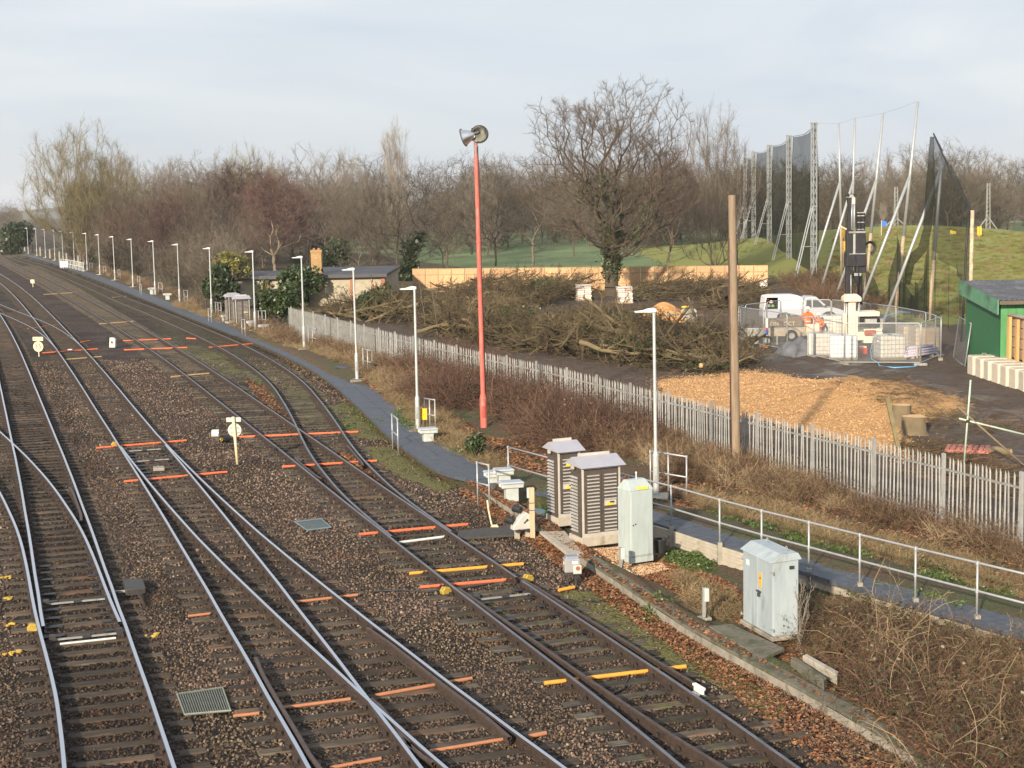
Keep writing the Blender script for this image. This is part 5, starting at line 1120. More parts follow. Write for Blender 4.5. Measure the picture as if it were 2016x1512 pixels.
# ---- lidded boxes on stems
M_boxg = mat('box_grey', (.48, .52, .50), .55, .1, .12, 6, stain=(.36, .38, .33), samt=.3)
def tbox(px, py, label, w=.62, d=.40, h=.52, hl=.14, ang=.25, sw=.34, z=None, tan=False):
    b = P(px, py, .2); b.z = max(.1, float(gz(b.x, b.y))) if z is None else z
    r = empty('lidded_box', b, ang, label, 'equipment box', 'grey lidded boxes beside the walkway')
    q = MB(); q.box((0, 0, (h-hl)/2), (sw, d*.7, h-hl)); q.build('stem', M_concL if tan else M_boxg, r, bev=.01)
    q = MB(); q.box((0, 0, h-hl/2-.02), (w, d, hl-.04)); q.build('tray', M_boxg, r, bev=.01)
    q = MB(); q.box((0, 0, h+.0), (w+.05, d+.06, .05), tap=.9); q.build('lid', mat('box_lid', (.42, .46, .50), .5, .15, .1) if 'box_lid' not in bpy.data.materials else bpy.data.materials['box_lid'], r, bev=.012)
    q = MB(); q.cyl((-w/2-.03, 0, h-hl*.55), (-w/2+.0, 0, h-hl*.55), .045, n=8); q.build('cable_gland', M_paper, r)
    return r
tbox(1007, 985, 'front one of the three lidded boxes behind the nearest guard rail', w=.60, h=.52)
tbox(992, 962, 'middle one of the three lidded boxes behind the nearest guard rail', w=.50, h=.42)
tbox(974, 954, 'rear one of the three lidded boxes behind the nearest guard rail', w=.55, h=.38)
tbox(843, 873, 'lidded box at the foot of the yellow number 2 sign', w=.60, h=.46)
tbox(442, 634, 'lidded box left of the far louvred cabinets', w=.42, h=.46)
tbox(495, 652, 'lidded box on a tan stem in front of the far louvred cabinets', w=.56, h=.5, tan=True)
tbox(520, 660, 'lidded box right of the fifth nearest lamp post', w=.66, h=.44)
tbox(299, 580.5, 'lidded box left of the eighth nearest lamp post', w=.65, h=.6)
tbox(330, 590, 'lidded box between the seventh and eighth nearest lamp posts', w=.7, h=.55)
# ---- text helper (flat lettering built as meshes)
def text(parent, s, size, loc, rot, mt, name='lettering'):
    cu = bpy.data.curves.new(name, 'FONT'); cu.body = s; cu.size = size; cu.align_x = 'CENTER'; cu.align_y = 'CENTER'; cu.extrude = .001
    o = bpy.data.objects.new(name, cu); COL.objects.link(o); dg = bpy.context.evaluated_depsgraph_get(); me = bpy.data.meshes.new_from_object(o.evaluated_get(dg)); bpy.data.objects.remove(o)
    me.materials.clear(); me.materials.append(mt); t = link(name, me, parent, loc, rot); return t
# ---- signs
def sign2():
    b = P(831, 848, .2); r = empty('number_sign', b, .05, 'yellow square sign with a number 2 beside the second nearest lamp post', 'sign')
    q = MB(); q.box((0, 0, .35), (.09, .07, .85)); q.build('post', mat('post_timber', (.36, .24, .16), .8), r)
    q = MB(); q.box((0, -.05, .60), (.37, .012, .40)); pl = q.build('panel', mat('sign_yellow', (.86, .52, .015), .45, 0, .04), r)
    text(pl, '2', .19, (0, -.058, .70), (math.pi/2, 0, 0), M_blk); q = MB(); q.box((0, -.058, .575), (.28, .003, .014)); q.build('line', mat('sign_brown', (.30, .08, .02), .6), pl)
sign2()
M_cream = mat('sign_cream', (.72, .60, .38), .6, 0, .08); M_galvS = mat('sign_back', (.50, .52, .45), .6, .1, .08, 3)
def sign15():
    b = P(77, 702, 0); r = empty('speed_sign', b, -.15, 'round cream sign reading 15 under an arrow plate, left of the second track', 'sign')
    q = MB(); q.cyl((0, 0, 0), (0, 0, .62), .035, n=8); q.build('post', M_cream, r)
    q = MB(); q.cyl((0, -.03, .58), (0, -.045, .58), .30, n=28); d = q.build('disc', M_cream, r)
    text(d, '15', .36, (0, -.05, .58), (math.pi/2, 0, 0), M_blk)
    q = MB(); q.box((0, -.035, 1.02), (.62, .015, .22)); a = q.build('arrow_plate', M_cream, r); q = MB(); q.box((-.12, -.045, 1.02), (.16, .004, .025)); q.add([(-.19, -.046, 1.06), (-.19, -.046, .98), (-.25, -.046, 1.02)], [(0, 1, 2)]); q.build('arrow', M_blk, a)
    q = MB(); q.cyl((0, 0, .6), (0, 0, 1.1), .03, n=8); q.build('upper_post', M_cream, r)
sign15()
def signback():
    b = P(468, 917, 0); top = PD(459, 823, b.y); r = empty('speed_sign', b, 0, 'back of a round grey sign on a pale post between the tracks', 'sign'); H = top.z; lean = top.x-b.x
    M = Matrix.Shear('XY', 3, (0, 0)); 
    q = MB(); q.cyl((0, 0, -.05), (lean, 0, H+.04), .045, .05, n=8); q.build('post', M_cream, r, smooth=True)
    k = (917-847)/(917-823); cx = lean*k
    q = MB(); q.cyl((cx, .05, H*k), (cx, .07, H*k), .215, n=28); d = q.build('disc', M_galvS, r)
    q = MB(); q.box((lean, .06, H-.06), (.46, .015, .14)); q.build('plate', M_galvS, r)
    for zz in (H*k+.07, H*k-.08): q = MB(); q.box((cx, .035, zz), (.30, .02, .025)); q.build('bracket', M_galvW, d)
signback()
def small_plate():
    b = P(65, 565, 0); r = empty('plate_sign', b, -.2, 'small cream plate on a post between the far tracks', 'sign'); q = MB(); q.cyl((0, 0, 0), (0, 0, .6), .04, n=6); q.build('post', M_cream, r); q = MB(); q.box((0, -.05, .62), (.46, .02, .40)); q.build('plate', M_cream, r)
small_plate()
# ---- ground signal, posts, boxes
M_siggrey = mat('signal_grey', (.50, .50, .47), .5, 0, .08)
M_wood = mat('stake_timber', (.50, .41, .27), .85, 0, .15, 4, .3, 30, stretch=(10, 10, 1))
def ground_signal():
    b = P(1028, 1060, 0); r = empty('ground_signal', b, .35, 'triangular grey ground position signal with black lamp hoods beside the wooden stake', 'ground signal')
    for x in (-.13, .13): q = MB(); q.box((x, 0, .08), (.09, .16, .22)); q.build('leg', M_concL, r, bev=.006)
    q = MB(); q.prism([(-.27, .24), (.25, .24), (.25, .42), (.17, .60), (.09, .66), (.0, .62), (-.25, .34)], -.12, .12); bd = q.build('housing', M_siggrey, r, bev=.02)
    for x, z in ((-.2, .44), (.0, .70)): q = MB(); q.cyl((x-.02, .0, z), (x-.13, .18, z+.04), .085, .1, 12); q.build('lamp_hood', M_blk, bd, smooth=False)
    for x in (-.12, .12): q = MB(); q.lathe([(.0, .05), (.06, .04), (.09, -.02)], (x, -.11, .21), 10); q.build('cable_gland', M_blk, r, smooth=True)
    q = MB(); q.box((.06, -.125, .44), (.13, .012, .03), M=Ry(-.7)); q.box((.10, -.125, .47), (.05, .014, .05), M=Ry(-.7)); q.build('catch', M_dkm, bd)
ground_signal()
def stake():
    b = P(1048, 1053, .1); r = empty('wooden_stake', b, .2, 'square wooden stake with a small grey box beside the ground signal', 'stake'); q = MB(); q.box((0, 0, .55), (.12, .12, 1.25)); q.build('post', M_wood, r, bev=.008)
    q = MB(); q.box((-.085, .02, 1.04), (.05, .09, .25)); q.build('switch_box', M_boxg, r, bev=.01)
    for zz in (.80, .62): q = MB(); q.box((0, 0, zz), (.13, .13, .015)); q.build('strap', M_blk, r)
stake()
def thin_post():
    b = P(970, 1040, .05); r = empty('cream_pole', b, 0, 'thin cream pole with a hooked foot left of the ground signal', 'pole'); q = MB(); q.tube([(-.12, 0, .72), (-.10, 0, .5), (-.03, 0, .12), (0, 0, .05)], .022, 7); q.build('rod', M_cream, r, smooth=True); q = MB(); q.tube([(0, 0, .05), (.1, -.02, .06), (.14, -.04, .0)], .04, 6); q.box((.03, 0, .02), (.16, .1, .06)); q.build('foot', M_cream, r)
thin_post()
def junction_box():
    b = P(1126, 1150, 0); r = empty('junction_box', b, .12, 'small grey box with white labels and a rust patch in front of the trough', 'junction box')
    for x in (-.1, .08): q = MB(); q.box((x, 0, .10), (.05, .06, .26)); q.build('leg', M_dkm, r)
    for k in range(3): q = MB(); q.tube([(.08+.03*k, -.05, .24), (.09+.03*k, -.06, .12), (.14+.06*k, -.07, .02), (.25+.08*k, -.1, .015)], .014, 5); q.build('cable', M_blk, r, smooth=True)
    q = MB(); q.box((0, 0, .25), (.32, .24, .06)); q.build('bracket', M_dkm, r)
    M_jb = mat('box_midgrey', (.30, .30, .30), .55, 0, .1); q = MB(); q.box((0, 0, .43), (.34, .26, .30)); bd = q.build('body', M_jb, r, bev=.02)
    q = MB(); q.box((0, 0, .60), (.30, .24, .06), tap=.85); q.build('lid', mat('box_lid_blue', (.22, .25, .32), .5), bd, bev=.012)
    q = MB(); q.box((.05, -.134, .50), (.12, .006, .055)); q.build('label', M_paper, bd); q = MB(); q.box((-.174, -.02, .48), (.006, .10, .06)); q.build('label', M_paper, bd)
    q = MB(); q.box((.10, -.15, .35), (.18, .04, .19)); c = q.build('cover', M_boxg, bd, bev=.012); q = MB(); q.cyl((.11, -.172, .38), (.11, -.176, .38), .05, n=9); q.build('rust_patch', mat('rust_orange', (.33, .13, .06), .9, 0, .3), c)
junction_box()
def small_post(px, py, label, h=.62):
    b = P(px, py, .2); b.z = .16; r = empty('switch_post', b, .2, label, 'post'); q = MB(); q.box((0, 0, h/2), (.06, .05, h)); q.build('post', M_galvW, r); q = MB(); q.box((.045, -.02, h-.14), (.09, .09, .26)); q.build('switch_box', M_boxg, r, bev=.012); q = MB(); q.tube([(.05, -.05, h-.25), (.05, -.06, .2), (.02, -.06, .02)], .014, 5); q.build('cable', M_blk, r, smooth=True); q = MB(); q.box((0, 0, .02), (.24, .2, .05)); q.build('base', M_conc, r)
small_post(1386, 1215, 'short post with a small grey switch box among leaves, left of the big cabinet')
small_post(1222, 1118, 'short post with a switch box at the foot of the tall grey cabinet', .5)
def track_machine():
    b = P(425, 875, 0); r = empty('track_machine', b, 0, 'grey box with a white lid on a stand beside the round sign back', 'equipment box')
    for x in (-.1, .1): q = MB(); q.box((x, 0, .14), (.04, .04, .34)); q.build('leg', M_dkm, r)
    q = MB(); q.box((0, 0, .40), (.26, .22, .22)); bd = q.build('body', M_cabb, r, bev=.015); q = MB(); q.add([(-.09, -.125, .40), (.13, -.125, .40), (.13, -.09, .53), (-.09, -.09, .53)], [(0, 1, 2, 3)]); q.build('white_panel', M_white, bd)
    q = MB(); q.tube([(.1, 0, .1), (.25, 0, .2), (.38, -.02, .12)], .02, 5); q.build('cable', M_blk, r, smooth=True)
    b = P(443, 872, 0); r = empty('track_motor', b, 0, 'black drum with a yellow cap next to the white-lidded box', 'equipment'); q = MB(); q.cyl((.12, .1, .15), (-.1, -.1, .15), .13, n=14); q.build('drum', M_blk, r, bev=.01); q = MB(); q.cyl((-.102, -.102, .15), (-.108, -.108, .15), .085, n=12); q.build('cap', M_yel, r); q = MB(); q.tube([(.12, .1, .15), (.4, .2, .1), (.5, .25, .03)], .02, 5); q.build('cable', M_blk, r)
track_machine()
def dwarf_signal():
    b = P(222, 686, 0); r = empty('dwarf_signal', b, -.2, 'small pale dwarf signal between the tracks at left', 'ground signal'); q = MB(); q.prism([(-.2, .05), (.2, .05), (.24, .55), (.1, .66), (-.14, .66)], -.1, .1); h = q.build('housing', M_siggrey, r, bev=.03); q = MB(); q.cyl((.02, -.11, .38), (.02, -.13, .38), .06, n=10); q.build('lens', M_blk, h)
    for x in (-.36, -.22): q = MB(); q.cyl((x, .1, .1), (x, .1, .72), .07, n=8); q.build('hood', M_blk, r)
dwarf_signal()
def buffer_stop():
    b = P(4, 497, 0); r = empty('buffer_stop', b, .3, 'red buffer stop at the far end of the tracks', 'buffer stop'); M_red = mat('buffer_red', (.45, .06, .05), .6)
    for x in (-1.1, 1.1): q = MB(); q.cyl((x, 0, 0), (x, 0, 1.7), .14, n=6); q.cyl((x, 0, 1.4), (x, 2.2, 0), .12, n=6); q.build('strut', M_dkm, r)
    q = MB(); q.box((0, -.2, 1.5), (3.0, .35, .55)); q.build('beam', M_red, r, bev=.03)
buffer_stop()
# ---- grates and covers
def grate(px, label, mt, nb):
    q = [P(a, b, .05) for a, b in px]; c = sum(q, Vector())/4; r = empty('drain_grate', c, 0, label, 'grate'); q = [v-c for v in q]
    fr = MB(); fr.tube([*q, q[0]], .02, 4, False); fr.build('frame', mt, r)
    b = MB(); b.quad(*[v+Vector((0, 0, -.02)) for v in q]); b.build('backing', M_dkm, r)
    for i in range(1, nb):
        t = i/nb; m_ = MB(); m_.tube([q[0].lerp(q[1], t), q[3].lerp(q[2], t)], .009, 4); m_.build('bar', mt, r)
grate([(349, 1366), (438, 1354), (454, 1399), (364, 1407)], 'square grey drain grate between the first two tracks in the foreground', mat('grate_grey', (.22, .24, .20), .6, .3), 19)
grate([(580, 1027), (632, 1021), (652, 1038), (605, 1044)], 'bluish square grate in the ballast left of the turnout', mat('grate_blue', (.17, .23, .26), .6, .2), 14)
def disc(px, py, r_, label, mt, z=.0):
    b = P(px, py, .2); b.z = float(gz(b.x, b.y))+.03; q = MB(); q.lathe([(0, .03), (r_*.9, .028), (r_, .0), (r_, -.06)], (0, 0, 0), 22); o = q.build('manhole_cover', mt, None, b, smooth=False); tag(o, label, 'manhole cover'); return o
disc(1046, 1003, .40, 'round blue-grey manhole cover behind the wooden stake', mat('cover_blue', (.09, .15, .19), .6, 0, .35, 5, stain=(.16, .15, .12), samt=.5))
disc(679, 733, .45, 'dark round cover beside the walkway near the third lamp post', mat('cover_dark', (.05, .055, .065), .6))
# ---- painted tubes tied across the tracks
def paint(name, c): return mat(name, c, .6, 0, .12, 6, stain=(c[0]*.45, c[1]*.4, c[2]*.5), samt=.3, sscale=5)
M_or = paint('tube_orange_red', (.70, .155, .065)); M_yo = paint('tube_amber', (.72, .33, .045)); M_fo = paint('tube_faded_orange', (.42, .18, .09)); M_ta = paint('tube_tan', (.46, .31, .15)); M_wt = paint('tube_white', (.62, .62, .62))
_TUBES = [((1072, 1345), (1350, 1312), M_yo, .034, 'amber tube across the foreground right-hand track below the white rail end'), ((806, 1129), (1030, 1110), M_yo, .034, 'amber tube across the track left of the small grey junction box'), ((827, 1156), (1048, 1137), M_or, .032, 'faded red tube beside the yellow clamp'), ((707, 1052), (921, 1032), M_or, .034, 'orange tube across the switch blades left of the ground signal'), ((555, 919), (742, 907), M_or, .036, 'orange tube across the turnout just below its crossing'), ((458, 861), (705, 850), M_or, .038, 'orange tube across the turnout crossing behind the round sign back'), ((190, 882), (367, 867), M_or, .034, 'orange tube at the switch toes of the second track'), ((244, 948), (447, 929), M_or, .034, 'orange tube on the second track below the switch toes'), ((244, 689), (368, 684), M_or, .042, 'orange tube across the third track beside the dwarf signal'), ((412, 684), (505, 676), M_or, .040, 'orange tube across the siding beside the walkway'), ((242, 671), (337, 667), M_or, .036, 'orange tube across the third track, beyond the one by the dwarf signal'), ((367, 666), (386, 667), M_or, .04, 'short orange tube between the third track and the siding'), ((84, 695), (192, 687), M_or, .04, 'red-orange tube right of the sign reading 15'), ((159, 674), (177, 671), M_or, .04, 'short orange tube just right of the second track'), ((86, 580), (148, 576), M_ta, .05, 'tan tube across the third track in the distance'), ((370, 1213), (413, 1208), M_fo, .026, 'faded orange strip beside the second track, upper left foreground'), ((584, 1185), (704, 1171), M_fo, .028, 'faded orange strip across the second track above the crossing'), ((554, 1394), (690, 1376), M_fo, .026, 'faded orange strip left of the crossing nose'), ((739, 1369), (929, 1335), M_fo, .028, 'faded orange strip right of the crossing nose'), ((649, 1512), (750, 1493), M_fo, .026, 'faded orange strip at the bottom edge below the crossing'), ((846, 1479), (1010, 1452), M_fo, .026, 'faded pink-orange strip at the bottom right of the second track'), ((459, 1410), (510, 1404), M_fo, .026, 'short faded orange strip right of the square drain grate'), ((1040, 1450), (1075, 1443), M_fo, .032, 'short pink-orange tube piece beside the second track bottom right'), ((785, 1068), (880, 1056), M_wt, .03, 'white painted bar between the rails left of the ground signal'), ((118, 1268), (228, 1256), M_wt, .02, 'white stencilled strip between the rails of the leftmost track'), ((337, 742), (412, 735), M_ta, .035, 'tan tube across the third track near the siding bend'), ((196, 638), (262, 633), M_ta, .045, 'tan tube across the third track left of the siding'), ((222, 586), (250, 583), M_ta, .04, 'pale bar across the far siding'), ((1100, 1162), (1130, 1156), M_yo, .035, 'short amber tube below the small grey junction box'), ((55, 647), (112, 640), M_fo, .04, 'faded orange tube across the far turnout at left'), ((128, 708), (200, 702), M_ta, .035, 'tan tube right of the sign reading 15')]
for a, b, m_, r_, lb in _TUBES:
    p, q = P(*a, .05), P(*b, .05); mb = MB(); mb.cyl((p-q)/2, (q-p)/2, r_*1.08, n=10); o = mb.build('painted_tube', m_, None, (p+q)/2, smooth=False, auto=40); tag(o, lb, 'tube', 'painted tubes tied across the tracks')
# ---- yellow clamps and switch gear
def clamp(px, py, label, ang):
    b = P(px, py, .0); r = empty('rail_clamp', b, ang, label, 'rail clamp'); q = MB(); q.prism([(-.10, .03), (.10, .03), (.12, .10), (.07, .17), (-.05, .19), (-.12, .11)], -.07, .07); q.build('body', mat('clamp_yellow', (.48, .33, .045), .7, 0, .35, 9, stain=(.10, .07, .03), samt=.6, sscale=8), r, bev=.015)
    q = MB(); q.box((0, 0, .02), (.2, .14, .05)); q.build('foot', M_dkm, r)
clamp(878, 1172, 'yellow rail clamp left of the switch blades beside the faded red tube', .6); clamp(1040, 1147, 'yellow rail clamp on the right side of the switch blades', .6)
clamp(66, 1245, 'yellow-brown clamp outside the leftmost track at the switch toes', .2); clamp(226, 880, 'yellow-brown clamp at the switch toes of the second track', .3)
def stretcher(route, y, label, dark=M_dkm):
    x = float(rx(route, y)); s = float(rslope(route, y)); a = math.atan2(-s, 1); r = empty('switch_stretcher', (x, y, 0), a, label, 'switch gear'); q = MB(); q.box((0, 0, .085), (1.36, .05, .03)); q.build('bar', M_galvW, r); q = MB(); q.box((-.1, .06, .10), (.5, .03, .03)); q.box((0, .0, .10), (.14, .12, .05)); q.build('adjuster', dark, r); q = MB(); q.box((.62, 0, .12), (.12, .14, .12)); q.build('bracket', M_dkm, r); q = MB(); q.box((-.62, 0, .12), (.12, .14, .12)); q.build('bracket', M_dkm, r)
stretcher('A', 28.9, 'switch stretcher bar between the rails of the leftmost track'); stretcher('B', 52.0, 'switch stretcher bar at the toes of the second track'); stretcher('E', 31.3, 'dark switch stretcher bar beside the yellow clamps')
stretcher('A', 31.6, 'second switch stretcher bar of the leftmost track, just beyond the toes'); stretcher('B', 49.8, 'switch stretcher bar of the second track, below its toes')
def slides(route, y0, y1, sides, label):
    r = empty('switch_slide_plates', (0, 0, 0), 0, label, 'switch gear')
    for sd in sides:
        for y in np.arange(y0, y1, .66):
            x = float(rx(route, y)); sl = float(rslope(route, y)); L = math.hypot(1, sl); q = MB(); q.box((0, 0, 0), (.40, .16, .02)); q.build('slide_plate', M_blk, r, (x+sd*.58/L, y-sd*.58*sl/L, .045), math.atan2(-sl, 1))
slides('A', 29.3, 35.5, (-1, 1), 'black greased slide plates under the switch of the leftmost track'); slides('E', 28.5, 32.3, (-1, 1), 'black greased slide plates beside the yellow clamps'); slides('BD', 46.5, 52.3, (-1, 1), 'black greased slide plates under the switch of the second track')
def motor(px, py, label, a=.3):
    b = P(px, py, .0); r = empty('point_motor', b, a, label, 'switch gear'); q = MB(); q.box((0, 0, .1), (.42, .9, .16)); q.build('casing', M_dkm, r, bev=.02); q = MB(); q.cyl((.05, -.6, .1), (.1, -1.5, .06), .03, n=6); q.build('rod', M_rust, r); q = MB(); q.box((-.35, -.2, .08), (.5, .06, .05)); q.build('link_bar', M_galvW, r)
motor(265, 1165, 'dark point motor right of the leftmost track', .3)
q_ = MB(); q_.box((0, 0, .09), (.34, .42, .1)); tag(q_.build('cover_plate', mat('plate_grey', (.30, .27, .24), .8), None, P(313, 928, 0), .25, bev=.02), 'grey cover plate between the rails at the switch of the second track', 'cover plate')
q_ = MB(); q_.box((0, 0, .07), (.26, .26, .14)); tag(q_.build('white_box', M_white, None, P(138, 692, 0), .1, bev=.02), 'small white box between the rails at the far switch', 'box')
q_ = MB(); q_.tube([(0, 0, .03), (.5, .4, .02), (.9, 1.3, .03), (.8, 2.2, .02), (1.2, 3.2, .03)], .018, 6); tag(q_.build('black_cable', M_blk, None, P(1085, 1400, 0), -.3, smooth=True), 'loose black cable on the ballast left of the right-hand track', 'cable')
q_ = MB(); q_.tube([(0, 0, .03), (.6, .05, .05), (1.2, -.05, .02), (1.9, .12, .03), (2.6, .5, .03)], .018, 6); tag(q_.build('black_cable', M_blk, None, P(730, 1168, 0), .0, smooth=True), 'loose black cable beside the yellow clamp', 'cable')
def bucket():
    b = P(1300, 1088, .2); r = empty('black_bucket', b, 0, 'black bucket behind the tall grey cabinet', 'bucket'); q = MB(); q.lathe([(0, .01), (.12, .01), (.16, .30), (.175, .30), (.175, .32), (.15, .32), (.11, .03), (0, .03)], (0, 0, 0), 16); q.build('body', M_blk, r, smooth=False); q = MB(); q.tube([(.16, 0, .3), (.2, -.05, .38), (.12, -.1, .44)], .008, 5); q.build('handle', M_blk, r)
bucket()
# ---- red floodlight mast and wooden pole
M_redp = mat('red_paint_faded', (.58, .115, .085), .6, 0, .25, 2.5, .1, 30, stain=(.44, .20, .16), samt=.5, sscale=3.5, stretch=(3, 3, .6))
M_refl = NT('reflector').out((.78, .79, .76), .18, 1.0); M_alum = NT('spun_aluminium').out((.72, .73, .75), .32, 1.0)
def red_mast():
    b = P(953, 846, .2); top = PD(936.5, 282, b.y); H = top.z-.2; lx = top.x-b.x; r = empty('floodlight_mast', b, 0, 'tall red floodlight mast with two round reflectors', 'floodlight mast'); ax = Vector((lx, 0, H)).normalized()
    q = MB(); q.cyl((0, 0, -.2), ax*1.12, .125, .125, 16); q.cyl(ax*1.12, ax*1.30, .125, .085, 16, False); q.build('base_section', M_redp, r, auto=40)
    q = MB(); q.cyl(ax*1.30, ax*(H-.42), .085, .072, 16); q.build('shaft', M_redp, r, auto=40)
    q = MB(); q.cyl(ax*(H-.42), ax*(H+.1), .068, .066, 14); q.build('top_sleeve', mat('red_paint_worn', (.40, .22, .20), .6, .1, .3, 6, stain=(.12, .11, .13), samt=.6), r, auto=40)
    T = ax*H
    for k_ in (.36, .66): q = MB(); q.cyl(ax*(H*k_), ax*(H*k_+.05), .092, n=14); q.build('joint_band', M_redp, r)
    q = MB(); q.box((0, -.122, .65), (.10, .03, .42)); q.build('access_door', mat('red_paint_dark', (.36, .07, .055), .6), r, bev=.006)
    q = MB(); q.box((0, 0, -.02), (.42, .42, .05)); q.build('base_plate', M_rust, r)
    q = MB(); q.tube([(.09, -.02, .9), ax*(H*.5)+Vector((.085, -.02, 0)), ax*(H-.1)+Vector((.075, -.02, 0))], .012, 5); q.build('cable', M_blk, r, smooth=True)
    def head(c, aim, name):
        M = Vector(aim).to_track_quat('Z', 'Y').to_matrix()
        q = MB(); q.lathe([(.07, -.42), (.13, -.36), (.20, -.22), (.27, -.06), (.30, 0), (.31, 0)], c, 26, M); s = q.build('reflector_shell', M_alum, r, smooth=True)
        q = MB(); q.lathe([(.295, -.002), (.25, -.08), (.17, -.24), (.10, -.33), (0, -.36)], c, 26, M); q.build('reflector_bowl', M_refl, s, smooth=True)
        q = MB(); q.lathe([(.285, .012), (.318, .012), (.318, -.02), (.285, -.02)], c, 26, M); q.build('rim', M_dkm, s)
        q = MB(); q.cyl(Vector(c)+M @ Vector((0, 0, -.34)), Vector(c)+M @ Vector((0, 0, -.16)), .045, .035, 10); q.build('bulb', M_white, s, smooth=True)
        q = MB(); q.cyl(Vector(c)+M @ Vector((0, 0, -.42)), Vector(c)+M @ Vector((0, 0, -.62)), .075, n=10); q.build('lamp_holder', M_dkm, s)
    head(T+Vector((.14, -.12, .30)), (.12, -1, -.22), 'a'); head(T+Vector((-.42, -.02, .20)), (-1, .25, -.32), 'b')
    q = MB(); q.box(T+Vector((-.12, 0, .16)), (.26, .08, .14)); q.cyl(T+Vector((-.12, .02, .2)), T+Vector((-.06, .06, .52)), .085, .075, 8); q.build('bracket', M_dkm, r)
red_mast()
def wood_pole():
    b = P(1450, 936, .25); top = PD(1441, 384, b.y); H = top.z-b.z; lx = top.x-b.x; r = empty('wooden_pole', b, 0, 'weathered wooden telegraph pole with its top cut off', 'pole')
    q = MB(); q.cyl((0, 0, -.3), (lx, 0, H), .135, .105, 16); q.build('shaft', mat('pole_wood', (.25, .188, .130), .9, 0, .3, 2.2, .6, 12, stain=(.16, .10, .06), samt=.35, sscale=1.5, stretch=(6, 6, .5)), r, auto=40)
    q = MB(); q.tube([(-.135, -.03, 0), (-.13+lx*.5, -.03, H*.5), (-.115+lx*.85, -.03, H*.85)], .026, 6); q.build('conduit', mat('conduit_brown', (.075, .04, .03), .7), r, smooth=True)
    q = MB(); q.cyl((lx*.85-.1, -.02, H*.845), (lx*.85-.85, -.02, H*.84), .012, .008, 6); q.build('step_iron', M_rust, r)
wood_pole()
# ================================================================== CLEARED SITE, DRILLING RIG, GOLF NET
SZ = VZ
# ---- lattice masts and net
def lattice_mast(px, ytop, label, H=15.4, wd=.62, leg=True, base=None):
    dep = (H+SZ-CAMH)*FPX/((402.6-(px-1602)*-.020)-ytop+.0001) if base is None else base
    b = PD(px, 500, dep); x = b.x; z = float(gz(x, dep)); H = PD(px, ytop, dep).z-z
    r = empty('lattice_mast', (x, dep, z), .35, label, 'lattice mast', 'lattice masts holding the golf net'); h = wd/2
    c = [(-h, -h), (h, -h), (h, h), (-h, h)]
    for sx, sy in c: q = MB(); q.box((sx, sy, H/2), (.075, .075, H)); q.build('chord', M_galv, r)
    n = int(H/.72)
    q = MB()
    for i in range(n):
        z0, z1 = H*i/n, H*(i+1)/n
        for k in range(4):
            a, d = c[k], c[(k+1) % 4]
            if i % 2: a, d = d, a
            q.cyl((*a, z0), (*d, z1), .028, n=4, cap=False)
    o = q.build('lacing', M_galv, r); o['kind'] = 'stuff'
    for zz in (H*.28, H*.46, H*.74, H-.05): q = MB(); q.box((0, 0, zz), (wd+.12, wd+.12, .09)); q.build('collar', M_galv, r)
    if leg:
        for s in (-1, 1): q = MB(); q.cyl((-h, s*h, H*.46), (-h-1.75, s*h, -.1), .055, n=6); q.build('brace', M_galv, r)
        q = MB(); q.cyl((-h-.95, -h, H*.2), (-h-.95, h, H*.2), .04, n=5); q.build('brace_tie', M_galv, r)
        q = MB(); q.cyl((-h-.95, 0, H*.2), (-h, 0, H*.2), .04, n=5); q.build('brace_tie', M_galv, r)
    return Vector((x, dep, z)), H
_mw = ['nearest and tallest-looking lattice mast at the end of the net', 'second lattice mast from the near end of the net', 'third lattice mast from the near end of the net', 'fourth lattice mast from the near end of the net', 'fifth lattice mast from the near end of the net', 'sixth lattice mast from the near end of the net', 'seventh lattice mast from the near end of the net', 'farthest lattice mast of the net line']
MASTS = []
for i, (px, yt, dp) in enumerate([(1602, 241, 141), (1553, 266, 165), (1514.5, 285, 189), (1484, 298, 212), (1467, 311, 240), (1454.5, 322, 268), (1445, 332, 298), (1437, 340, 330)]):
    MASTS.append(lattice_mast(px, yt, _mw[i], base=dp, wd=.36))
def net_mat(name, dens):
    m = NT(name); m.out((.025, .030, .022), .9, 0, .1); tr = m.n('ShaderNodeBsdfTransparent'); mx = m.n('ShaderNodeMixShader')
    v = m.coord('UV'); f = m.noise(m.coord('Object'), .4, 3); m.l(m.math('ADD', m.math('MULTIPLY', f, .25), dens-.125), mx.inputs[0])
    m.l(tr.outputs[0], mx.inputs[1]); m.l(m.b.outputs[0], mx.inputs[2]); m.l(mx.outputs[0], m.t.nodes['Material Output'].inputs[0]); return m.m
M_net = net_mat('net_mesh', .70); M_netD = net_mat('net_mesh_folded', .50); M_netL = net_mat('net_mesh_light', .22)
def grid_sheet(P00, P10, P01, P11, nu, nv, fn=None):
    V = []
    for j in range(nv+1):
        for i in range(nu+1):
            u, v = i/nu, j/nv; p = (Vector(P00)*(1-u)+Vector(P10)*u)*(1-v)+(Vector(P01)*(1-u)+Vector(P11)*u)*v
            if fn: p = p+Vector(fn(u, v))
            V.append(tuple(p))
    return np.array(V), grid_faces(nv+1, nu+1)
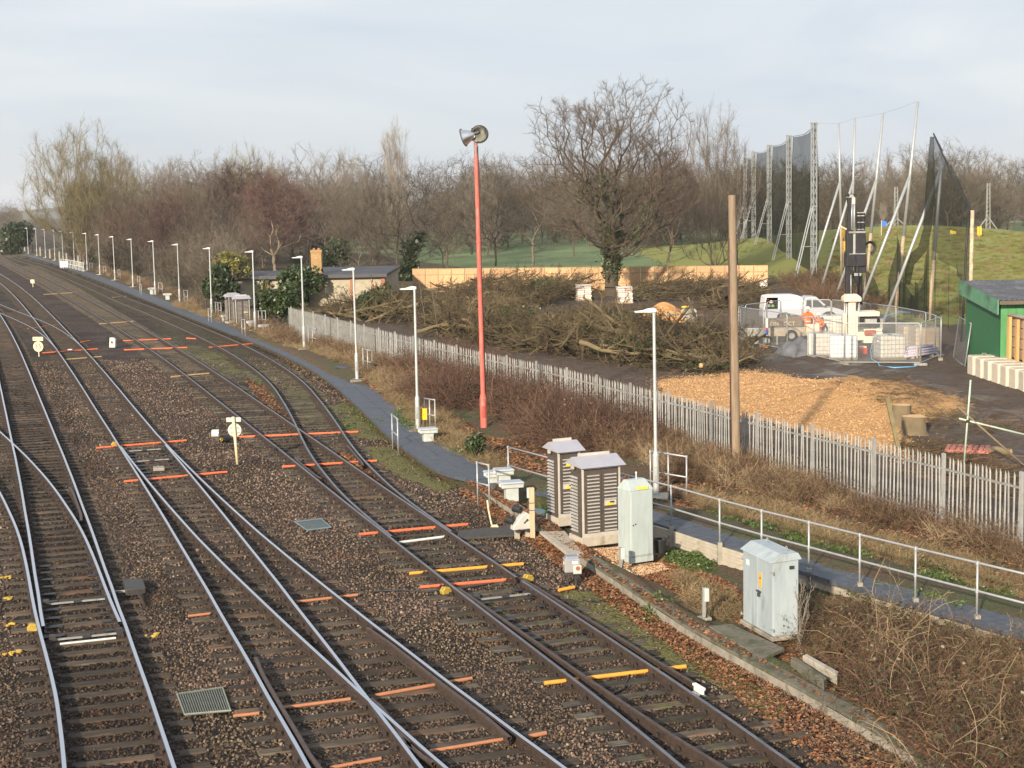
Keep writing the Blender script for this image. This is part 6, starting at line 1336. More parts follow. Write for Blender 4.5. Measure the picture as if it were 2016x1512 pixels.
def golf_net():
    r = empty('golf_net', (0, 0, 0), 0, 'tall dark golf net hung along the lattice masts', 'net')
    for (a, Ha), (b, Hb) in zip(MASTS[:-1], MASTS[1:]):
        o = Vector((.36, 0, 0)); V, F = grid_sheet(a+o, b+o, a+o+Vector((0, 0, Ha-.2)), b+o+Vector((0, 0, Hb-.2)), 8, 8, lambda u, v: (.12*math.sin(u*9+v*4), 0, -.35*math.sin(math.pi*u)*(v > .9)))
        link('net_panel', mesh_np('net_panel', V, F, M_net, True), r)
        q = MB(); q.tube([a+o+Vector((0, 0, Ha-.15)), (a+b)/2+o+Vector((0, 0, (Ha+Hb)/2-.5)), b+o+Vector((0, 0, Hb-.15))], .03, 4); q.build('top_cable', M_dkm, r)
golf_net()
# ---- single poles with raking braces, and the torn net
POLES = []
def net_pole(px_t, y_t, px_b, dep, br, label, wood=False):
    t = PD(px_t, y_t, dep); b = PD(px_b, 620, dep); z = float(gz(b.x, dep)); b = Vector((b.x, dep, z)); r = empty('net_pole', b, 0, label, 'net pole', 'leaning net poles')
    d = t-b; q = MB(); q.cyl((0, 0, -.2), d*.36, .13, .12, 10); q.build('lower_section', mat('pole_rusty', (.45, .36, .26), .7, .1, .3, 2, stain=(.30, .16, .09), samt=.5) if 'pole_rusty' not in bpy.data.materials else bpy.data.materials['pole_rusty'], r, smooth=True)
    q = MB(); q.cyl(d*.36, d, .115, .085, 10); q.build('upper_section', M_galv, r, smooth=True)
    if br:
        (ax, ay), (bx, by) = br; k = (PD(ax, ay, dep).z-z)/d.z; e = PD(bx, by, dep); g_ = float(gz(e.x, dep)); dirv = e-(b+d*k); s_ = ((b+d*k).z-g_+.1)/max(.1, -dirv.z); q = MB(); q.cyl(d*k, d*k+dirv*s_, .105, n=10); q.build('raking_brace', M_galv, r, smooth=True)
    POLES.append((b, t)); return r
net_pole(1651, 243, 1658, 134, ((1647, 358), (1583, 590)), 'farthest net pole with a raking brace, next to the end lattice mast')
net_pole(1683, 232, 1674, 126, ((1677, 357), (1607, 600)), 'second net pole, directly behind the drilling rig mast')
net_pole(1738.6, 223, 1701, 117, ((1722, 354), (1640, 600)), 'third net pole, right of the drilling rig mast')
net_pole(1807, 199.5, 1763, 107, ((1786.5, 346), (1694, 600)), 'tallest leaning net pole in the middle of the row')
net_pole(1855.4, 298, 1829, 98, ((1846.5, 333), (1752, 600)), 'shorter net pole holding the peak of the dark torn net')
def end_post():
    dep = 84; b = PD(1909, 640, dep); b.z = float(gz(b.x, dep)); t = PD(1914.5, 414, dep); r = empty('timber_net_post', b, 0, 'pale peeling timber post at the end of the net beside the green shed', 'post'); q = MB(); q.cyl((0, 0, -.2), t-b, .12, .10, 10); q.build('shaft', mat('peeling_timber', (.48, .40, .28), .9, 0, .3, 3, stain=(.20, .18, .12), samt=.45, sscale=2), r, smooth=True); POLES.append((b, t))
    q = MB(); q.tube([(-.5, -.2, 0), (-.35, -.1, 2.5), (-.25, 0, 5), (-.12, 0, (t-b).z-.1)], .06, 6); q.build('gathered_net', M_blk, r, smooth=True)
end_post()
def torn_net():
    r = empty('torn_net', (0, 0, 0), 0, 'dark torn golf net sagging between the leaning poles', 'net'); (b3, t3), (b4, t4), (b5, t5), (b6, t6) = POLES[2], POLES[3], POLES[4], POLES[5]
    top5 = PD(1838, 263, 97)
    # black peak between the fifth pole and the end post
    V, F = grid_sheet(b5+Vector((.1, 0, 4.5)), b6+Vector((0, 0, 3.0)), top5, t6+Vector((0, 0, .1)), 14, 16, lambda u, v: (.18*math.sin(u*14+v*3)*(1-v), .3*math.sin(u*8), -.8*math.sin(math.pi*u)*v*(1-v)))
    link('net_panel', mesh_np('net_panel', V, F, M_netD, True), r)
    V, F = grid_sheet(b5+Vector((.1, 0, 0)), b6, b5+Vector((.1, 0, 4.5)), b6+Vector((0, 0, 3.0)), 14, 8, lambda u, v: (.2*math.sin(u*20), .3*math.sin(u*8), 0))
    link('net_panel', mesh_np('net_panel', V, F, M_netL, True), r)
    q = MB(); q.tube([t5+Vector((0, 0, 0)), top5, top5.lerp(t6, .5)+Vector((0, 0, -.3)), t6], .05, 5); q.build('edge_rope', M_blk, r)
    q = MB(); q.tube([top5+Vector((-.1, 0, -.2)), PD(1831, 380, 97.5), PD(1826, 450, 97.5), PD(1816, 490, 98), PD(1800, 506, 98.5), PD(1791, 520, 99), PD(1787, 560, 99)], [.12, .30, .26, .30, .35, .30, .15], 8); q.build('gathered_fold', M_netD, r, smooth=True)
    # sagging swags between poles
    def swag(a, b, top, low, mt, k):
        V, F = grid_sheet(a+Vector((0, 0, 0)), b+Vector((0, 0, 0)), a+Vector((0, 0, top)), b+Vector((0, 0, top)), 18, 8, lambda u, v: (.25*math.sin(u*18+k), .4*math.sin(u*11+k), -(top-low)*math.sin(math.pi*u)**.8*v + .25*math.sin(u*25+k)*v)); link('net_panel', mesh_np('net_panel', V, F, mt, True), r)
    swag(b4, b5, 5.2, 1.2, M_net, 0.3); swag(b3, b4, 4.6, .8, M_net, 1.7); swag(POLES[1][0], b3, 4.8, 1.6, M_netL, 2.9); swag(POLES[0][0], POLES[1][0], 5.4, 2.4, M_netL, 4.1)
    swag(b4.lerp(b5, .1), b5, 4.6, 2.0, M_netD, 5.3)
torn_net()
# thin stay wires between pole tops
def wires():
    tp = [MASTS[0][0]+Vector((0, 0, MASTS[0][1]))]+[t for _, t in POLES[:4]]
    for i, (a, b) in enumerate(zip(tp[:-1], tp[1:])):
        q = MB(); q.tube([a, (a+b)/2-Vector((0, 0, .05)), b], .006, 4); o = q.build('stay_wire', M_dkm); tag(o, ['stay wire from the end lattice mast to the farthest net pole', 'stay wire between the farthest and second net poles', 'stay wire between the second and third net poles', 'stay wire between the third and tallest net poles'][i], 'wire', 'stay wires between net poles')
wires()
# far mast behind the mound, flags, distance boards
def tripod_mast(px, yt, yb, dep, label):
    b = PD(px, yb, dep); t = PD(px, yt, dep); b.z = min(b.z, float(gz(b.x, dep))+.0) if False else b.z; H = t.z-b.z; r = empty('tripod_mast', b, 0, label, 'mast'); z0 = float(gz(b.x, dep))-b.z
    for sx, sy in ((-.3, -.2), (.3, -.2), (0, .3)): q = MB(); q.cyl((sx, sy, z0), (sx*.6, sy*.6, H), .06, n=5); q.build('chord', M_galvW, r)
    q = MB()
    for i in range(12): q.cyl((-.3, -.2, H*i/12), (.3, -.2, H*(i+1)/12), .03, n=4)
    o = q.build('lacing', M_galvW, r); o['kind'] = 'stuff'
    for sx in (-1.6, 1.6): q = MB(); q.cyl((sx, 0, z0), (0, 0, H*.36), .07, n=5); q.build('leg', M_galvW, r)
tripod_mast(1944, 361, 462, 212, 'slim lattice mast on splayed legs behind the golf mound at right'); tripod_mast(1763, 368, 460, 214, 'slim lattice mast behind the golf mound between the net poles')
def flag(px, py, yt, dep, col, label):
    b = PD(px, py, dep); b.z = float(gz(b.x, dep)); t = PD(px, yt, dep); r = empty('golf_flag', b, 0, label, 'flag', 'golf flags'); q = MB(); q.cyl((0, 0, 0), (0, 0, t.z-b.z), .035, n=5); q.build('stick', M_cream, r); h = t.z-b.z; q = MB(); q.add([(0, 0, h), (.0, .0, h-.75), (.75, .1, h-.5), (.62, .05, h-.15)], [(0, 1, 2, 3)]); f_ = q.build('cloth', mat('flag_'+col[0], col[1], .7), r); f_.modifiers.new('solid', 'SOLIDIFY').thickness = .02
flag(1871, 480, 453, 178, ('yellow', (.75, .62, .03)), 'yellow golf flag on the mound'); flag(1735, 463, 434, 180, ('blue', (.05, .18, .70)), 'blue golf flag on the mound right of the rig mast')
def board(px, y0, y1, dep, s, label):
    a, b = PD(px, y1, dep), PD(px, y0, dep); r = empty('distance_board', a, 0, label, 'sign', 'yellow distance boards'); h = b.z-a.z; z0 = float(gz(a.x, dep))-a.z
    q = MB(); q.box((0, 0, h/2), (.48, .06, h)); p = q.build('panel', mat('board_amber', (.85, .45, .03), .6) if 'board_amber' not in bpy.data.materials else bpy.data.materials['board_amber'], r)
    for k, ch in enumerate(s): text(p, ch, h/3.0, (0, -.04, h*(.83-.33*k)), (math.pi/2, 0, 0), M_blk)
    q = MB(); q.box((0, .05, z0/2), (.08, .06, max(.05, -z0))); q.build('post', M_wood, r)
board(1928, 446, 463, 172, '200', 'amber distance board reading 200 at the right end of the mound'); board(1663, 453, 469, 165, '150', 'upper amber distance board behind the rig mast'); board(1660.5, 475, 494, 150, '125', 'lower amber distance board behind the rig mast')
# ---- site mesh fence panels
M_hmesh = net_mat('fence_wire_mesh', .20); M_hmesh.node_tree.nodes['Principled BSDF'].inputs['Base Color'].default_value = (.32, .34, .34, 1)
HP = []
def heras(a, b, label, h=2.0):
    t = b-a; L = t.length; r = empty('site_fence_panel', a, math.atan2(t.y, t.x), label, 'fence panel', 'mesh fence panels round the drilling rig')
    q = MB(); rd = .12; q.tube([(.03, 0, .1), (.03, 0, h-rd), (.03+rd*.3, 0, h-rd*.3), (.03+rd, 0, h), (L-.03-rd, 0, h), (L-.03-rd*.3, 0, h-rd*.3), (L-.03, 0, h-rd), (L-.03, 0, .1)], .026, 6); q.build('frame', M_galv, r, smooth=True)
    q = MB(); q.tube([(.03, 0, .15), (L-.03, 0, .15)], .024, 6); q.build('bottom_rail', M_galv, r)
    q = MB(); q.quad((.05, 0, .15), (L-.05, 0, .15), (L-.05, 0, h-.03), (.05, 0, h-.03)); q.build('mesh', M_hmesh, r)
    q = MB(); q.box((L, 0, .06), (.62, .22, .12)); q.build('foot', M_fo if random.random() < .3 else M_conc, r, bev=.02)
_hf = [P(a, b, SZ) for a, b in [(1458, 676), (1503.6, 684.5), (1550, 693), (1602, 705.5), (1662, 719), (1812.5, 720), (1853, 703)]]
_hb = [P(a, b, SZ+2.0) for a, b in [(1853, 628), (1842, 621), (1823, 615), (1764.6, 604), (1714, 598), (1680, 593.5), (1637, 590), (1580, 590.5), (1537, 591), (1509.5, 595), (1467, 600)]]
_hb = [Vector((v.x, v.y, SZ)) for v in _hb]
_fl = ['leftmost front mesh panel beside the wooden pole', 'front mesh panel carrying the safety notice', 'front mesh panel before the grey sheet', 'front mesh panel before the dirty white tank', 'long front mesh panel before the pipe bundle', 'right-hand corner mesh panel']
for a, b, l in zip(_hf[:-1], _hf[1:], _fl): heras(a, b, l)
_bl = ['short back mesh panel at the right corner', 'second back mesh panel from the right corner', 'back mesh panel right of the rig', 'back mesh panel behind the rig engine', 'back mesh panel behind the rig column', 'back mesh panel left of the rig column', 'back mesh panel above the pickup cab', 'back mesh panel behind the white canopy', 'back mesh panel at the rear of the canopy', 'leftmost back mesh panel']
for a, b, l in zip(_hb[:-1], _hb[1:], _bl): heras(a, b, l)
heras(_hf[0]+Vector((-.05, .3, 0)), _hb[-1]+Vector((-.1, -.3, 0)), 'left side mesh panel behind the wooden pole')
heras(_hf[6], _hb[0]+Vector((.0, -.0, 0)), 'right side mesh panel') if (_hf[6]-_hb[0]).length > .8 else None
def leaning_panel():
    a, b = P(1877, 704, SZ), P(1900, 722, SZ); t = b-a; L = t.length; h = 2.0; r = empty('leaning_mesh_panel', a, math.atan2(t.y, t.x), 'single mesh panel leaning beside the green shed', 'fence panel'); q = MB(); q.tube([(0, 0, 0), (.05, .25, h), (L, .25, h), (L, 0, 0), (0, 0, 0)], .03, 6); q.build('frame', M_galv, r, smooth=True); q = MB(); q.quad((0, 0, 0), (L, 0, 0), (L, .25, h), (.05, .25, h)); q.build('mesh', M_hmesh, r)
leaning_panel()
def notice():
    a, b = _hf[1], _hf[2]; t = (b-a).normalized(); p = a+t*.35+Vector((0, -.06, 0)); r = empty('safety_notice', p, math.atan2(t.y, t.x), 'white notice with red and blue bands hung on the mesh fence', 'sign'); q = MB(); q.box((0, 0, 1.35), (.28, .01, .50)); q.build('white_panel', M_paper, r); q = MB(); q.box((0, 0, 1.04), (.28, .012, .11)); q.build('red_band', mat('notice_red', (.65, .06, .06), .5), r); q = MB(); q.box((0, 0, .86), (.28, .012, .25)); q.build('blue_band', mat('notice_blue', (.05, .12, .50), .5), r); q = MB(); q.box((0, -.002, .70), (.2, .012, .05)); q.build('lower_band', M_paper, r)
notice()
# ---- intermediate bulk containers
def ibc(px, py, ang, label, col, z=None, s=1.0):
    b = P(px, py, SZ) if z is None else z; r = empty('bulk_container', b, ang, label, 'tank', 'caged bulk containers'); w, d, h = 1.34, 1.12, 1.08
    q = MB(); q.box((0, 0, .07), (w, d, .10)); q.build('pallet', mat('ibc_pallet', (.20, .15, .10), .9) if 'ibc_pallet' not in bpy.data.materials else bpy.data.materials['ibc_pallet'], r, bev=.02)
    q = MB(); q.box((0, 0, .13+h/2), (w-.06, d-.06, h)); q.build('bottle', col, r, bev=.09)
    for k in range(2): q = MB(); q.cyl((0, 0, .12+h), (0, 0, .15+h), .14-.03*k, n=12); 
    q.build('cap', M_dkm, r)
    x, y = w/2, d/2; zz = np.linspace(.14, .15+h, 6)
    for z_ in zz: q = MB(); q.tube([(-x, -y, z_), (x, -y, z_), (x, y, z_), (-x, y, z_), (-x, -y, z_)], .011, 4, False); q.build('cage_ring', M_galv, r)
    for i in range(8):
        for sy in (-y, y): q = MB(); xx = -x+w*i/7; q.cyl((xx, sy, .12), (xx, sy, .15+h), .011, n=4); q.build('cage_bar', M_galv, r)
    for i in range(1, 6):
        for sx in (-x, x): q = MB(); yy = -y+d*i/6; q.cyl((sx, yy, .12), (sx, yy, .15+h), .011, n=4); q.build('cage_bar', M_galv, r)
M_ibW = mat('tank_white', (.82, .84, .84), .35, 0, .05); M_ibD = mat('tank_dirty', (.58, .56, .51), .5, 0, .15, 2, stain=(.36, .31, .24), samt=.35, sscale=2); M_ibT = mat('tank_tan', (.38, .29, .20), .6, 0, .15, 2)
ibc(1660, 708, -.2, 'clean white caged tank in front of the rig', M_ibW); ibc(1617, 702, -.2, 'dirty caged tank left of the clean white one', M_ibD); ibc(1751, 708, .1, 'dirty half-white caged tank left of the pipe bundle', M_ibD)
ibc(1820, 690, .05, 'tan caged tank behind the pipe bundle', M_ibT); ibc(1796, 686, .05, 'tan caged tank left of the other tan tank', M_ibT); ibc(1632, 662, .0, 'dirty caged tank behind the two workers', M_ibD)
# ---- pipe bundle, generator, bucket, hose, sheet
def pipes():
    a = P(1768, 708, SZ); b = P(1830, 700, SZ); t = b-a; r = empty('pipe_bundle', a, math.atan2(t.y, t.x), 'stack of lilac plastic pipes on bearers inside the mesh fence', 'pipes'); L = t.length*1.02; mt = mat('pipe_lilac', (.58, .52, .64), .4, 0, .08)
    k = 0
    for row, n in enumerate((7, 6, 5, 3)):
        for i in range(n): q = MB(); y = (i-n/2)*.13; o = random.uniform(-.12, .12); q.cyl((o, y, .18+row*.11), (L+o, y+random.uniform(-.05, .05), .18+row*.11), .062, n=10); q.build('pipe', mt, r, smooth=True)
    for x in (L*.2, L*.8): q = MB(); q.box((x, 0, .06), (.1, 1.1, .12)); q.build('bearer', M_wood, r)
    for x in (L*.3,): q = MB(); q.box((x, -.55, .3), (.06, .05, .75)); q.build('stake', M_wood, r)
    q = MB(); q.tube([(.5, -.1, .5), (-.4, .3, .75), (-1.0, .5, .95)], .06, 8); q.build('loose_pipe', mt, r, smooth=True)
pipes()
def generator():
    b = P(1698, 702, SZ); r = empty('generator', b, .1, 'small red generator in the shade under the rig', 'generator'); q = MB(); q.box((0, 0, .28), (.42, .34, .3)); q.build('engine', mat('gen_red', (.55, .05, .035), .4), r, bev=.04); q = MB(); q.box((0, 0, .48), (.36, .3, .1)); q.build('tank', M_cream, r, bev=.03); q = MB()
    for x in (-.28, .28): q = MB(); q.tube([(x, -.24, .02), (x, -.24, .52), (x, .24, .52), (x, .24, .02), (x, -.24, .02)], .018, 5, False); q.build('frame', M_dkm, r)
generator()
def hose():
    pts = [P(1733, 672, SZ)+Vector((0, 0, 1.1)), P(1745, 668, SZ)+Vector((0, 0, 1.3)), P(1770, 665, SZ)+Vector((0, 0, 1.45)), P(1792, 664, SZ)+Vector((0, 0, 1.4))]; q = MB(); q.tube(pts, .035, 6); o = q.build('blue_hose', mat('hose_blue', (.12, .36, .62), .5), smooth=True); tag(o, 'blue hose arching from the rig to the tan tanks', 'hose')
    pts = [P(1722, 690, SZ)+Vector((0, 0, .8)), P(1714, 702, SZ)+Vector((0, 0, .3)), P(1716, 709, SZ)+Vector((0, 0, .04)), P(1728, 715, SZ)+Vector((0, 0, .03)), P(1732, 722, SZ)+Vector((0, 0, .03)), P(1760, 725, SZ)+Vector((0, 0, .03)), P(1800, 723, SZ)+Vector((0, 0, .03)), P(1826, 714, SZ)+Vector((0, 0, .03))]; q = MB(); q.tube(pts, .03, 6); o = q.build('blue_hose', bpy.data.materials['hose_blue'], smooth=True); tag(o, 'blue hose lying on the mud in front of the dirty tank', 'hose')
hose()
def sheet():
    b = P(1572, 700, SZ); g = np.random.default_rng(9); n = 22; V = []
    for j in range(n+1):
        for i in range(n+1):
            u, v = i/n*2-1, j/n*2-1; h = .78*max(0, 1-u*u)**.7*max(0, 1-v*v)**.7*(1+.16*math.sin(7*u+3*v)+.12*math.sin(11*v-5*u)); V.append((u*1.15, v*.95, h))
    o = link('covered_heap', mesh_np('covered_heap', np.array(V), grid_faces(n+1, n+1), mat('grey_sheet', (.12, .125, .14), .45, 0, .25, 2, .4, 6), True), None, b); tag(o, 'heap under a dark grey plastic sheet behind the mesh fence', 'covered heap')
sheet()
# ---- trailer
def trailer():
    a = P(1471, 684, SZ); b = P(1588, 684, SZ); L = 3.4; r = empty('flat_trailer', (a.x, a.y+.6, SZ), -.02, 'grey low-sided flat trailer behind the left mesh panels', 'trailer'); M_al = mat('trailer_side', (.30, .30, .27), .5, .3, .15, 2); M_tan = mat('trailer_tan', (.40, .34, .26), .7)
    q = MB(); q.box((L/2, .8, .62), (L, 1.7, .1)); q.build('bed', M_dkm, r)
    for k in range(3): q = MB(); q.box((L*(k+.5)/3, -.05, .74), (L/3-.03, .05, .42)); q.build('side_board', M_al if k == 0 else M_tan, r, bev=.01)
    q = MB(); q.box((-.02, .8, .74), (.05, 1.65, .42)); q.build('tail_board', M_al, r)
    q = MB(); q.box((L/2, -.06, .97), (L, .07, .04)); q.build('top_rail', M_galv, r)
    def wheel(x, y, R): q = MB(); q.lathe([(R*.55, -.1), (R*.95, -.1), (R, -.06), (R, .06), (R*.95, .1), (R*.55, .1)], (x, y, R), 20, Rx(math.pi/2)); w = q.build('wheel', mat('tyre', (.03, .03, .03), .85) if 'tyre' not in bpy.data.materials else bpy.data.materials['tyre'], r, smooth=False); q = MB(); q.lathe([(0, .06), (R*.5, .06), (R*.56, .08)], (x, y, R), 16, Rx(math.pi/2)); q.build('rim', M_galvW, w)
    wheel(.55, .0, .30); wheel(1.15, .0, .30)
    q = MB(); q.lathe([(.17, -.1), (.30, -.09), (.33, 0), (.30, .09), (.17, .1)], (2.45, -.18, .55), 20, Rx(math.pi/2)); w = q.build('spare_wheel', bpy.data.materials['tyre'], r); q = MB(); q.lathe([(0, .05), (.17, .06)], (2.45, -.18, .55), 14, Rx(math.pi/2)); q.build('rim', M_galvW, w)
    for x in (1.7, 2.9): q = MB(); q.box((x, .0, .3), (.08, .08, .6)); q.build('prop_leg', M_galvW, r)
    g = MB(); g.prism([(.9, 0), (3.1, 0), (3.15, .45), (2.95, .62), (2.3, .58), (1.9, .48), (1.0, .45)], .15, 1.2); t = g.build('wrapped_load', mat('load_brown', (.17, .13, .10), .9, 0, .2, 3), r, (0, 0, .95), bev=.08)
    text(t, 'LON   OCT', .30, (1.95, .142, .22), (math.pi/2, 0, 0), mat('chalk', (.55, .48, .38), .9))
trailer()
# ---- pickup with white canopy
def pickup():
    d = 97.5; x0 = PD(1503, 640, d).x; x1 = PD(1662, 640, d).x; L = x1-x0; r = empty('pickup_truck', (x0, d, SZ), 0, 'silver-grey pickup truck with a white canopy and open side hatch', 'pickup'); Wd = 1.75
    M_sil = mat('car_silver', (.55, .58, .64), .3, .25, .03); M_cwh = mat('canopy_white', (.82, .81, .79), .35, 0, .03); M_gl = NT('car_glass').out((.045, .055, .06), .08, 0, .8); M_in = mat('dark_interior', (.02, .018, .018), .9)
    q = MB(); q.prism([(.05, .42), (.0, .55), (.02, .98), (2.95, 1.0), (4.0, 1.02), (4.75, .93), (L-.02, .80), (L, .50), (L-.1, .38), (4.62, .38), (4.55, .62), (4.3, .76), (4.0, .76), (3.75, .62), (3.7, .38), (1.75, .38), (1.7, .62), (1.45, .76), (1.15, .76), (.9, .62), (.85, .38)], 0, Wd); q.build('body', M_sil, r, bev=.03)
    q = MB(); q.prism([(2.50, 1.0), (2.62, 1.62), (2.85, 1.72), (3.35, 1.70), (4.12, 1.03)], .06, Wd-.06); cab = q.build('cab', M_sil, r, bev=.03)
    q = MB(); q.prism([(2.70, 1.06), (2.74, 1.55), (3.02, 1.58), (3.05, 1.06)], .035, .07); q.build('rear_side_window', M_gl, cab); q = MB(); q.prism([(3.13, 1.06), (3.13, 1.57), (3.36, 1.56), (3.88, 1.06)], .035, .07); q.build('front_side_window', M_gl, cab)
    q = MB(); q.prism([(3.82, 1.06), (3.86, 1.18), (3.96, 1.18), (3.98, 1.06)], -.12, .0); q.build('wing_mirror', M_blk, cab)
    # canopy: walls with a real side opening at the rear
    zc0, zc1 = .99, 1.80
    q = MB(); q.prism([(.93, zc0), (.93, zc1-.10), (.98, zc1-.06), (2.25, zc1-.06), (2.50, zc1-.22), (2.55, zc0)], .03, .08); can = q.build('canopy_side', M_cwh, r, bev=.015)
    q = MB(); q.prism([(.10, zc0), (.16, zc1-.06), (2.25, zc1-.06), (2.50, zc1-.22), (2.55, zc0)], Wd-.08, Wd-.03); q.build('canopy_far_side', M_cwh, r)
    q = MB(); q.prism([(.14, zc1-.08), (.2, zc1+.0), (.6, zc1+.05), (2.0, zc1+.04), (2.3, zc1-.03), (2.5, zc1-.2), (2.45, zc1-.24), (2.2, zc1-.10)], .02, Wd-.02); q.build('canopy_roof', M_cwh, r, bev=.02)
    q = MB(); q.prism([(.02, zc0), (.10, zc0), (.20, zc1-.06), (.14, zc1-.04)], .0, Wd); q.build('canopy_tail', M_cwh, r)
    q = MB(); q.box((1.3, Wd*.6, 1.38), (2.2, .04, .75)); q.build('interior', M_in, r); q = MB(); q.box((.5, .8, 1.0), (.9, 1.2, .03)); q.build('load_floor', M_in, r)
    for k, (x, z, R, c) in enumerate([(.55, 1.40, .13, (.75, .70, .55)), (.3, 1.58, .10, (.40, .05, .05)), (.66, 1.15, .12, (.16, .35, .06)), (.40, 1.15, .14, (.22, .24, .28)), (.25, 1.12, .11, (.45, .16, .10))]):
        q = MB(); q.lathe([(0, R), (R*.7, R*.75), (R, 0), (R*.9, -R*.4), (0, -R*.5)], (x, .35, z), 10); q.build('stowed_gear', mat('gear_%d' % k, c, .6), r, smooth=True)
    text(can, 'PHD', .26, (1.62, .027, 1.56), (math.pi/2, 0, 0), mat('lettering_grey', (.42, .42, .40), .6))
    for k, w in enumerate((.7, .55, .55)): q = MB(); q.box((1.72, .026, 1.40-.09*k), (w, .004, .022)); q.build('small_print', bpy.data.materials['lettering_grey'], can)
    for x in (1.3, 4.15):
        for y in (.12, Wd-.12):
            R = .36; q = MB(); q.lathe([(R*.6, -.11), (R*.95, -.11), (R, -.07), (R, .07), (R*.95, .11), (R*.6, .11)], (x, y, R), 22, Rx(math.pi/2)); w = q.build('wheel', bpy.data.materials['tyre'], r); q = MB(); q.lathe([(0, .07), (R*.5, .05), (R*.62, .10)], (x, y, R), 18, Rx(math.pi/2)); q.build('rim', M_galvW, w, smooth=True)
    q = MB(); q.box((L-.08, .35, .72), (.1, .3, .14)); q.build('headlight', M_lens, r, bev=.03); q = MB(); q.box((.03, .12, .8), (.06, .16, .28)); q.build('tail_light', mat('tail_red', (.45, .03, .03), .3), r)
    q = MB(); q.box((L-.02, Wd/2, .5), (.1, Wd, .2)); q.build('front_bumper', M_sil, r, bev=.03)
pickup()
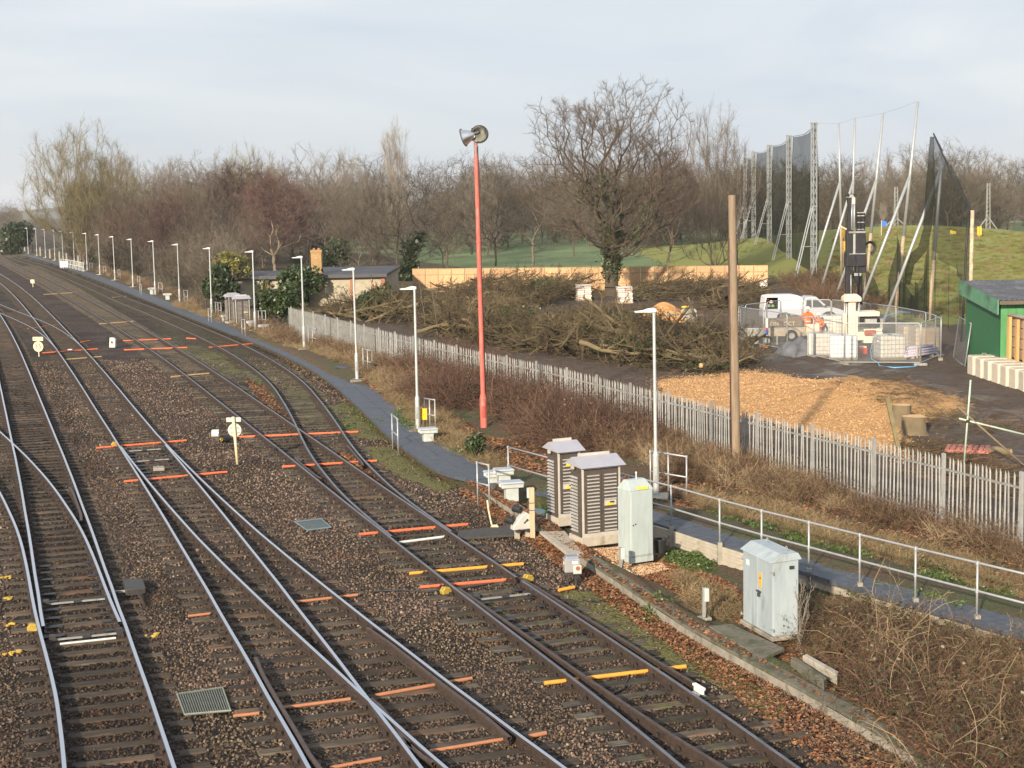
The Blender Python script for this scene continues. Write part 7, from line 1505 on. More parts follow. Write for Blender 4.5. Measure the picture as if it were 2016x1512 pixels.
# ---- the drilling rig
def rig():
    b = P(1690, 690, SZ); r = empty('drilling_rig', b, 0, 'cream tracked drilling rig with a tall black mast', 'drilling rig'); M_rc = mat('rig_cream', (.74, .64, .48), .5, 0, .1, 3, stain=(.48, .36, .24), samt=.35, sscale=3); M_rb = mat('rig_black', (.022, .022, .026), .5, .2, .3, 4); dep = b.y; k = dep/FPX
    def X(px): return PD(px, 600, dep).x-b.x
    def Zp(py): return PD(1690, py, dep).z-b.z
    def blk(n, x0, x1, y0, y1, dy, mt, yo=0.0, bev=.02, tap=1): q = MB(); q.box(((X(x0)+X(x1))/2, yo, (Zp(y0)+Zp(y1))/2), (abs(X(x1)-X(x0)), dy, abs(Zp(y0)-Zp(y1))), tap=tap); return q.build(n, mt, r, bev=bev)
    for y in (-.55, .75): q = MB(); q.prism([(-1.2, .05), (1.3, .05), (1.55, .22), (1.45, .45), (-1.3, .45), (-1.45, .22)], y-.18, y+.18, c=(.6, 0, 0)); q.build('crawler_track', M_rb, r, bev=.03)
    for x0, x1, y0, y1, dy, yo in [(1683, 1733, 652, 668, 1.5, .2), (1695, 1727, 663, 674, 1.2, -.1)]: blk('deck', x0, x1, y0, y1, dy, M_rc, yo)
    blk('engine_frame', 1680, 1728, 613, 622, 1.3, M_rc, .2); blk('frame_upright', 1676, 1686, 612, 665, .4, M_rc, -.2); blk('frame_upright', 1722, 1727, 618, 660, .2, M_rc, .6)
    blk('engine', 1688, 1729, 624, 643, 1.0, M_rb, .15, .05); blk('engine_cover', 1699, 1722, 627, 635, .5, M_galvW, -.3); blk('hydraulic_block', 1697, 1718, 648, 658, .5, mat('rig_red', (.30, .05, .03), .6), -.5); blk('radiator', 1726, 1738, 628, 650, .8, M_galvW, .3); blk('cross_beam', 1696, 1731, 646, 651, .2, M_rc, -.55)
    blk('mast_column', 1667, 1681, 590, 668, .42, M_rc, -.25, .03); blk('column_head', 1656.5, 1691, 584, 592.5, .8, M_rc, -.25, .05); q = MB(); q.prism([(X(1656.5), Zp(584)), (X(1691), Zp(584)), (X(1682), Zp(577.5)), (X(1664), Zp(577.5))], -.6, .1); q.build('column_cap', M_rc, r, bev=.02)
    for px in (1660.5, 1664, 1688.5): q = MB(); q.cyl((X(px), -.3, Zp(592)), (X(px), -.3, Zp(640)), .045, n=8); q.build('guide_rod', M_galv, r, smooth=True)
    blk('outrigger', 1656, 1664, 615, 662, .3, M_rc, -.3); blk('control_post', 1636, 1642, 622, 652, .2, M_rc, -.4)
    blk('leader', 1664, 1677, 532, 580, .35, M_rb, -.05, .02); q = MB(); q.cyl((X(1672.5), -.35, Zp(580)), (X(1672), -.35, Zp(540)), .03, n=8); q.build('piston_rod', M_galv, r, smooth=True); q = MB(); q.cyl((X(1694), .1, Zp(600)), (X(1693), .1, Zp(540)), .14, n=10); q.build('casing_pipe', M_galvW if False else M_rb, r, smooth=True)
    blk('leader', 1664.5, 1677, 452, 532, .4, M_rb, -.05, .02); blk('power_pack', 1683, 1702, 459, 537, .45, M_rb, .0, .03); blk('winch_plate', 1665, 1702, 500, 524, .5, M_rb, -.1, .03); blk('clamp_jaw', 1662, 1668, 505, 523, .4, M_rb, -.1); blk('cross_plate', 1668, 1701, 455, 459, .5, M_galvW, -.05); blk('cross_plate', 1669, 1701, 498.5, 501.5, .52, M_galvW, -.05)
    blk('slide', 1677, 1682, 459, 500, .25, M_galvW, -.1); blk('lower_guide', 1679, 1693, 537, 543, .4, M_galvW, -.1); q = MB(); q.prism([(X(1679), Zp(543)), (X(1693), Zp(543)), (X(1691), Zp(562)), (X(1687), Zp(558))], -.15, .15); q.build('funnel', M_rb, r)
    q = MB(); x0, x1 = X(1686), X(1701)
    for xx in (x0, (x0+x1)/2, x1): q = MB(); q.cyl((xx, 0, Zp(458)), (xx, 0, Zp(419)), .035, n=5); q.build('cage_upright', M_rb, r)
    for py in (419, 425, 438, 452): q = MB(); q.cyl((x0, 0, Zp(py)), (x1, 0, Zp(py)), .035, n=5); q.build('cage_bar', M_galvW, r)
    q = MB(); q.box(((x0+x1)/2, .12, Zp(438)), (x1-x0, .1, Zp(421)-Zp(456))); q.build('cage_back', M_rb, r)
    q = MB(); q.prism([(X(1667), Zp(452)), (X(1673), Zp(452)), (X(1674), Zp(415)), (X(1676), Zp(396)), (X(1674), Zp(388)), (X(1666), Zp(388)), (X(1669), Zp(408))], -.14, .14); q.build('mast_head', M_rb, r, bev=.01)
    blk('crown_sheave', 1665, 1682, 383, 389, .3, M_galvW, -.0); blk('crown_hook', 1675, 1681, 389, 402, .2, M_rc, -.1); 
    for px in (1667, 1681): q = MB(); q.cyl((X(px), -.18, Zp(384)), (X(px), .18, Zp(384)), .09, n=12); q.build('sheave', M_rb, r)
    for px in (1675, 1680): q = MB(); q.cyl((X(px), -.1, Zp(392)), (X(px), -.1, Zp(456)), .05, n=6); q.build('drill_rod', M_galv, r, smooth=True)
    for kk in range(4): q = MB(); a_ = np.linspace(-1.4, 2.6, 12); q.tube([(X(1702)+.25+.30*math.cos(t)*(1-.08*kk), .05*kk-.1, Zp(488)+.33*math.sin(t)*(1-.08*kk)) for t in a_], .035, 5); q.build('hydraulic_hose', M_rb, r, smooth=True)
    for kk, (px0, py0, px1, py1) in enumerate([(1680, 500, 1686, 575), (1673, 610, 1668, 640), (1668, 520, 1676, 545)]): q = MB(); q.tube([(X(px0), -.35, Zp(py0)), ((X(px0)+X(px1))/2+.1, -.4, (Zp(py0)+Zp(py1))/2), (X(px1), -.35, Zp(py1))], .03, 5); q.build('hydraulic_hose', M_rb, r, smooth=True)
    q = MB(); q.cyl((X(1651.5), -.1, Zp(444)), (X(1665), -.1, Zp(451)), .04, n=6); q.build('work_light_arm', M_cream, r)
    cb = blk('control_cabinet', 1590, 1616, 638, 654, .35, M_rc, .5, .02)
rig()
def orange_bucket():
    b = P(1673, 668, SZ+.55); b = Vector((P(1673, 690, SZ).x, P(1673, 690, SZ).y-1.0, SZ)); q = MB(); q.box((0, 0, .45), (.32, .2, .42)); q.box((0, 0, .12), (.2, .15, .24)); o = q.build('orange_container', mat('orange_plastic', (.85, .20, .04), .45), None, b, bev=.04); tag(o, 'orange plastic container at the foot of the rig column', 'container')
orange_bucket()
# ---- two workers in orange
M_hv = mat('hi_vis_orange', (.88, .15, .03), .7, 0, .12, 5); M_skin = mat('skin', (.55, .33, .24), .6); M_helm = mat('helmet_white', (.80, .78, .72), .4)
def person(loc, rz, label, joints, helm, boots=True, scale=1.0):
    """joints: name -> (pos, radius); edges follow the skeleton"""
    r = empty('person', loc, rz, label, 'person')
    E = [('pelvis', 'belly'), ('belly', 'chest'), ('chest', 'neck'), ('neck', 'head0'), ('head0', 'head1'), ('chest', 'sl'), ('sl', 'el'), ('el', 'wl'), ('wl', 'hl'), ('chest', 'sr'), ('sr', 'er'), ('er', 'wr'), ('wr', 'hr'), ('pelvis', 'tl'), ('tl', 'kl'), ('kl', 'al'), ('al', 'fl'), ('pelvis', 'tr'), ('tr', 'kr'), ('kr', 'ar'), ('ar', 'fr')]
    nm = list(joints); me = bpy.data.meshes.new('body'); me.from_pydata([tuple(Vector(joints[n][0])*scale) for n in nm], [(nm.index(a), nm.index(b)) for a, b in E], []); o = link('body', me, r)
    o.modifiers.new('skin', 'SKIN'); sv = me.skin_vertices[0] if me.skin_vertices else None
    if sv is None:
        bpy.context.view_layer.objects.active = o
        lay_ = me.attributes.new('skin_dummy', 'FLOAT', 'POINT')
    if me.skin_vertices:
        for i, n in enumerate(nm):
            q = joints[n][1]; me.skin_vertices[0].data[i].radius = (q[0]*scale, q[1]*scale) if isinstance(q, tuple) else (q*scale, q*scale); me.skin_vertices[0].data[i].use_root = (n == 'pelvis')
    ss = o.modifiers.new('sub', 'SUBSURF'); ss.levels = 2; ss.render_levels = 2
    dg = bpy.context.evaluated_depsgraph_get(); m2 = bpy.data.meshes.new_from_object(o.evaluated_get(dg)); o.modifiers.clear(); o.data = m2
    m2.materials.clear(); [m2.materials.append(a) for a in (M_hv, M_skin, M_blk)]
    zn = joints['neck'][0][2]*scale; hl, hr_ = Vector(joints['hl'][0])*scale, Vector(joints['hr'][0])*scale
    for p in m2.polygons:
        c = p.center; p.use_smooth = True
        p.material_index = 1 if (c.z > zn+.02 or (c-hl).length < .1 or (c-hr_).length < .1) else 2 if c.z < .11 else 0
    hc = Vector(joints['head1'][0])*scale; q = MB(); q.lathe([(0, .135), (.07, .12), (.115, .07), (.128, .0), (.155, -.005), (.155, -.02), (.12, -.02)], hc+Vector((0, 0, .03)), 18); q.build('helmet', M_helm, r, smooth=True)
    q = MB(); ch = Vector(joints['belly'][0])*scale
    for zz in (1.02, 1.26):
        m_ = MB(); m_.lathe([(.185, -.025), (.19, -.02), (.19, .02), (.185, .025)], (joints['chest'][0][0]*scale, joints['chest'][0][1]*scale, zz*scale), 18); b_ = m_.build('reflective_band', mat('reflective', (.70, .70, .62), .4) if 'reflective' not in bpy.data.materials else bpy.data.materials['reflective'], r); b_.scale = (1, .72, 1)
    for s in ('l', 'r'):
        e, w, h = [Vector(joints[n+s][0])*scale for n in ('e', 'w', 'h')]; d = (h-w).normalized(); sd = d.cross(Vector((0, 0, 1))); sd = sd.normalized() if sd.length > .1 else Vector((0, 1, 0)); up = sd.cross(d)
        for k in range(4):
            o_ = sd*((k-1.5)*.02); L = (.07, .08, .075, .06)[k]; m_ = MB(); m_.tube([h+o_, h+o_+d*L*.5-up*.005, h+o_+d*L*.85-up*.03], [.010, .009, .007], 6); m_.build('finger', M_skin, r, smooth=True)
        m_ = MB(); m_.tube([w.lerp(h, .4)+sd*.025, w.lerp(h, .6)+sd*.055, h+sd*.06+d*.015], [.011, .010, .008], 6); m_.build('thumb', M_skin, r, smooth=True)
    face = MB(); hd = Vector(joints['head0'][0])*scale; face.prism([(-.012, 0), (.012, 0), (.0, .035)], -.03, 0, c=hd+Vector((0, -.085, .03))); face.build('nose', M_skin, r)
    for sx in (-.032, .032): m_ = MB(); m_.lathe([(0, .008), (.009, 0)], hd+Vector((sx, -.098, .06)), 8, Rx(math.pi/2)); m_.build('eye', M_blk, r)
    for sx in (-.095, .095): m_ = MB(); m_.box(hd+Vector((sx, 0, .04)), (.015, .035, .06)); m_.build('ear', M_skin, r, bev=.005)
    m_ = MB(); m_.box(hd+Vector((0, -.095, -.015)), (.05, .008, .01)); m_.build('mouth', mat('lips', (.35, .14, .12), .6) if 'lips' not in bpy.data.materials else bpy.data.materials['lips'], r)
    return r
_base = dict(pelvis=((0, 0, .95), (.17, .13)), belly=((0, .0, 1.12), (.16, .12)), chest=((0, -.01, 1.35), (.19, .125)), neck=((0, 0, 1.51), .06), head0=((0, -.015, 1.60), .085), head1=((0, -.02, 1.70), .09),
 tl=((-.10, 0, .88), .10), kl=((-.13, -.02, .48), .07), al=((-.14, .03, .09), .055), fl=((-.15, -.10, .04), .045), tr=((.10, 0, .88), .10), kr=((.13, -.02, .48), .07), ar=((.15, .03, .09), .055), fr=((.17, -.10, .04), .045))
j1 = dict(_base); j1.update(sl=((-.20, 0, 1.44), .075), el=((-.47, .02, 1.26), .055), wl=((-.25, -.10, 1.10), .042), hl=((-.17, -.12, 1.07), .04), sr=((.20, 0, 1.44), .075), er=((.36, -.08, 1.22), .055), wr=((.44, -.27, 1.08), .042), hr=((.47, -.34, 1.06), .04))
j2 = dict(_base); j2.update(sl=((-.20, 0, 1.44), .075), el=((-.30, -.10, 1.18), .055), wl=((-.12, -.28, 1.08), .042), hl=((-.04, -.31, 1.08), .04), sr=((.20, 0, 1.44), .075), er=((.30, -.10, 1.18), .055), wr=((.14, -.28, 1.06), .042), hr=((.06, -.31, 1.06), .04))
person(P(1590, 668, SZ), .15, 'standing worker in orange with a hand on the hip, in front of the pickup', j1, True)
person(P(1611, 667, SZ)-Vector((0, 0, .36)), -.1, 'worker in orange half hidden behind the cream control cabinet', j2, True)
# ---- pallets of bagged stone, culvert mound, stumps, logs
def bagged(px, py, ang, label, tilt=0.0):
    b = P(px, py, SZ); r = empty('wrapped_pallet', b, ang, label, 'pallet', 'wrapped pallets of bags'); M_bag = mat('bag_white', (.72, .66, .60), .6, 0, .1, 3, .3, 12); q = MB(); q.box((0, 0, .07), (1.15, 1.0, .13)); q.build('pallet', M_wood, r)
    for k in range(6):
        for s in (-1, 1): q = MB(); q.box((s*.28+tilt*k+random.uniform(-.03, .03), random.uniform(-.03, .03), .22+k*.175), (.55, .98, .165), rz=random.uniform(-.05, .05)); q.build('bag', M_bag if (k+s) % 3 else mat('bag_pink', (.62, .48, .40), .6) if 'bag_pink' not in bpy.data.materials else bpy.data.materials.get('bag_pink', M_bag), r, bev=.05)
    q = MB(); q.box((tilt*6, 0, 1.27), (1.18, 1.02, .05)); q.build('top_sheet', M_white, r, bev=.02)
bagged(1149, 592, .15, 'left one of two white pallets of bags by the big oak'); bagged(1231, 597, .1, 'right one of two white pallets of bags, leaning slightly', -.015)
def culvert():
    b = P(1318, 634, SZ); r = empty('culvert_mound', b, .15, 'orange clay heap with a square concrete culvert opening', 'earth heap'); n = 26; V = []
    for j in range(n+1):
        for i in range(n+1):
            u, v = i/n*2-1, j/n*2-1; h = 1.15*max(0, 1-(u*.98)**2)*max(0, 1-v*v)**.8*(1+.1*math.sin(5*u+2)+.08*math.sin(9*v+4*u)); V.append((u*1.9-.2, v*1.3+.4, h-.02))
    link('heap', mesh_np('heap', np.array(V), grid_faces(n+1, n+1), mat('orange_clay', (.50, .26, .10), .95, 0, .2, 3, .5, 9), True), r)
    q = MB(); t = .12
    for c, s in (((-.1, -.65, .55), (1.0, .1, .12)), ((-.55, -.65, .3), (.12, .1, .6)), ((.35, -.65, .3), (.12, .1, .6))): q = MB(); q.box(c, s); q.build('culvert_edge', M_conc, r)
    q = MB(); q.box((-.1, -.62, .25), (.8, .04, .5)); q.build('culvert_shade', M_in2, r)  # solid black panel, painting the shade inside the culvert mouth
    q = MB(); q.cyl((.75, -.75, .45), (1.5, -.55, .42), .46, .46, 16); q.build('concrete_pipe', M_concL, r, smooth=False, auto=40); q = MB(); q.box((1.25, .2, .95), (.7, .3, .12), rz=.3); q.build('yellow_sheet', mat('yellow_sheet', (.80, .55, .05), .5), r, bev=.03)
M_in2 = mat('opening_shade', (.015, .012, .01), .9)
culvert()
M_cut = mat('cut_wood', (.62, .40, .20), .85, 0, .15, 8); M_log = bark('bark_log', (.16, .125, .075), 0, (.14, .14, .05))
def stump(px, py, R, h, label):
    b = P(px, py, SZ); b.z = float(gz(b.x, b.y))-.05; r = empty('tree_stump', b, random.uniform(0, 3), label, 'stump'); q = MB(); n = 18; rs = [1+.12*math.sin(3*t+px)+.08*math.sin(7*t) for t in np.linspace(0, 6.28, n, False)]; vs = []
    for z, k in ((0, 1.4), (h*.25, 1.08), (h, 1.0)): vs += [(R*k*rs[i]*math.cos(6.283*i/n), R*k*rs[i]*math.sin(6.283*i/n), z) for i in range(n)]
    q.add(vs, [(j*n+i, j*n+(i+1) % n, (j+1)*n+(i+1) % n, (j+1)*n+i) for j in range(2) for i in range(n)]); q.build('bark', M_log, r, smooth=True); t = MB(); t.add([(x, y, h) for x, y, z in vs[2*n:]], [tuple(range(n))]); t.build('cut_face', M_cut, r)
stump(1800, 860, .38, .62, 'freshly cut tree stump at the right end of the wood chips'); stump(1776, 850, .28, .72, 'mossy tree stump just left of the freshly cut one')
def log(p0, p1, r0, r1, label, cut=True):
    q = MB(); r = empty('log', p0, 0, label, 'log'); d = p1-p0; q.tube([(0, 0, 0), d*.35+Vector((0, .04, .05)), d*.7+Vector((.03, 0, -.02)), d], [r0, r0*.9, r1*1.15, r1], 10, False); q.build('bark', M_log, r, smooth=True)
    a = MB(); a.cyl(-d*.004, d*.002, r0*.98, n=10); a.build('cut_end', M_cut, r); a = MB(); a.cyl(d*.998, d*1.004, r1*.98, n=10); a.build('cut_end', M_cut, r)
def gl(px, py, h): v = P(px, py, SZ); v.z = float(gz(v.x, v.y))+h; return v
log(gl(1400, 728, .35), gl(1312, 726, .4), .22, .14, 'long felled trunk at the front of the brush heap'); log(gl(1480, 722, .45), gl(1380, 737, .3), .18, .12, 'orange-barked felled trunk in front of the brush heap'); log(gl(1452, 684, .3), gl(1400, 682, .5), .17, .12, 'mossy log left of the wooden pole at the brush heap'); log(gl(1090, 654, 1.0), gl(1085, 653, 1.05), .12, .12, 'short log end with a pale cut face in the brush heap'); log(gl(1385, 688, .2), gl(1356, 648, 1.9), .09, .07, 'thin sawn trunk sticking up from the brush heap'); log(gl(1950, 893, .12), gl(1990, 897, .12), .10, .10, 'pale sawn log beside the red pallet')
def red_pallet():
    b = P(1905, 888, SZ); b.z = float(gz(b.x, b.y)); r = empty('red_pallet', b, -.35, 'faded red wooden pallet lying on the mud behind the fence', 'pallet'); mt = mat('pallet_red', (.42, .16, .13), .85, 0, .2)
    for k in range(3): q = MB(); q.box((0, -.45+.45*k, .05), (1.3, .09, .1)); q.build('bearer', mt, r)
    for k in range(8): q = MB(); q.box((-.58+.166*k, 0, .115), (.12, 1.05, .022)); q.build('slat', mt, r)
red_pallet()
def leaning_stake():
    a = gl(1771, 892, 0); t = PD(1747, 784, a.y); r = empty('leaning_stake', a, 0, 'leaning mossy timber stake behind the palisade fence', 'stake'); d = t-a; q = MB(); M = d.to_track_quat('Z', 'Y').to_matrix(); q.box(d/2, (.13, .13, d.length), M=M); q.build('post', mat('mossy_timber', (.20, .17, .09), .9, 0, .25, 3), r, bev=.01)
leaning_stake()
def scaffold():
    a = gl(1899, 925, 0); dep = a.y; mt = mat('scaffold_pale_green', (.42, .52, .42), .6, .1, .2, 4, stain=(.32, .24, .16), samt=.35); r = empty('scaffold_frame', a, 0, 'pale green scaffold tubes behind the right end of the palisade fence', 'scaffold')
    def tb(p, q_, n, m_): mb = MB(); mb.cyl(PD(*p, dep)-a, PD(*q_, dep)-a, .028, n=8); mb.build(n, m_, r, smooth=True)
    tb((1897, 925), (1911, 748), 'upright', mt); tb((1888, 824), (2060, 866), 'ledger', mt); tb((1886, 801), (2060, 955), 'diagonal', mat('scaffold_brown', (.19, .15, .09), .8)); q = MB(); q.box(PD(1905, 829, dep)-a, (.1, .1, .08)); q.build('coupler', M_rust, r)
scaffold()
# ================================================================== UNCOUNTABLE STUFF: STONES, LEAVES, BRAMBLES, BRUSH
def stone_proto(seed):
    g = np.random.default_rng(seed); mb = MB(); t = (1+5**.5)/2
    v = unit(np.array([(-1, t, 0), (1, t, 0), (-1, -t, 0), (1, -t, 0), (0, -1, t), (0, 1, t), (0, -1, -t), (0, 1, -t), (t, 0, -1), (t, 0, 1), (-t, 0, -1), (-t, 0, 1)]))*g.uniform(.65, 1.15, (12, 1))*[1.15, .9, .75]
    f = [(0, 11, 5), (0, 5, 1), (0, 1, 7), (0, 7, 10), (0, 10, 11), (1, 5, 9), (5, 11, 4), (11, 10, 2), (10, 7, 6), (7, 1, 8), (3, 9, 4), (3, 4, 2), (3, 2, 6), (3, 6, 8), (3, 8, 9), (4, 9, 5), (2, 4, 11), (6, 2, 10), (8, 6, 7), (9, 8, 1)]
    return mesh_np('stone', v, np.array(f), M_stone)
def stone_mat():
    m = NT('ballast_stone'); r = m.n('ShaderNodeObjectInfo').outputs['Random']; p = m.pos(); n1 = m.noise(p, .30, 3); n2 = m.noise(p, 2.0, 3)
    a = m.ramp(r, [(0, (.023, .016, .011)), (.4, (.082, .058, .039)), (.75, (.168, .121, .081)), (.95, (.26, .195, .136)), (1, (.40, .315, .23))])
    b = m.ramp(r, [(0, (.046, .031, .023)), (.5, (.142, .095, .071)), (.95, (.255, .176, .137)), (1, (.40, .305, .24))])
    c = m.mix(m.ramp(m.math('ADD', m.math('MULTIPLY', n1, .7), m.math('MULTIPLY', n2, .3)), [(.44, (0, 0, 0, 1)), (.58, (1, 1, 1, 1))]), a, b)
    c = m.mix(m.ramp(m.noise(p, .55, 4, .65), [(.56, (0, 0, 0, 1)), (.68, (.6, .6, .6, 1))]), c, (.17, .085, .042))
    c = m.mix(1.0, c, m.ramp(m.noise(p, .22, 3, .6), [(.32, (.55, .55, .55, 1)), (.5, (.9, .9, .9, 1)), (.68, (1.0, 1.0, 1.0, 1))]), 'MULTIPLY')
    dk = m.ramp(m.n('ShaderNodeAttribute', _attribute_name='dark', _attribute_type='INSTANCER').outputs['Fac'], [(0, (1, 1, 1, 1)), (1, (.24, .20, .165, 1))])
    return m.out(m.mix(1.0, c, dk, 'MULTIPLY'), .8, 0, .35)
M_stone = stone_mat()
def ballast_stones():
    g = np.random.default_rng(21); out = []
    y = 18.5
    while y < 84:
        dy = .5*max(1, y/30); xl = -.36*y-1.2; xr = float(xv(y))+.05; dens = 290*min(1, (27/y)**1.75); n = int(dens*dy*(xr-xl)); s0 = .0235*min(1.9, max(1, (y/30)**.55))
        q = np.stack([g.uniform(xl, xr, n), g.uniform(y, y+dy, n), np.full(n, s0)], -1); out.append(q); y += dy
    q = np.concatenate(out); keep = np.ones(len(q), bool)
    o = np.argsort(q[:, 1]); q = q[o]; ys_ = q[:, 1]
    for x, y, ux, uy, L in SLP:
        if y > 86: continue
        h = abs(uy)*L/2+.3; i0, i1 = np.searchsorted(ys_, y-h), np.searchsorted(ys_, y+h); dx, dy_ = q[i0:i1, 0]-x, q[i0:i1, 1]-y
        ins = (np.abs(dx*ux+dy_*uy) < L/2) & (np.abs(-dx*uy+dy_*ux) < .135); keep[i0:i1] &= ~(ins & (g.uniform(size=i1-i0) < .96))
    for poly in MOSS: keep &= ~(in_poly(q[:, 0], q[:, 1], poly) & (g.uniform(size=len(q)) < .84))
    q = q[keep]; n = len(q); z = .018*wob(q[:, 0], q[:, 1], 1.3)+.012*wob(q[:, 0]+9, q[:, 1]*1.3, 4.)
    ob = scatter('ballast_stones', np.stack([q[:, 0], q[:, 1], z+g.uniform(-.008, .018, n)], -1), g.uniform(0, 6.28, (n, 3)), q[:, 2]*g.uniform(.6, 1.5, n), g.integers(0, 4, n), [proto('stone', stone_proto(k)) for k in range(4)])
    x, y = q[:, 0], q[:, 1]; dark = .9*np.exp(-((x-rx('A', y))/1.5)**2)
    for k, wt in (('B', .2), ('BD', .2), ('C', .58), ('D', .45), ('E', .6)): dark = np.maximum(dark, wt*np.exp(-((x-rx(k, y))/1.05)**2))
    dark = np.clip(dark+.25*wob(x, y, .5), 0, 1); at_ = ob.data.attributes.new('dark', 'FLOAT', 'POINT'); at_.data.foreach_set('value', dark.astype(np.float32))
    tag(ob, 'loose brown and grey ballast stones round the sleepers', 'ballast', None, 'stuff'); print('stones', n)
ballast_stones()
# ---- fallen leaves
def leaf_litter():
    g = np.random.default_rng(31); mb = MB(); mb.add([(-.5, 0, 0), (-.1, -.32, .06), (.5, 0, .02), (-.1, .30, .09), (.1, 0, -.02)], [(0, 1, 4), (1, 2, 4), (2, 3, 4), (3, 0, 4)])
    m = NT('fallen_leaf'); r = m.n('ShaderNodeObjectInfo').outputs['Random']; mt = m.out(m.ramp(r, [(0, (.075, .034, .018)), (.35, (.16, .070, .034)), (.65, (.25, .115, .055)), (.85, (.33, .18, .095)), (1, (.13, .085, .055))]), .75, 0, .2)
    pr = [proto('leaf', mb.mesh('leaf', mt))]; P_ = []
    for poly, n in [(LEAF[0], 9000), (LEAF[1], 900), (LEAF[2], 900)]: q = fill_poly(poly, n, g); P_.append(q)
    verge = pxpoly([(1080, 1080), (1240, 1120), (1400, 1190), (1470, 1230), (1540, 1300), (1640, 1360), (1760, 1460), (1850, 1530), (2050, 1530), (1900, 1420), (1700, 1300), (1570, 1240), (1440, 1140), (1330, 1090), (1180, 1070)], .15)
    P_.append(fill_poly(verge, 15000, g)); P_.append(fill_poly(pxpoly([(1290, 985), (1500, 1030), (1800, 1110), (2040, 1180), (2040, 1080), (1800, 1010), (1500, 930), (1300, 930)], .35), 6000, g))
    P_.append(fill_poly(pxpoly([(700, 745), (830, 850), (940, 905), (1080, 945), (1080, 880), (960, 860), (860, 800), (760, 730)], .2), 6000, g)); P_.append(fill_poly(pxpoly([(1140, 1000), (1290, 1020), (1290, 960), (1200, 930)], .2), 1500, g))
    P_.append(fill_poly(pxpoly([(900, 960), (1010, 1030), (1190, 1125), (1120, 1070), (1080, 1010), (960, 945)], .15), 2600, g))
    q = np.concatenate(P_); keep = np.ones(len(q), bool); keep &= ~((np.abs(q[:, 0]-xv(q[:, 1])-.2) < .2) & (g.uniform(size=len(q)) < .45)); q = q[keep]; n = len(q)
    dv = q[:, 0]-xv(q[:, 1]); z = np.where(dv > 0, gz(q[:, 0], q[:, 1]), .02)+.012; z = np.where((dv > -.02) & (dv < .36) & (q[:, 1] < 44), .25, z)
    o = scatter('fallen_leaves', np.stack([q, ], 0)[0] if False else np.concatenate([q, z[:, None]], 1), np.stack([g.normal(0, .35, n), g.normal(0, .35, n), g.uniform(0, 6.28, n)], -1), g.uniform(.05, .12, n)*np.clip(q[:, 1]/32, .8, 1.5), np.zeros(n), pr); tag(o, 'orange-brown fallen leaves over the verge', 'fallen leaves', None, 'stuff')
leaf_litter()
# ---- brambles, dry grass, weeds
def bramble_proto(seed, n, L, r, spread, mt, up=.9, droop=-.22, leaves=0, lm=None):
    g = np.random.default_rng(seed); st = np.zeros((n, 3)); st[:, :2] = g.normal(size=(n, 2))*spread; dr = g.normal(size=(n, 3))*[.7, .7, .2]+[0, 0, up]
    ln = L*g.uniform(.5, 1.2, n); pts, rad = grow(st, dr, ln, np.full(n, r)*g.uniform(.7, 1.3, n), 6, .16, droop, .5, g); pts[:, :, 2] = np.maximum(pts[:, :, 2], .02)
    parts = [ribbons(pts, rad, g)]; s, d, l2, R2 = kids(pts, rad, ln, 5, .2, 1, (30, 80), .34, .7, g); p2, r2 = grow(s, d, l2, np.maximum(R2, r*.5), 3, .25, -.06, .5, g); parts.append(ribbons(p2, r2, g))
    V, F = join(parts); mi = np.zeros(len(F)); mats = [mt]
    if leaves: c = along(p2, leaves, g, .03); V2, F2 = leaf_quads(c, .035, g); V, F = join([(V, F), (V2, F2)]); mi = np.concatenate([mi, np.ones(len(F2))]); mats.append(lm)
    return proto('bramble', mesh_np('bramble', V, F, mats, False, mi))
def stem_mat(name, a, b):
    m = NT(name); r = m.n('ShaderNodeObjectInfo').outputs['Random']; f = m.noise(m.pos(), 2.5, 4, .7); return m.out(m.ramp(m.math('ADD', m.math('MULTIPLY', f, .6), m.math('MULTIPLY', r, .4)), [(.25, c4(a)), (.75, c4(b))]), .85, 0, .2)
S_br = stem_mat('bramble_stem', (.060, .036, .024), (.20, .125, .080)); S_pu = stem_mat('bramble_purple', (.052, .030, .023), (.165, .098, .070)); S_gr = stem_mat('dry_grass_blade', (.13, .095, .050), (.33, .245, .14)); S_tan = stem_mat('tan_stem', (.20, .14, .08), (.40, .30, .185))
L_weed = leaf_mat('weed_leaf', (.030, .058, .012), (.11, .155, .038)); L_bl = leaf_mat('bramble_leaf', (.03, .038, .012), (.13, .10, .045))
def cover(name, label, protos, polys, seed, zoff=0.0, smin=.7, smax=1.3, wt=None):
    g = np.random.default_rng(seed); P_ = [fill_poly(pxpoly(p, z), n, g) for p, n, z in polys]; q = np.concatenate(P_); n = len(q); z = gz(q[:, 0], q[:, 1])+zoff; s = g.uniform(smin, smax, n)
    o = scatter(name, np.concatenate([q, z[:, None]], 1), np.stack([np.zeros(n), np.zeros(n), g.uniform(0, 6.28, n)], -1), s, g.choice(len(protos), n, p=wt), protos); tag(o, label, name.replace('_', ' '), None, 'stuff'); return o
cover('brambles', 'tangled brown leafless brambles in the bottom right corner', [bramble_proto(61+k, (34, 26, 40)[k], (1.3, 1.6, 1.0)[k], (.0065, .008, .0055)[k], .36, (S_br, S_tan, S_pu)[k], 1.0, -.2, (50, 10, 90)[k], (L_bl, L_bl, L_ivy)[k]) for k in range(3)],
 [([(1600, 1275), (1690, 1215), (1800, 1225), (1930, 1262), (2050, 1280), (2050, 1530), (1880, 1530), (1770, 1440), (1680, 1370)], 230, .2), ([(1575, 1240), (1640, 1200), (1690, 1215), (1620, 1290)], 30, .2)], 1, 0, .3, .95, [.5, .07, .43])
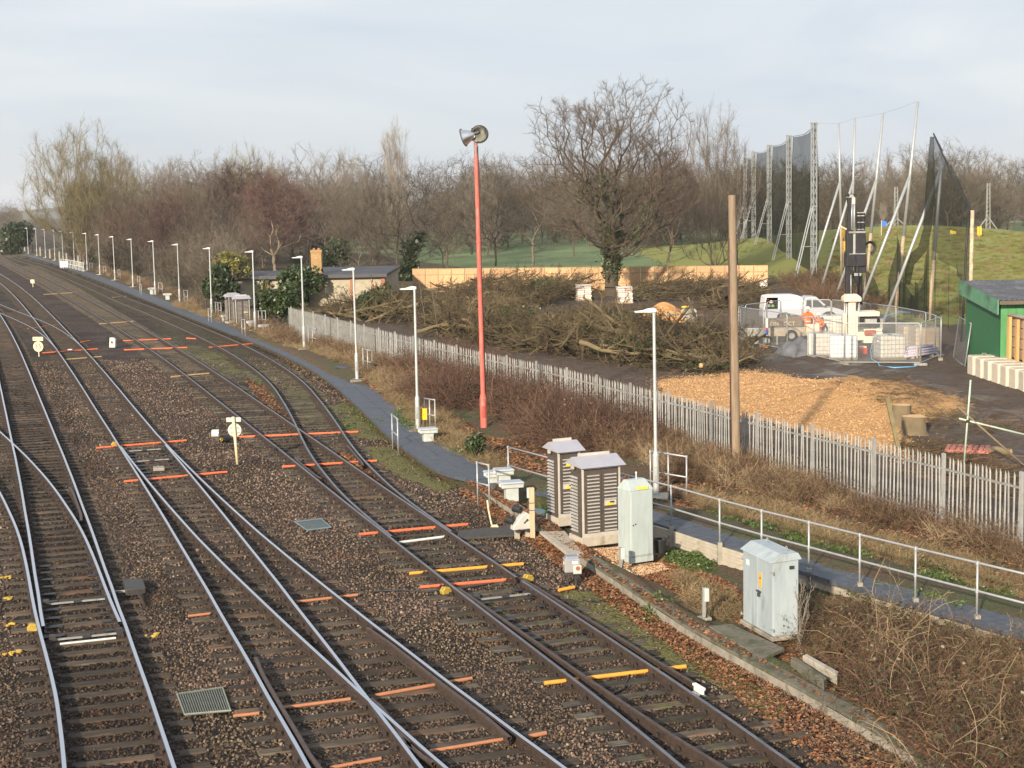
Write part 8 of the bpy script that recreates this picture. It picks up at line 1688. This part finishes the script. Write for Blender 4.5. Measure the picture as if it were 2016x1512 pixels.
cover('bramble_thicket', 'dark purple-brown bramble thicket around the red mast', [bramble_proto(71+k, 75, 1.7, .010, .45, S_pu, 1.0, -.18, 90, L_bl) for k in range(3)],
 [([(800, 735), (880, 715), (1000, 752), (1120, 790), (1240, 838), (1330, 880), (1290, 905), (1180, 895), (1080, 880), (1000, 850), (965, 800), (930, 815), (880, 815), (830, 785)], 520, .25)], 2, 0, .45, .95)
cover('dry_scrub', 'tan dead stems and scrub along the palisade fence', [bramble_proto(81+k, 60, 1.25, .008, .4, S_br if k else S_tan, 1.1, -.10, 30, L_bl) for k in range(3)],
 [([(1150, 850), (1300, 870), (1450, 905), (1560, 950), (1650, 985), (1560, 985), (1450, 955), (1340, 945), (1240, 905), (1150, 890)], 330, .3), ([(600, 668), (700, 690), (820, 722), (860, 770), (800, 790), (740, 745), (690, 725), (620, 695)], 230, .25), ([(360, 600), (440, 628), (520, 650), (560, 660), (590, 690), (540, 672), (470, 640), (380, 606)], 140, .2), ([(1500, 945), (1760, 1015), (2040, 1090), (2040, 1110), (1760, 1030), (1500, 960)], 50, .25), ([(180, 536), (300, 574), (400, 610), (410, 600), (300, 560), (200, 526)], 160, .2)], 3, 0, .3, .75)
cover('dry_grass', 'clumps of tan dead grass on the verge', [bramble_proto(91+k, 45, .42, .005, .12, S_gr, 1.2, -.14) for k in range(2)],
 [([(1330, 965), (1500, 990), (1760, 1060), (2040, 1140), (2040, 1190), (1760, 1110), (1560, 1060), (1400, 1010)], 330, .25), ([(1560, 1215), (1620, 1180), (1700, 1200), (1640, 1260), (1590, 1290)], 70, .15), ([(1860, 1240), (2040, 1270), (2040, 1330), (1900, 1300)], 130, .2), ([(590, 672), (700, 705), (860, 800), (930, 870), (870, 880), (780, 800), (700, 738), (600, 695)], 500, .2), ([(1330, 1120), (1460, 1180), (1450, 1220), (1360, 1190)], 60, .15), ([(760, 790), (830, 862), (930, 915), (1000, 930), (960, 890), (870, 850), (800, 790)], 160, .2), ([(340, 605), (500, 662), (590, 700), (600, 690), (500, 650), (350, 592)], 260, .2)], 4, 0, .4, 1.05)
cover('green_weeds', 'patches of low green weeds and grass on the verge', [bramble_proto(95+k, 26, .22, .006, .10, L_weed, .8, -.2, 60, L_weed) for k in range(2)],
 [([(775, 815), (800, 805), (822, 835), (815, 850), (790, 838)], 60, .2), ([(1240, 1175), (1290, 1190), (1310, 1215), (1280, 1212)], 26, .1), ([(1380, 1000), (1560, 1020), (1800, 1095), (2000, 1150), (1980, 1190), (1760, 1125), (1560, 1075), (1400, 1030)], 110, .3), ([(1320, 1085), (1390, 1090), (1400, 1120), (1340, 1115)], 40, .1), ([(1700, 1160), (1900, 1220), (1860, 1270), (1690, 1215)], 120, .2), ([(1060, 990), (1085, 985), (1085, 1020), (1065, 1020)], 20, .2), ([(640, 805), (700, 795), (755, 845), (740, 862), (660, 850)], 70, 0), ([(440, 690), (520, 730), (555, 790), (520, 780)], 60, 0), ([(870, 870), (900, 880), (930, 900), (900, 905)], 30, .2), ([(790, 810), (850, 870), (880, 885), (860, 860), (810, 800)], 45, .2)], 5, 0, .35, 1.1)
def mound_grass():
    g = np.random.default_rng(52); pr = [bramble_proto(130, 40, .30, .010, .22, stem_mat('rough_grass', (.10, .115, .03), (.27, .26, .085)), 1.2, -.12), bramble_proto(131, 40, .5, .010, .22, S_gr, 1.2, -.12), bramble_proto(132, 30, 1.1, .014, .4, S_br, 1.0, -.12, 60, L_dark)]
    q = np.concatenate([fill_poly([(25, 99), (33, 99), (62, 185), (40, 190), (28, 140)], 1500, g), fill_poly([(33, 99), (48, 99), (90, 190), (60, 188)], 900, g), fill_poly([(22.5, 108), (26.5, 108), (29, 142), (25, 142)], 170, g)]); n = len(q); k = np.concatenate([g.choice(2, 2400, p=[.85, .15]), np.full(170, 2)])
    o = scatter('rough_grass', np.concatenate([q, gz(q[:, 0], q[:, 1])[:, None]], 1), np.stack([np.zeros(n), np.zeros(n), g.uniform(0, 6.28, n)], -1), g.uniform(.5, 1.3, n), k, pr); tag(o, 'rough grass tufts over the golf mound and scrub at its foot', 'grass', None, 'stuff')
mound_grass()
def saplings():
    g = np.random.default_rng(8)
    for i, (px, py, yt, lb) in enumerate([(838, 655, 530, 'left one of two thin bare saplings behind the fence, near the second lamp'), (862, 660, 545, 'right one of two thin bare saplings behind the fence, near the second lamp'), (1572, 1262, 1130, 'tall tan weed stems right of the big grey cabinet')]):
        b = P(px, py, SZ); b.z = float(gz(b.x, b.y)); H = PD(px, yt, b.y).z-b.z; nst = 1 if i < 2 else 7; a_, b_, info = tree_meshes('s', 200+i, H, .022 if i < 2 else .008, [(7, .3, (15, 40), .3, .5, 4, .1, .15, 3), (4, .2, (20, 50), .4, .6, 2, .1, .05, 0)], nstem=nst, lean=.05 if i < 2 else .2, trunk=.95, twig_r=.005)
        r = empty('sapling', b, 0, lb, 'sapling' if i < 2 else 'weed'); link('stem', mesh_np('stem', *a_, T_pale, True), r); link('twigs', mesh_np('twigs', *b_, T_pale), r)
saplings()
# ---- yellow paint marks sprayed on the ballast
def paint_marks():
    g = np.random.default_rng(12); mt = mat('spray_yellow', (.62, .42, .06), .8, 0, .3, 12)
    for (a, b), lb in zip([(12, 1137), (17, 1177), (22, 1228), (23, 1286), (302, 1250)], ['farthest yellow paint mark on ballast left of the leftmost track', 'second farthest yellow paint mark left of the leftmost track', 'yellow paint mark on ballast just above the clamp of the leftmost track', 'nearest yellow paint mark left of the leftmost track', 'yellow paint mark on ballast right of the leftmost track']):
        p = P(a, b, .03); o_ = empty('paint_mark', p, 0, lb, 'paint mark', 'yellow paint marks on the ballast')
        for k in range(6): q = MB(); n = 7; r0 = g.uniform(.025, .06); c = g.normal(size=2)*.07; q.add([(c[0]+r0*(1+.35*math.sin(i*2.3+k))*math.cos(i*6.283/n), c[1]+r0*math.sin(i*6.283/n), .012+.002*k) for i in range(n)]+[(c[0]+r0*.8*math.cos(i*6.283/n), c[1]+r0*.8*math.sin(i*6.283/n), -.01) for i in range(n)], [tuple(range(n))]+[(i, n+i, n+(i+1) % n, (i+1) % n) for i in range(n)]); q.build('painted_stone', mt, o_)
paint_marks()
# ---- heaps of felled branches
def branch_protos(mt, n=3, seed=300, L=3.2, r=.05):
    out = []
    for k in range(n):
        a_, b_, info = tree_meshes('b', seed+k, L, r, [(9, .15, (25, 55), .42, .5, 4, .14, .0, 4), (6, .15, (25, 55), .5, .55, 3, .18, .0, 3), (5, .1, (25, 60), .55, .6, 2, .2, .0, 0)], trunk=1.0, twig_r=.010, tw=.10)
        V, F = join([a_, b_]); V = V[:, [2, 0, 1]]; V[:, 0] -= L*.45; out.append(proto('felled_branch', mesh_np('felled_branch', V, F, mt)))
    return out
def fell_mat(name, a, b):
    m = NT(name); r = m.n('ShaderNodeObjectInfo').outputs['Random']; f = m.noise(m.pos(), 1.2, 4, .7); return m.out(m.ramp(m.math('ADD', m.math('MULTIPLY', f, .5), m.math('MULTIPLY', r, .5)), [(.2, c4(a)), (.8, c4(b))]), .9, 0, .2)
M_fell = fell_mat('felled_twigs', (.024, .018, .012), (.115, .088, .056)); M_fellO = fell_mat('felled_twigs_olive', (.038, .031, .018), (.150, .120, .066))
_bp = branch_protos(M_fell)+branch_protos(M_fellO, 2, 320, 3.8, .06)+branch_protos(fell_mat('felled_limb', (.055, .043, .025), (.20, .155, .088)), 1, 340, 4.2, .13)
def brush(label, poly, n, h, seed, leaf=0, yaw=None, lm=None):
    g = np.random.default_rng(seed); pp = np.array(pxpoly(poly, SZ)); q = fill_poly(pp, n, g); c = pp.mean(0); ext = np.maximum(np.abs(pp-c).max(0), .5); d = np.clip(1-(((q-c)/ext)**2).sum(1)*.75, .05, 1)
    z = gz(q[:, 0], q[:, 1])+.9*h*d*g.uniform(.05, 1.0, n); rz = g.uniform(0, 6.28, n) if yaw is None else g.normal(yaw, .5, n)
    r = empty('brush_pile', (0, 0, 0), 0, label, 'brush pile', 'piles of felled branches'); o = scatter('branches', np.concatenate([q, z[:, None]], 1), np.stack([g.uniform(0, 6.28, n), g.normal(-.12, .28, n), rz], -1), g.uniform(.55, 1.15, n), g.integers(0, len(_bp), n), _bp, r); o['kind'] = 'stuff'
    if leaf:
        k = g.choice(len(q), max(3, leaf//500)); c3 = np.repeat(np.concatenate([q[k], z[k][:, None]], 1), leaf//len(k), 0)+g.normal(size=(leaf//len(k)*len(k), 3))*[.7, .7, .28]; o = link('ivy_leaves', mesh_np('ivy_leaves', *leaf_quads(c3, .075, g), lm or L_ivy), r)
    return r
brush('largest pile of felled branches, in the middle of the cleared site', [(985, 665), (1080, 650), (1200, 655), (1330, 672), (1440, 690), (1485, 722), (1380, 740), (1230, 735), (1090, 715), (1000, 695)], 420, 1.7, 1, 5200)
brush('long pile of felled branches in front of the hoarding, left of the oak', [(860, 580), (960, 562), (1080, 562), (1155, 572), (1160, 588), (1090, 604), (960, 615), (880, 610)], 270, 1.9, 2, 1500, 0.1)
brush('low pile of olive branches against the hoarding right of the oak', [(1235, 578), (1340, 570), (1480, 572), (1500, 590), (1380, 596), (1260, 594)], 150, 1.35, 3, 600, .1)
brush('scrubby brush pile with ivy beside the flat-roofed building', [(640, 612), (740, 604), (860, 612), (950, 640), (900, 660), (780, 640), (680, 632)], 190, 1.5, 4, 3200)
brush('middle pile of felled branches crossed by the red mast', [(830, 650), (900, 625), (1000, 618), (1060, 630), (1010, 660), (980, 690), (900, 672)], 200, 1.5, 5, 1500)
brush('small pile of branches behind the pickup', [(1395, 600), (1490, 592), (1530, 600), (1480, 612), (1400, 612)], 60, .9, 6, 0)
def heap_twigs():
    cover('ground_twigs', 'scattered twigs and debris over the muddy clearing', [bramble_proto(111+k, 14, .8, .010, .5, S_br if k else M_fellO, .15, -.1) for k in range(2)], [([(800, 620), (1200, 600), (1500, 600), (1470, 680), (1480, 740), (1300, 760), (1100, 740), (960, 700)], 420, .2), ([(1750, 880), (1850, 870), (2016, 930), (2016, 1000), (1850, 940)], 120, .2), ([(1650, 780), (1900, 800), (2016, 860), (1900, 870), (1760, 830)], 70, .2)], 7, 0, .5, 1.2)
heap_twigs()
def chips():
    g = np.random.default_rng(44); mb = MB(); mb.box((0, 0, 0), (1, .45, .18)); q = fill_poly(CHIP_POLY, 13000, g)+g.normal(size=(13000, 2))*[.35, .9]; n = len(q); z = gz(q[:, 0], q[:, 1])+.012
    m = NT('wood_chip'); r = m.n('ShaderNodeObjectInfo').outputs['Random']; mt = m.out(m.ramp(r, [(0, (.30, .165, .075)), (.5, (.48, .29, .14)), (1, (.64, .43, .23))]), .85)
    o = scatter('wood_chips', np.concatenate([q, z[:, None]], 1), g.normal(0, .5, (n, 3))+np.stack([0*z, 0*z, g.uniform(0, 6.28, n)], -1), g.uniform(.03, .075, n), np.zeros(n), [proto('chip', mb.mesh('chip', mt))]); tag(o, 'fresh orange wood chips spread behind the fence', 'wood chips', None, 'stuff')
chips()
def gravel():
    g = np.random.default_rng(45); poly = pxpoly([(1148, 1076), (1222, 1066), (1240, 1100), (1300, 1098), (1318, 1112), (1240, 1130), (1195, 1105)], .15); q = fill_poly(poly, 4200, g); n = len(q); z = gz(q[:, 0], q[:, 1])+.012
    m = NT('pea_gravel'); r = m.n('ShaderNodeObjectInfo').outputs['Random']; mt = m.out(m.ramp(r, [(0, (.30, .18, .09)), (.5, (.50, .33, .18)), (1, (.68, .52, .34))]), .8); me = stone_proto(9); me.materials.clear(); me.materials.append(mt)
    o = scatter('pea_gravel', np.concatenate([q, z[:, None]], 1), g.uniform(0, 6.28, (n, 3)), g.uniform(.014, .03, n), np.zeros(n), [proto('pebble', me)]); tag(o, 'patch of tan gravel in front of the louvred cabinets', 'gravel', None, 'stuff')
gravel()
# ---- winter haze
def haze():
    mb = MB(); mb.box((0, 1720, 31.5), (10400, 3600, 65)); m = bpy.data.materials.new('haze_air'); m.use_nodes = True; nt = m.node_tree; nt.nodes.clear(); o_ = nt.nodes.new('ShaderNodeOutputMaterial'); v = nt.nodes.new('ShaderNodeVolumePrincipled'); v.inputs['Color'].default_value = (.96, .97, 1.0, 1); v.inputs['Density'].default_value = .00014; v.inputs['Anisotropy'].default_value = .0; nt.links.new(v.outputs[0], o_.inputs['Volume'])
    o = mb.build('haze', m); tag(o, 'thin winter haze', 'haze', None, 'stuff')
haze()
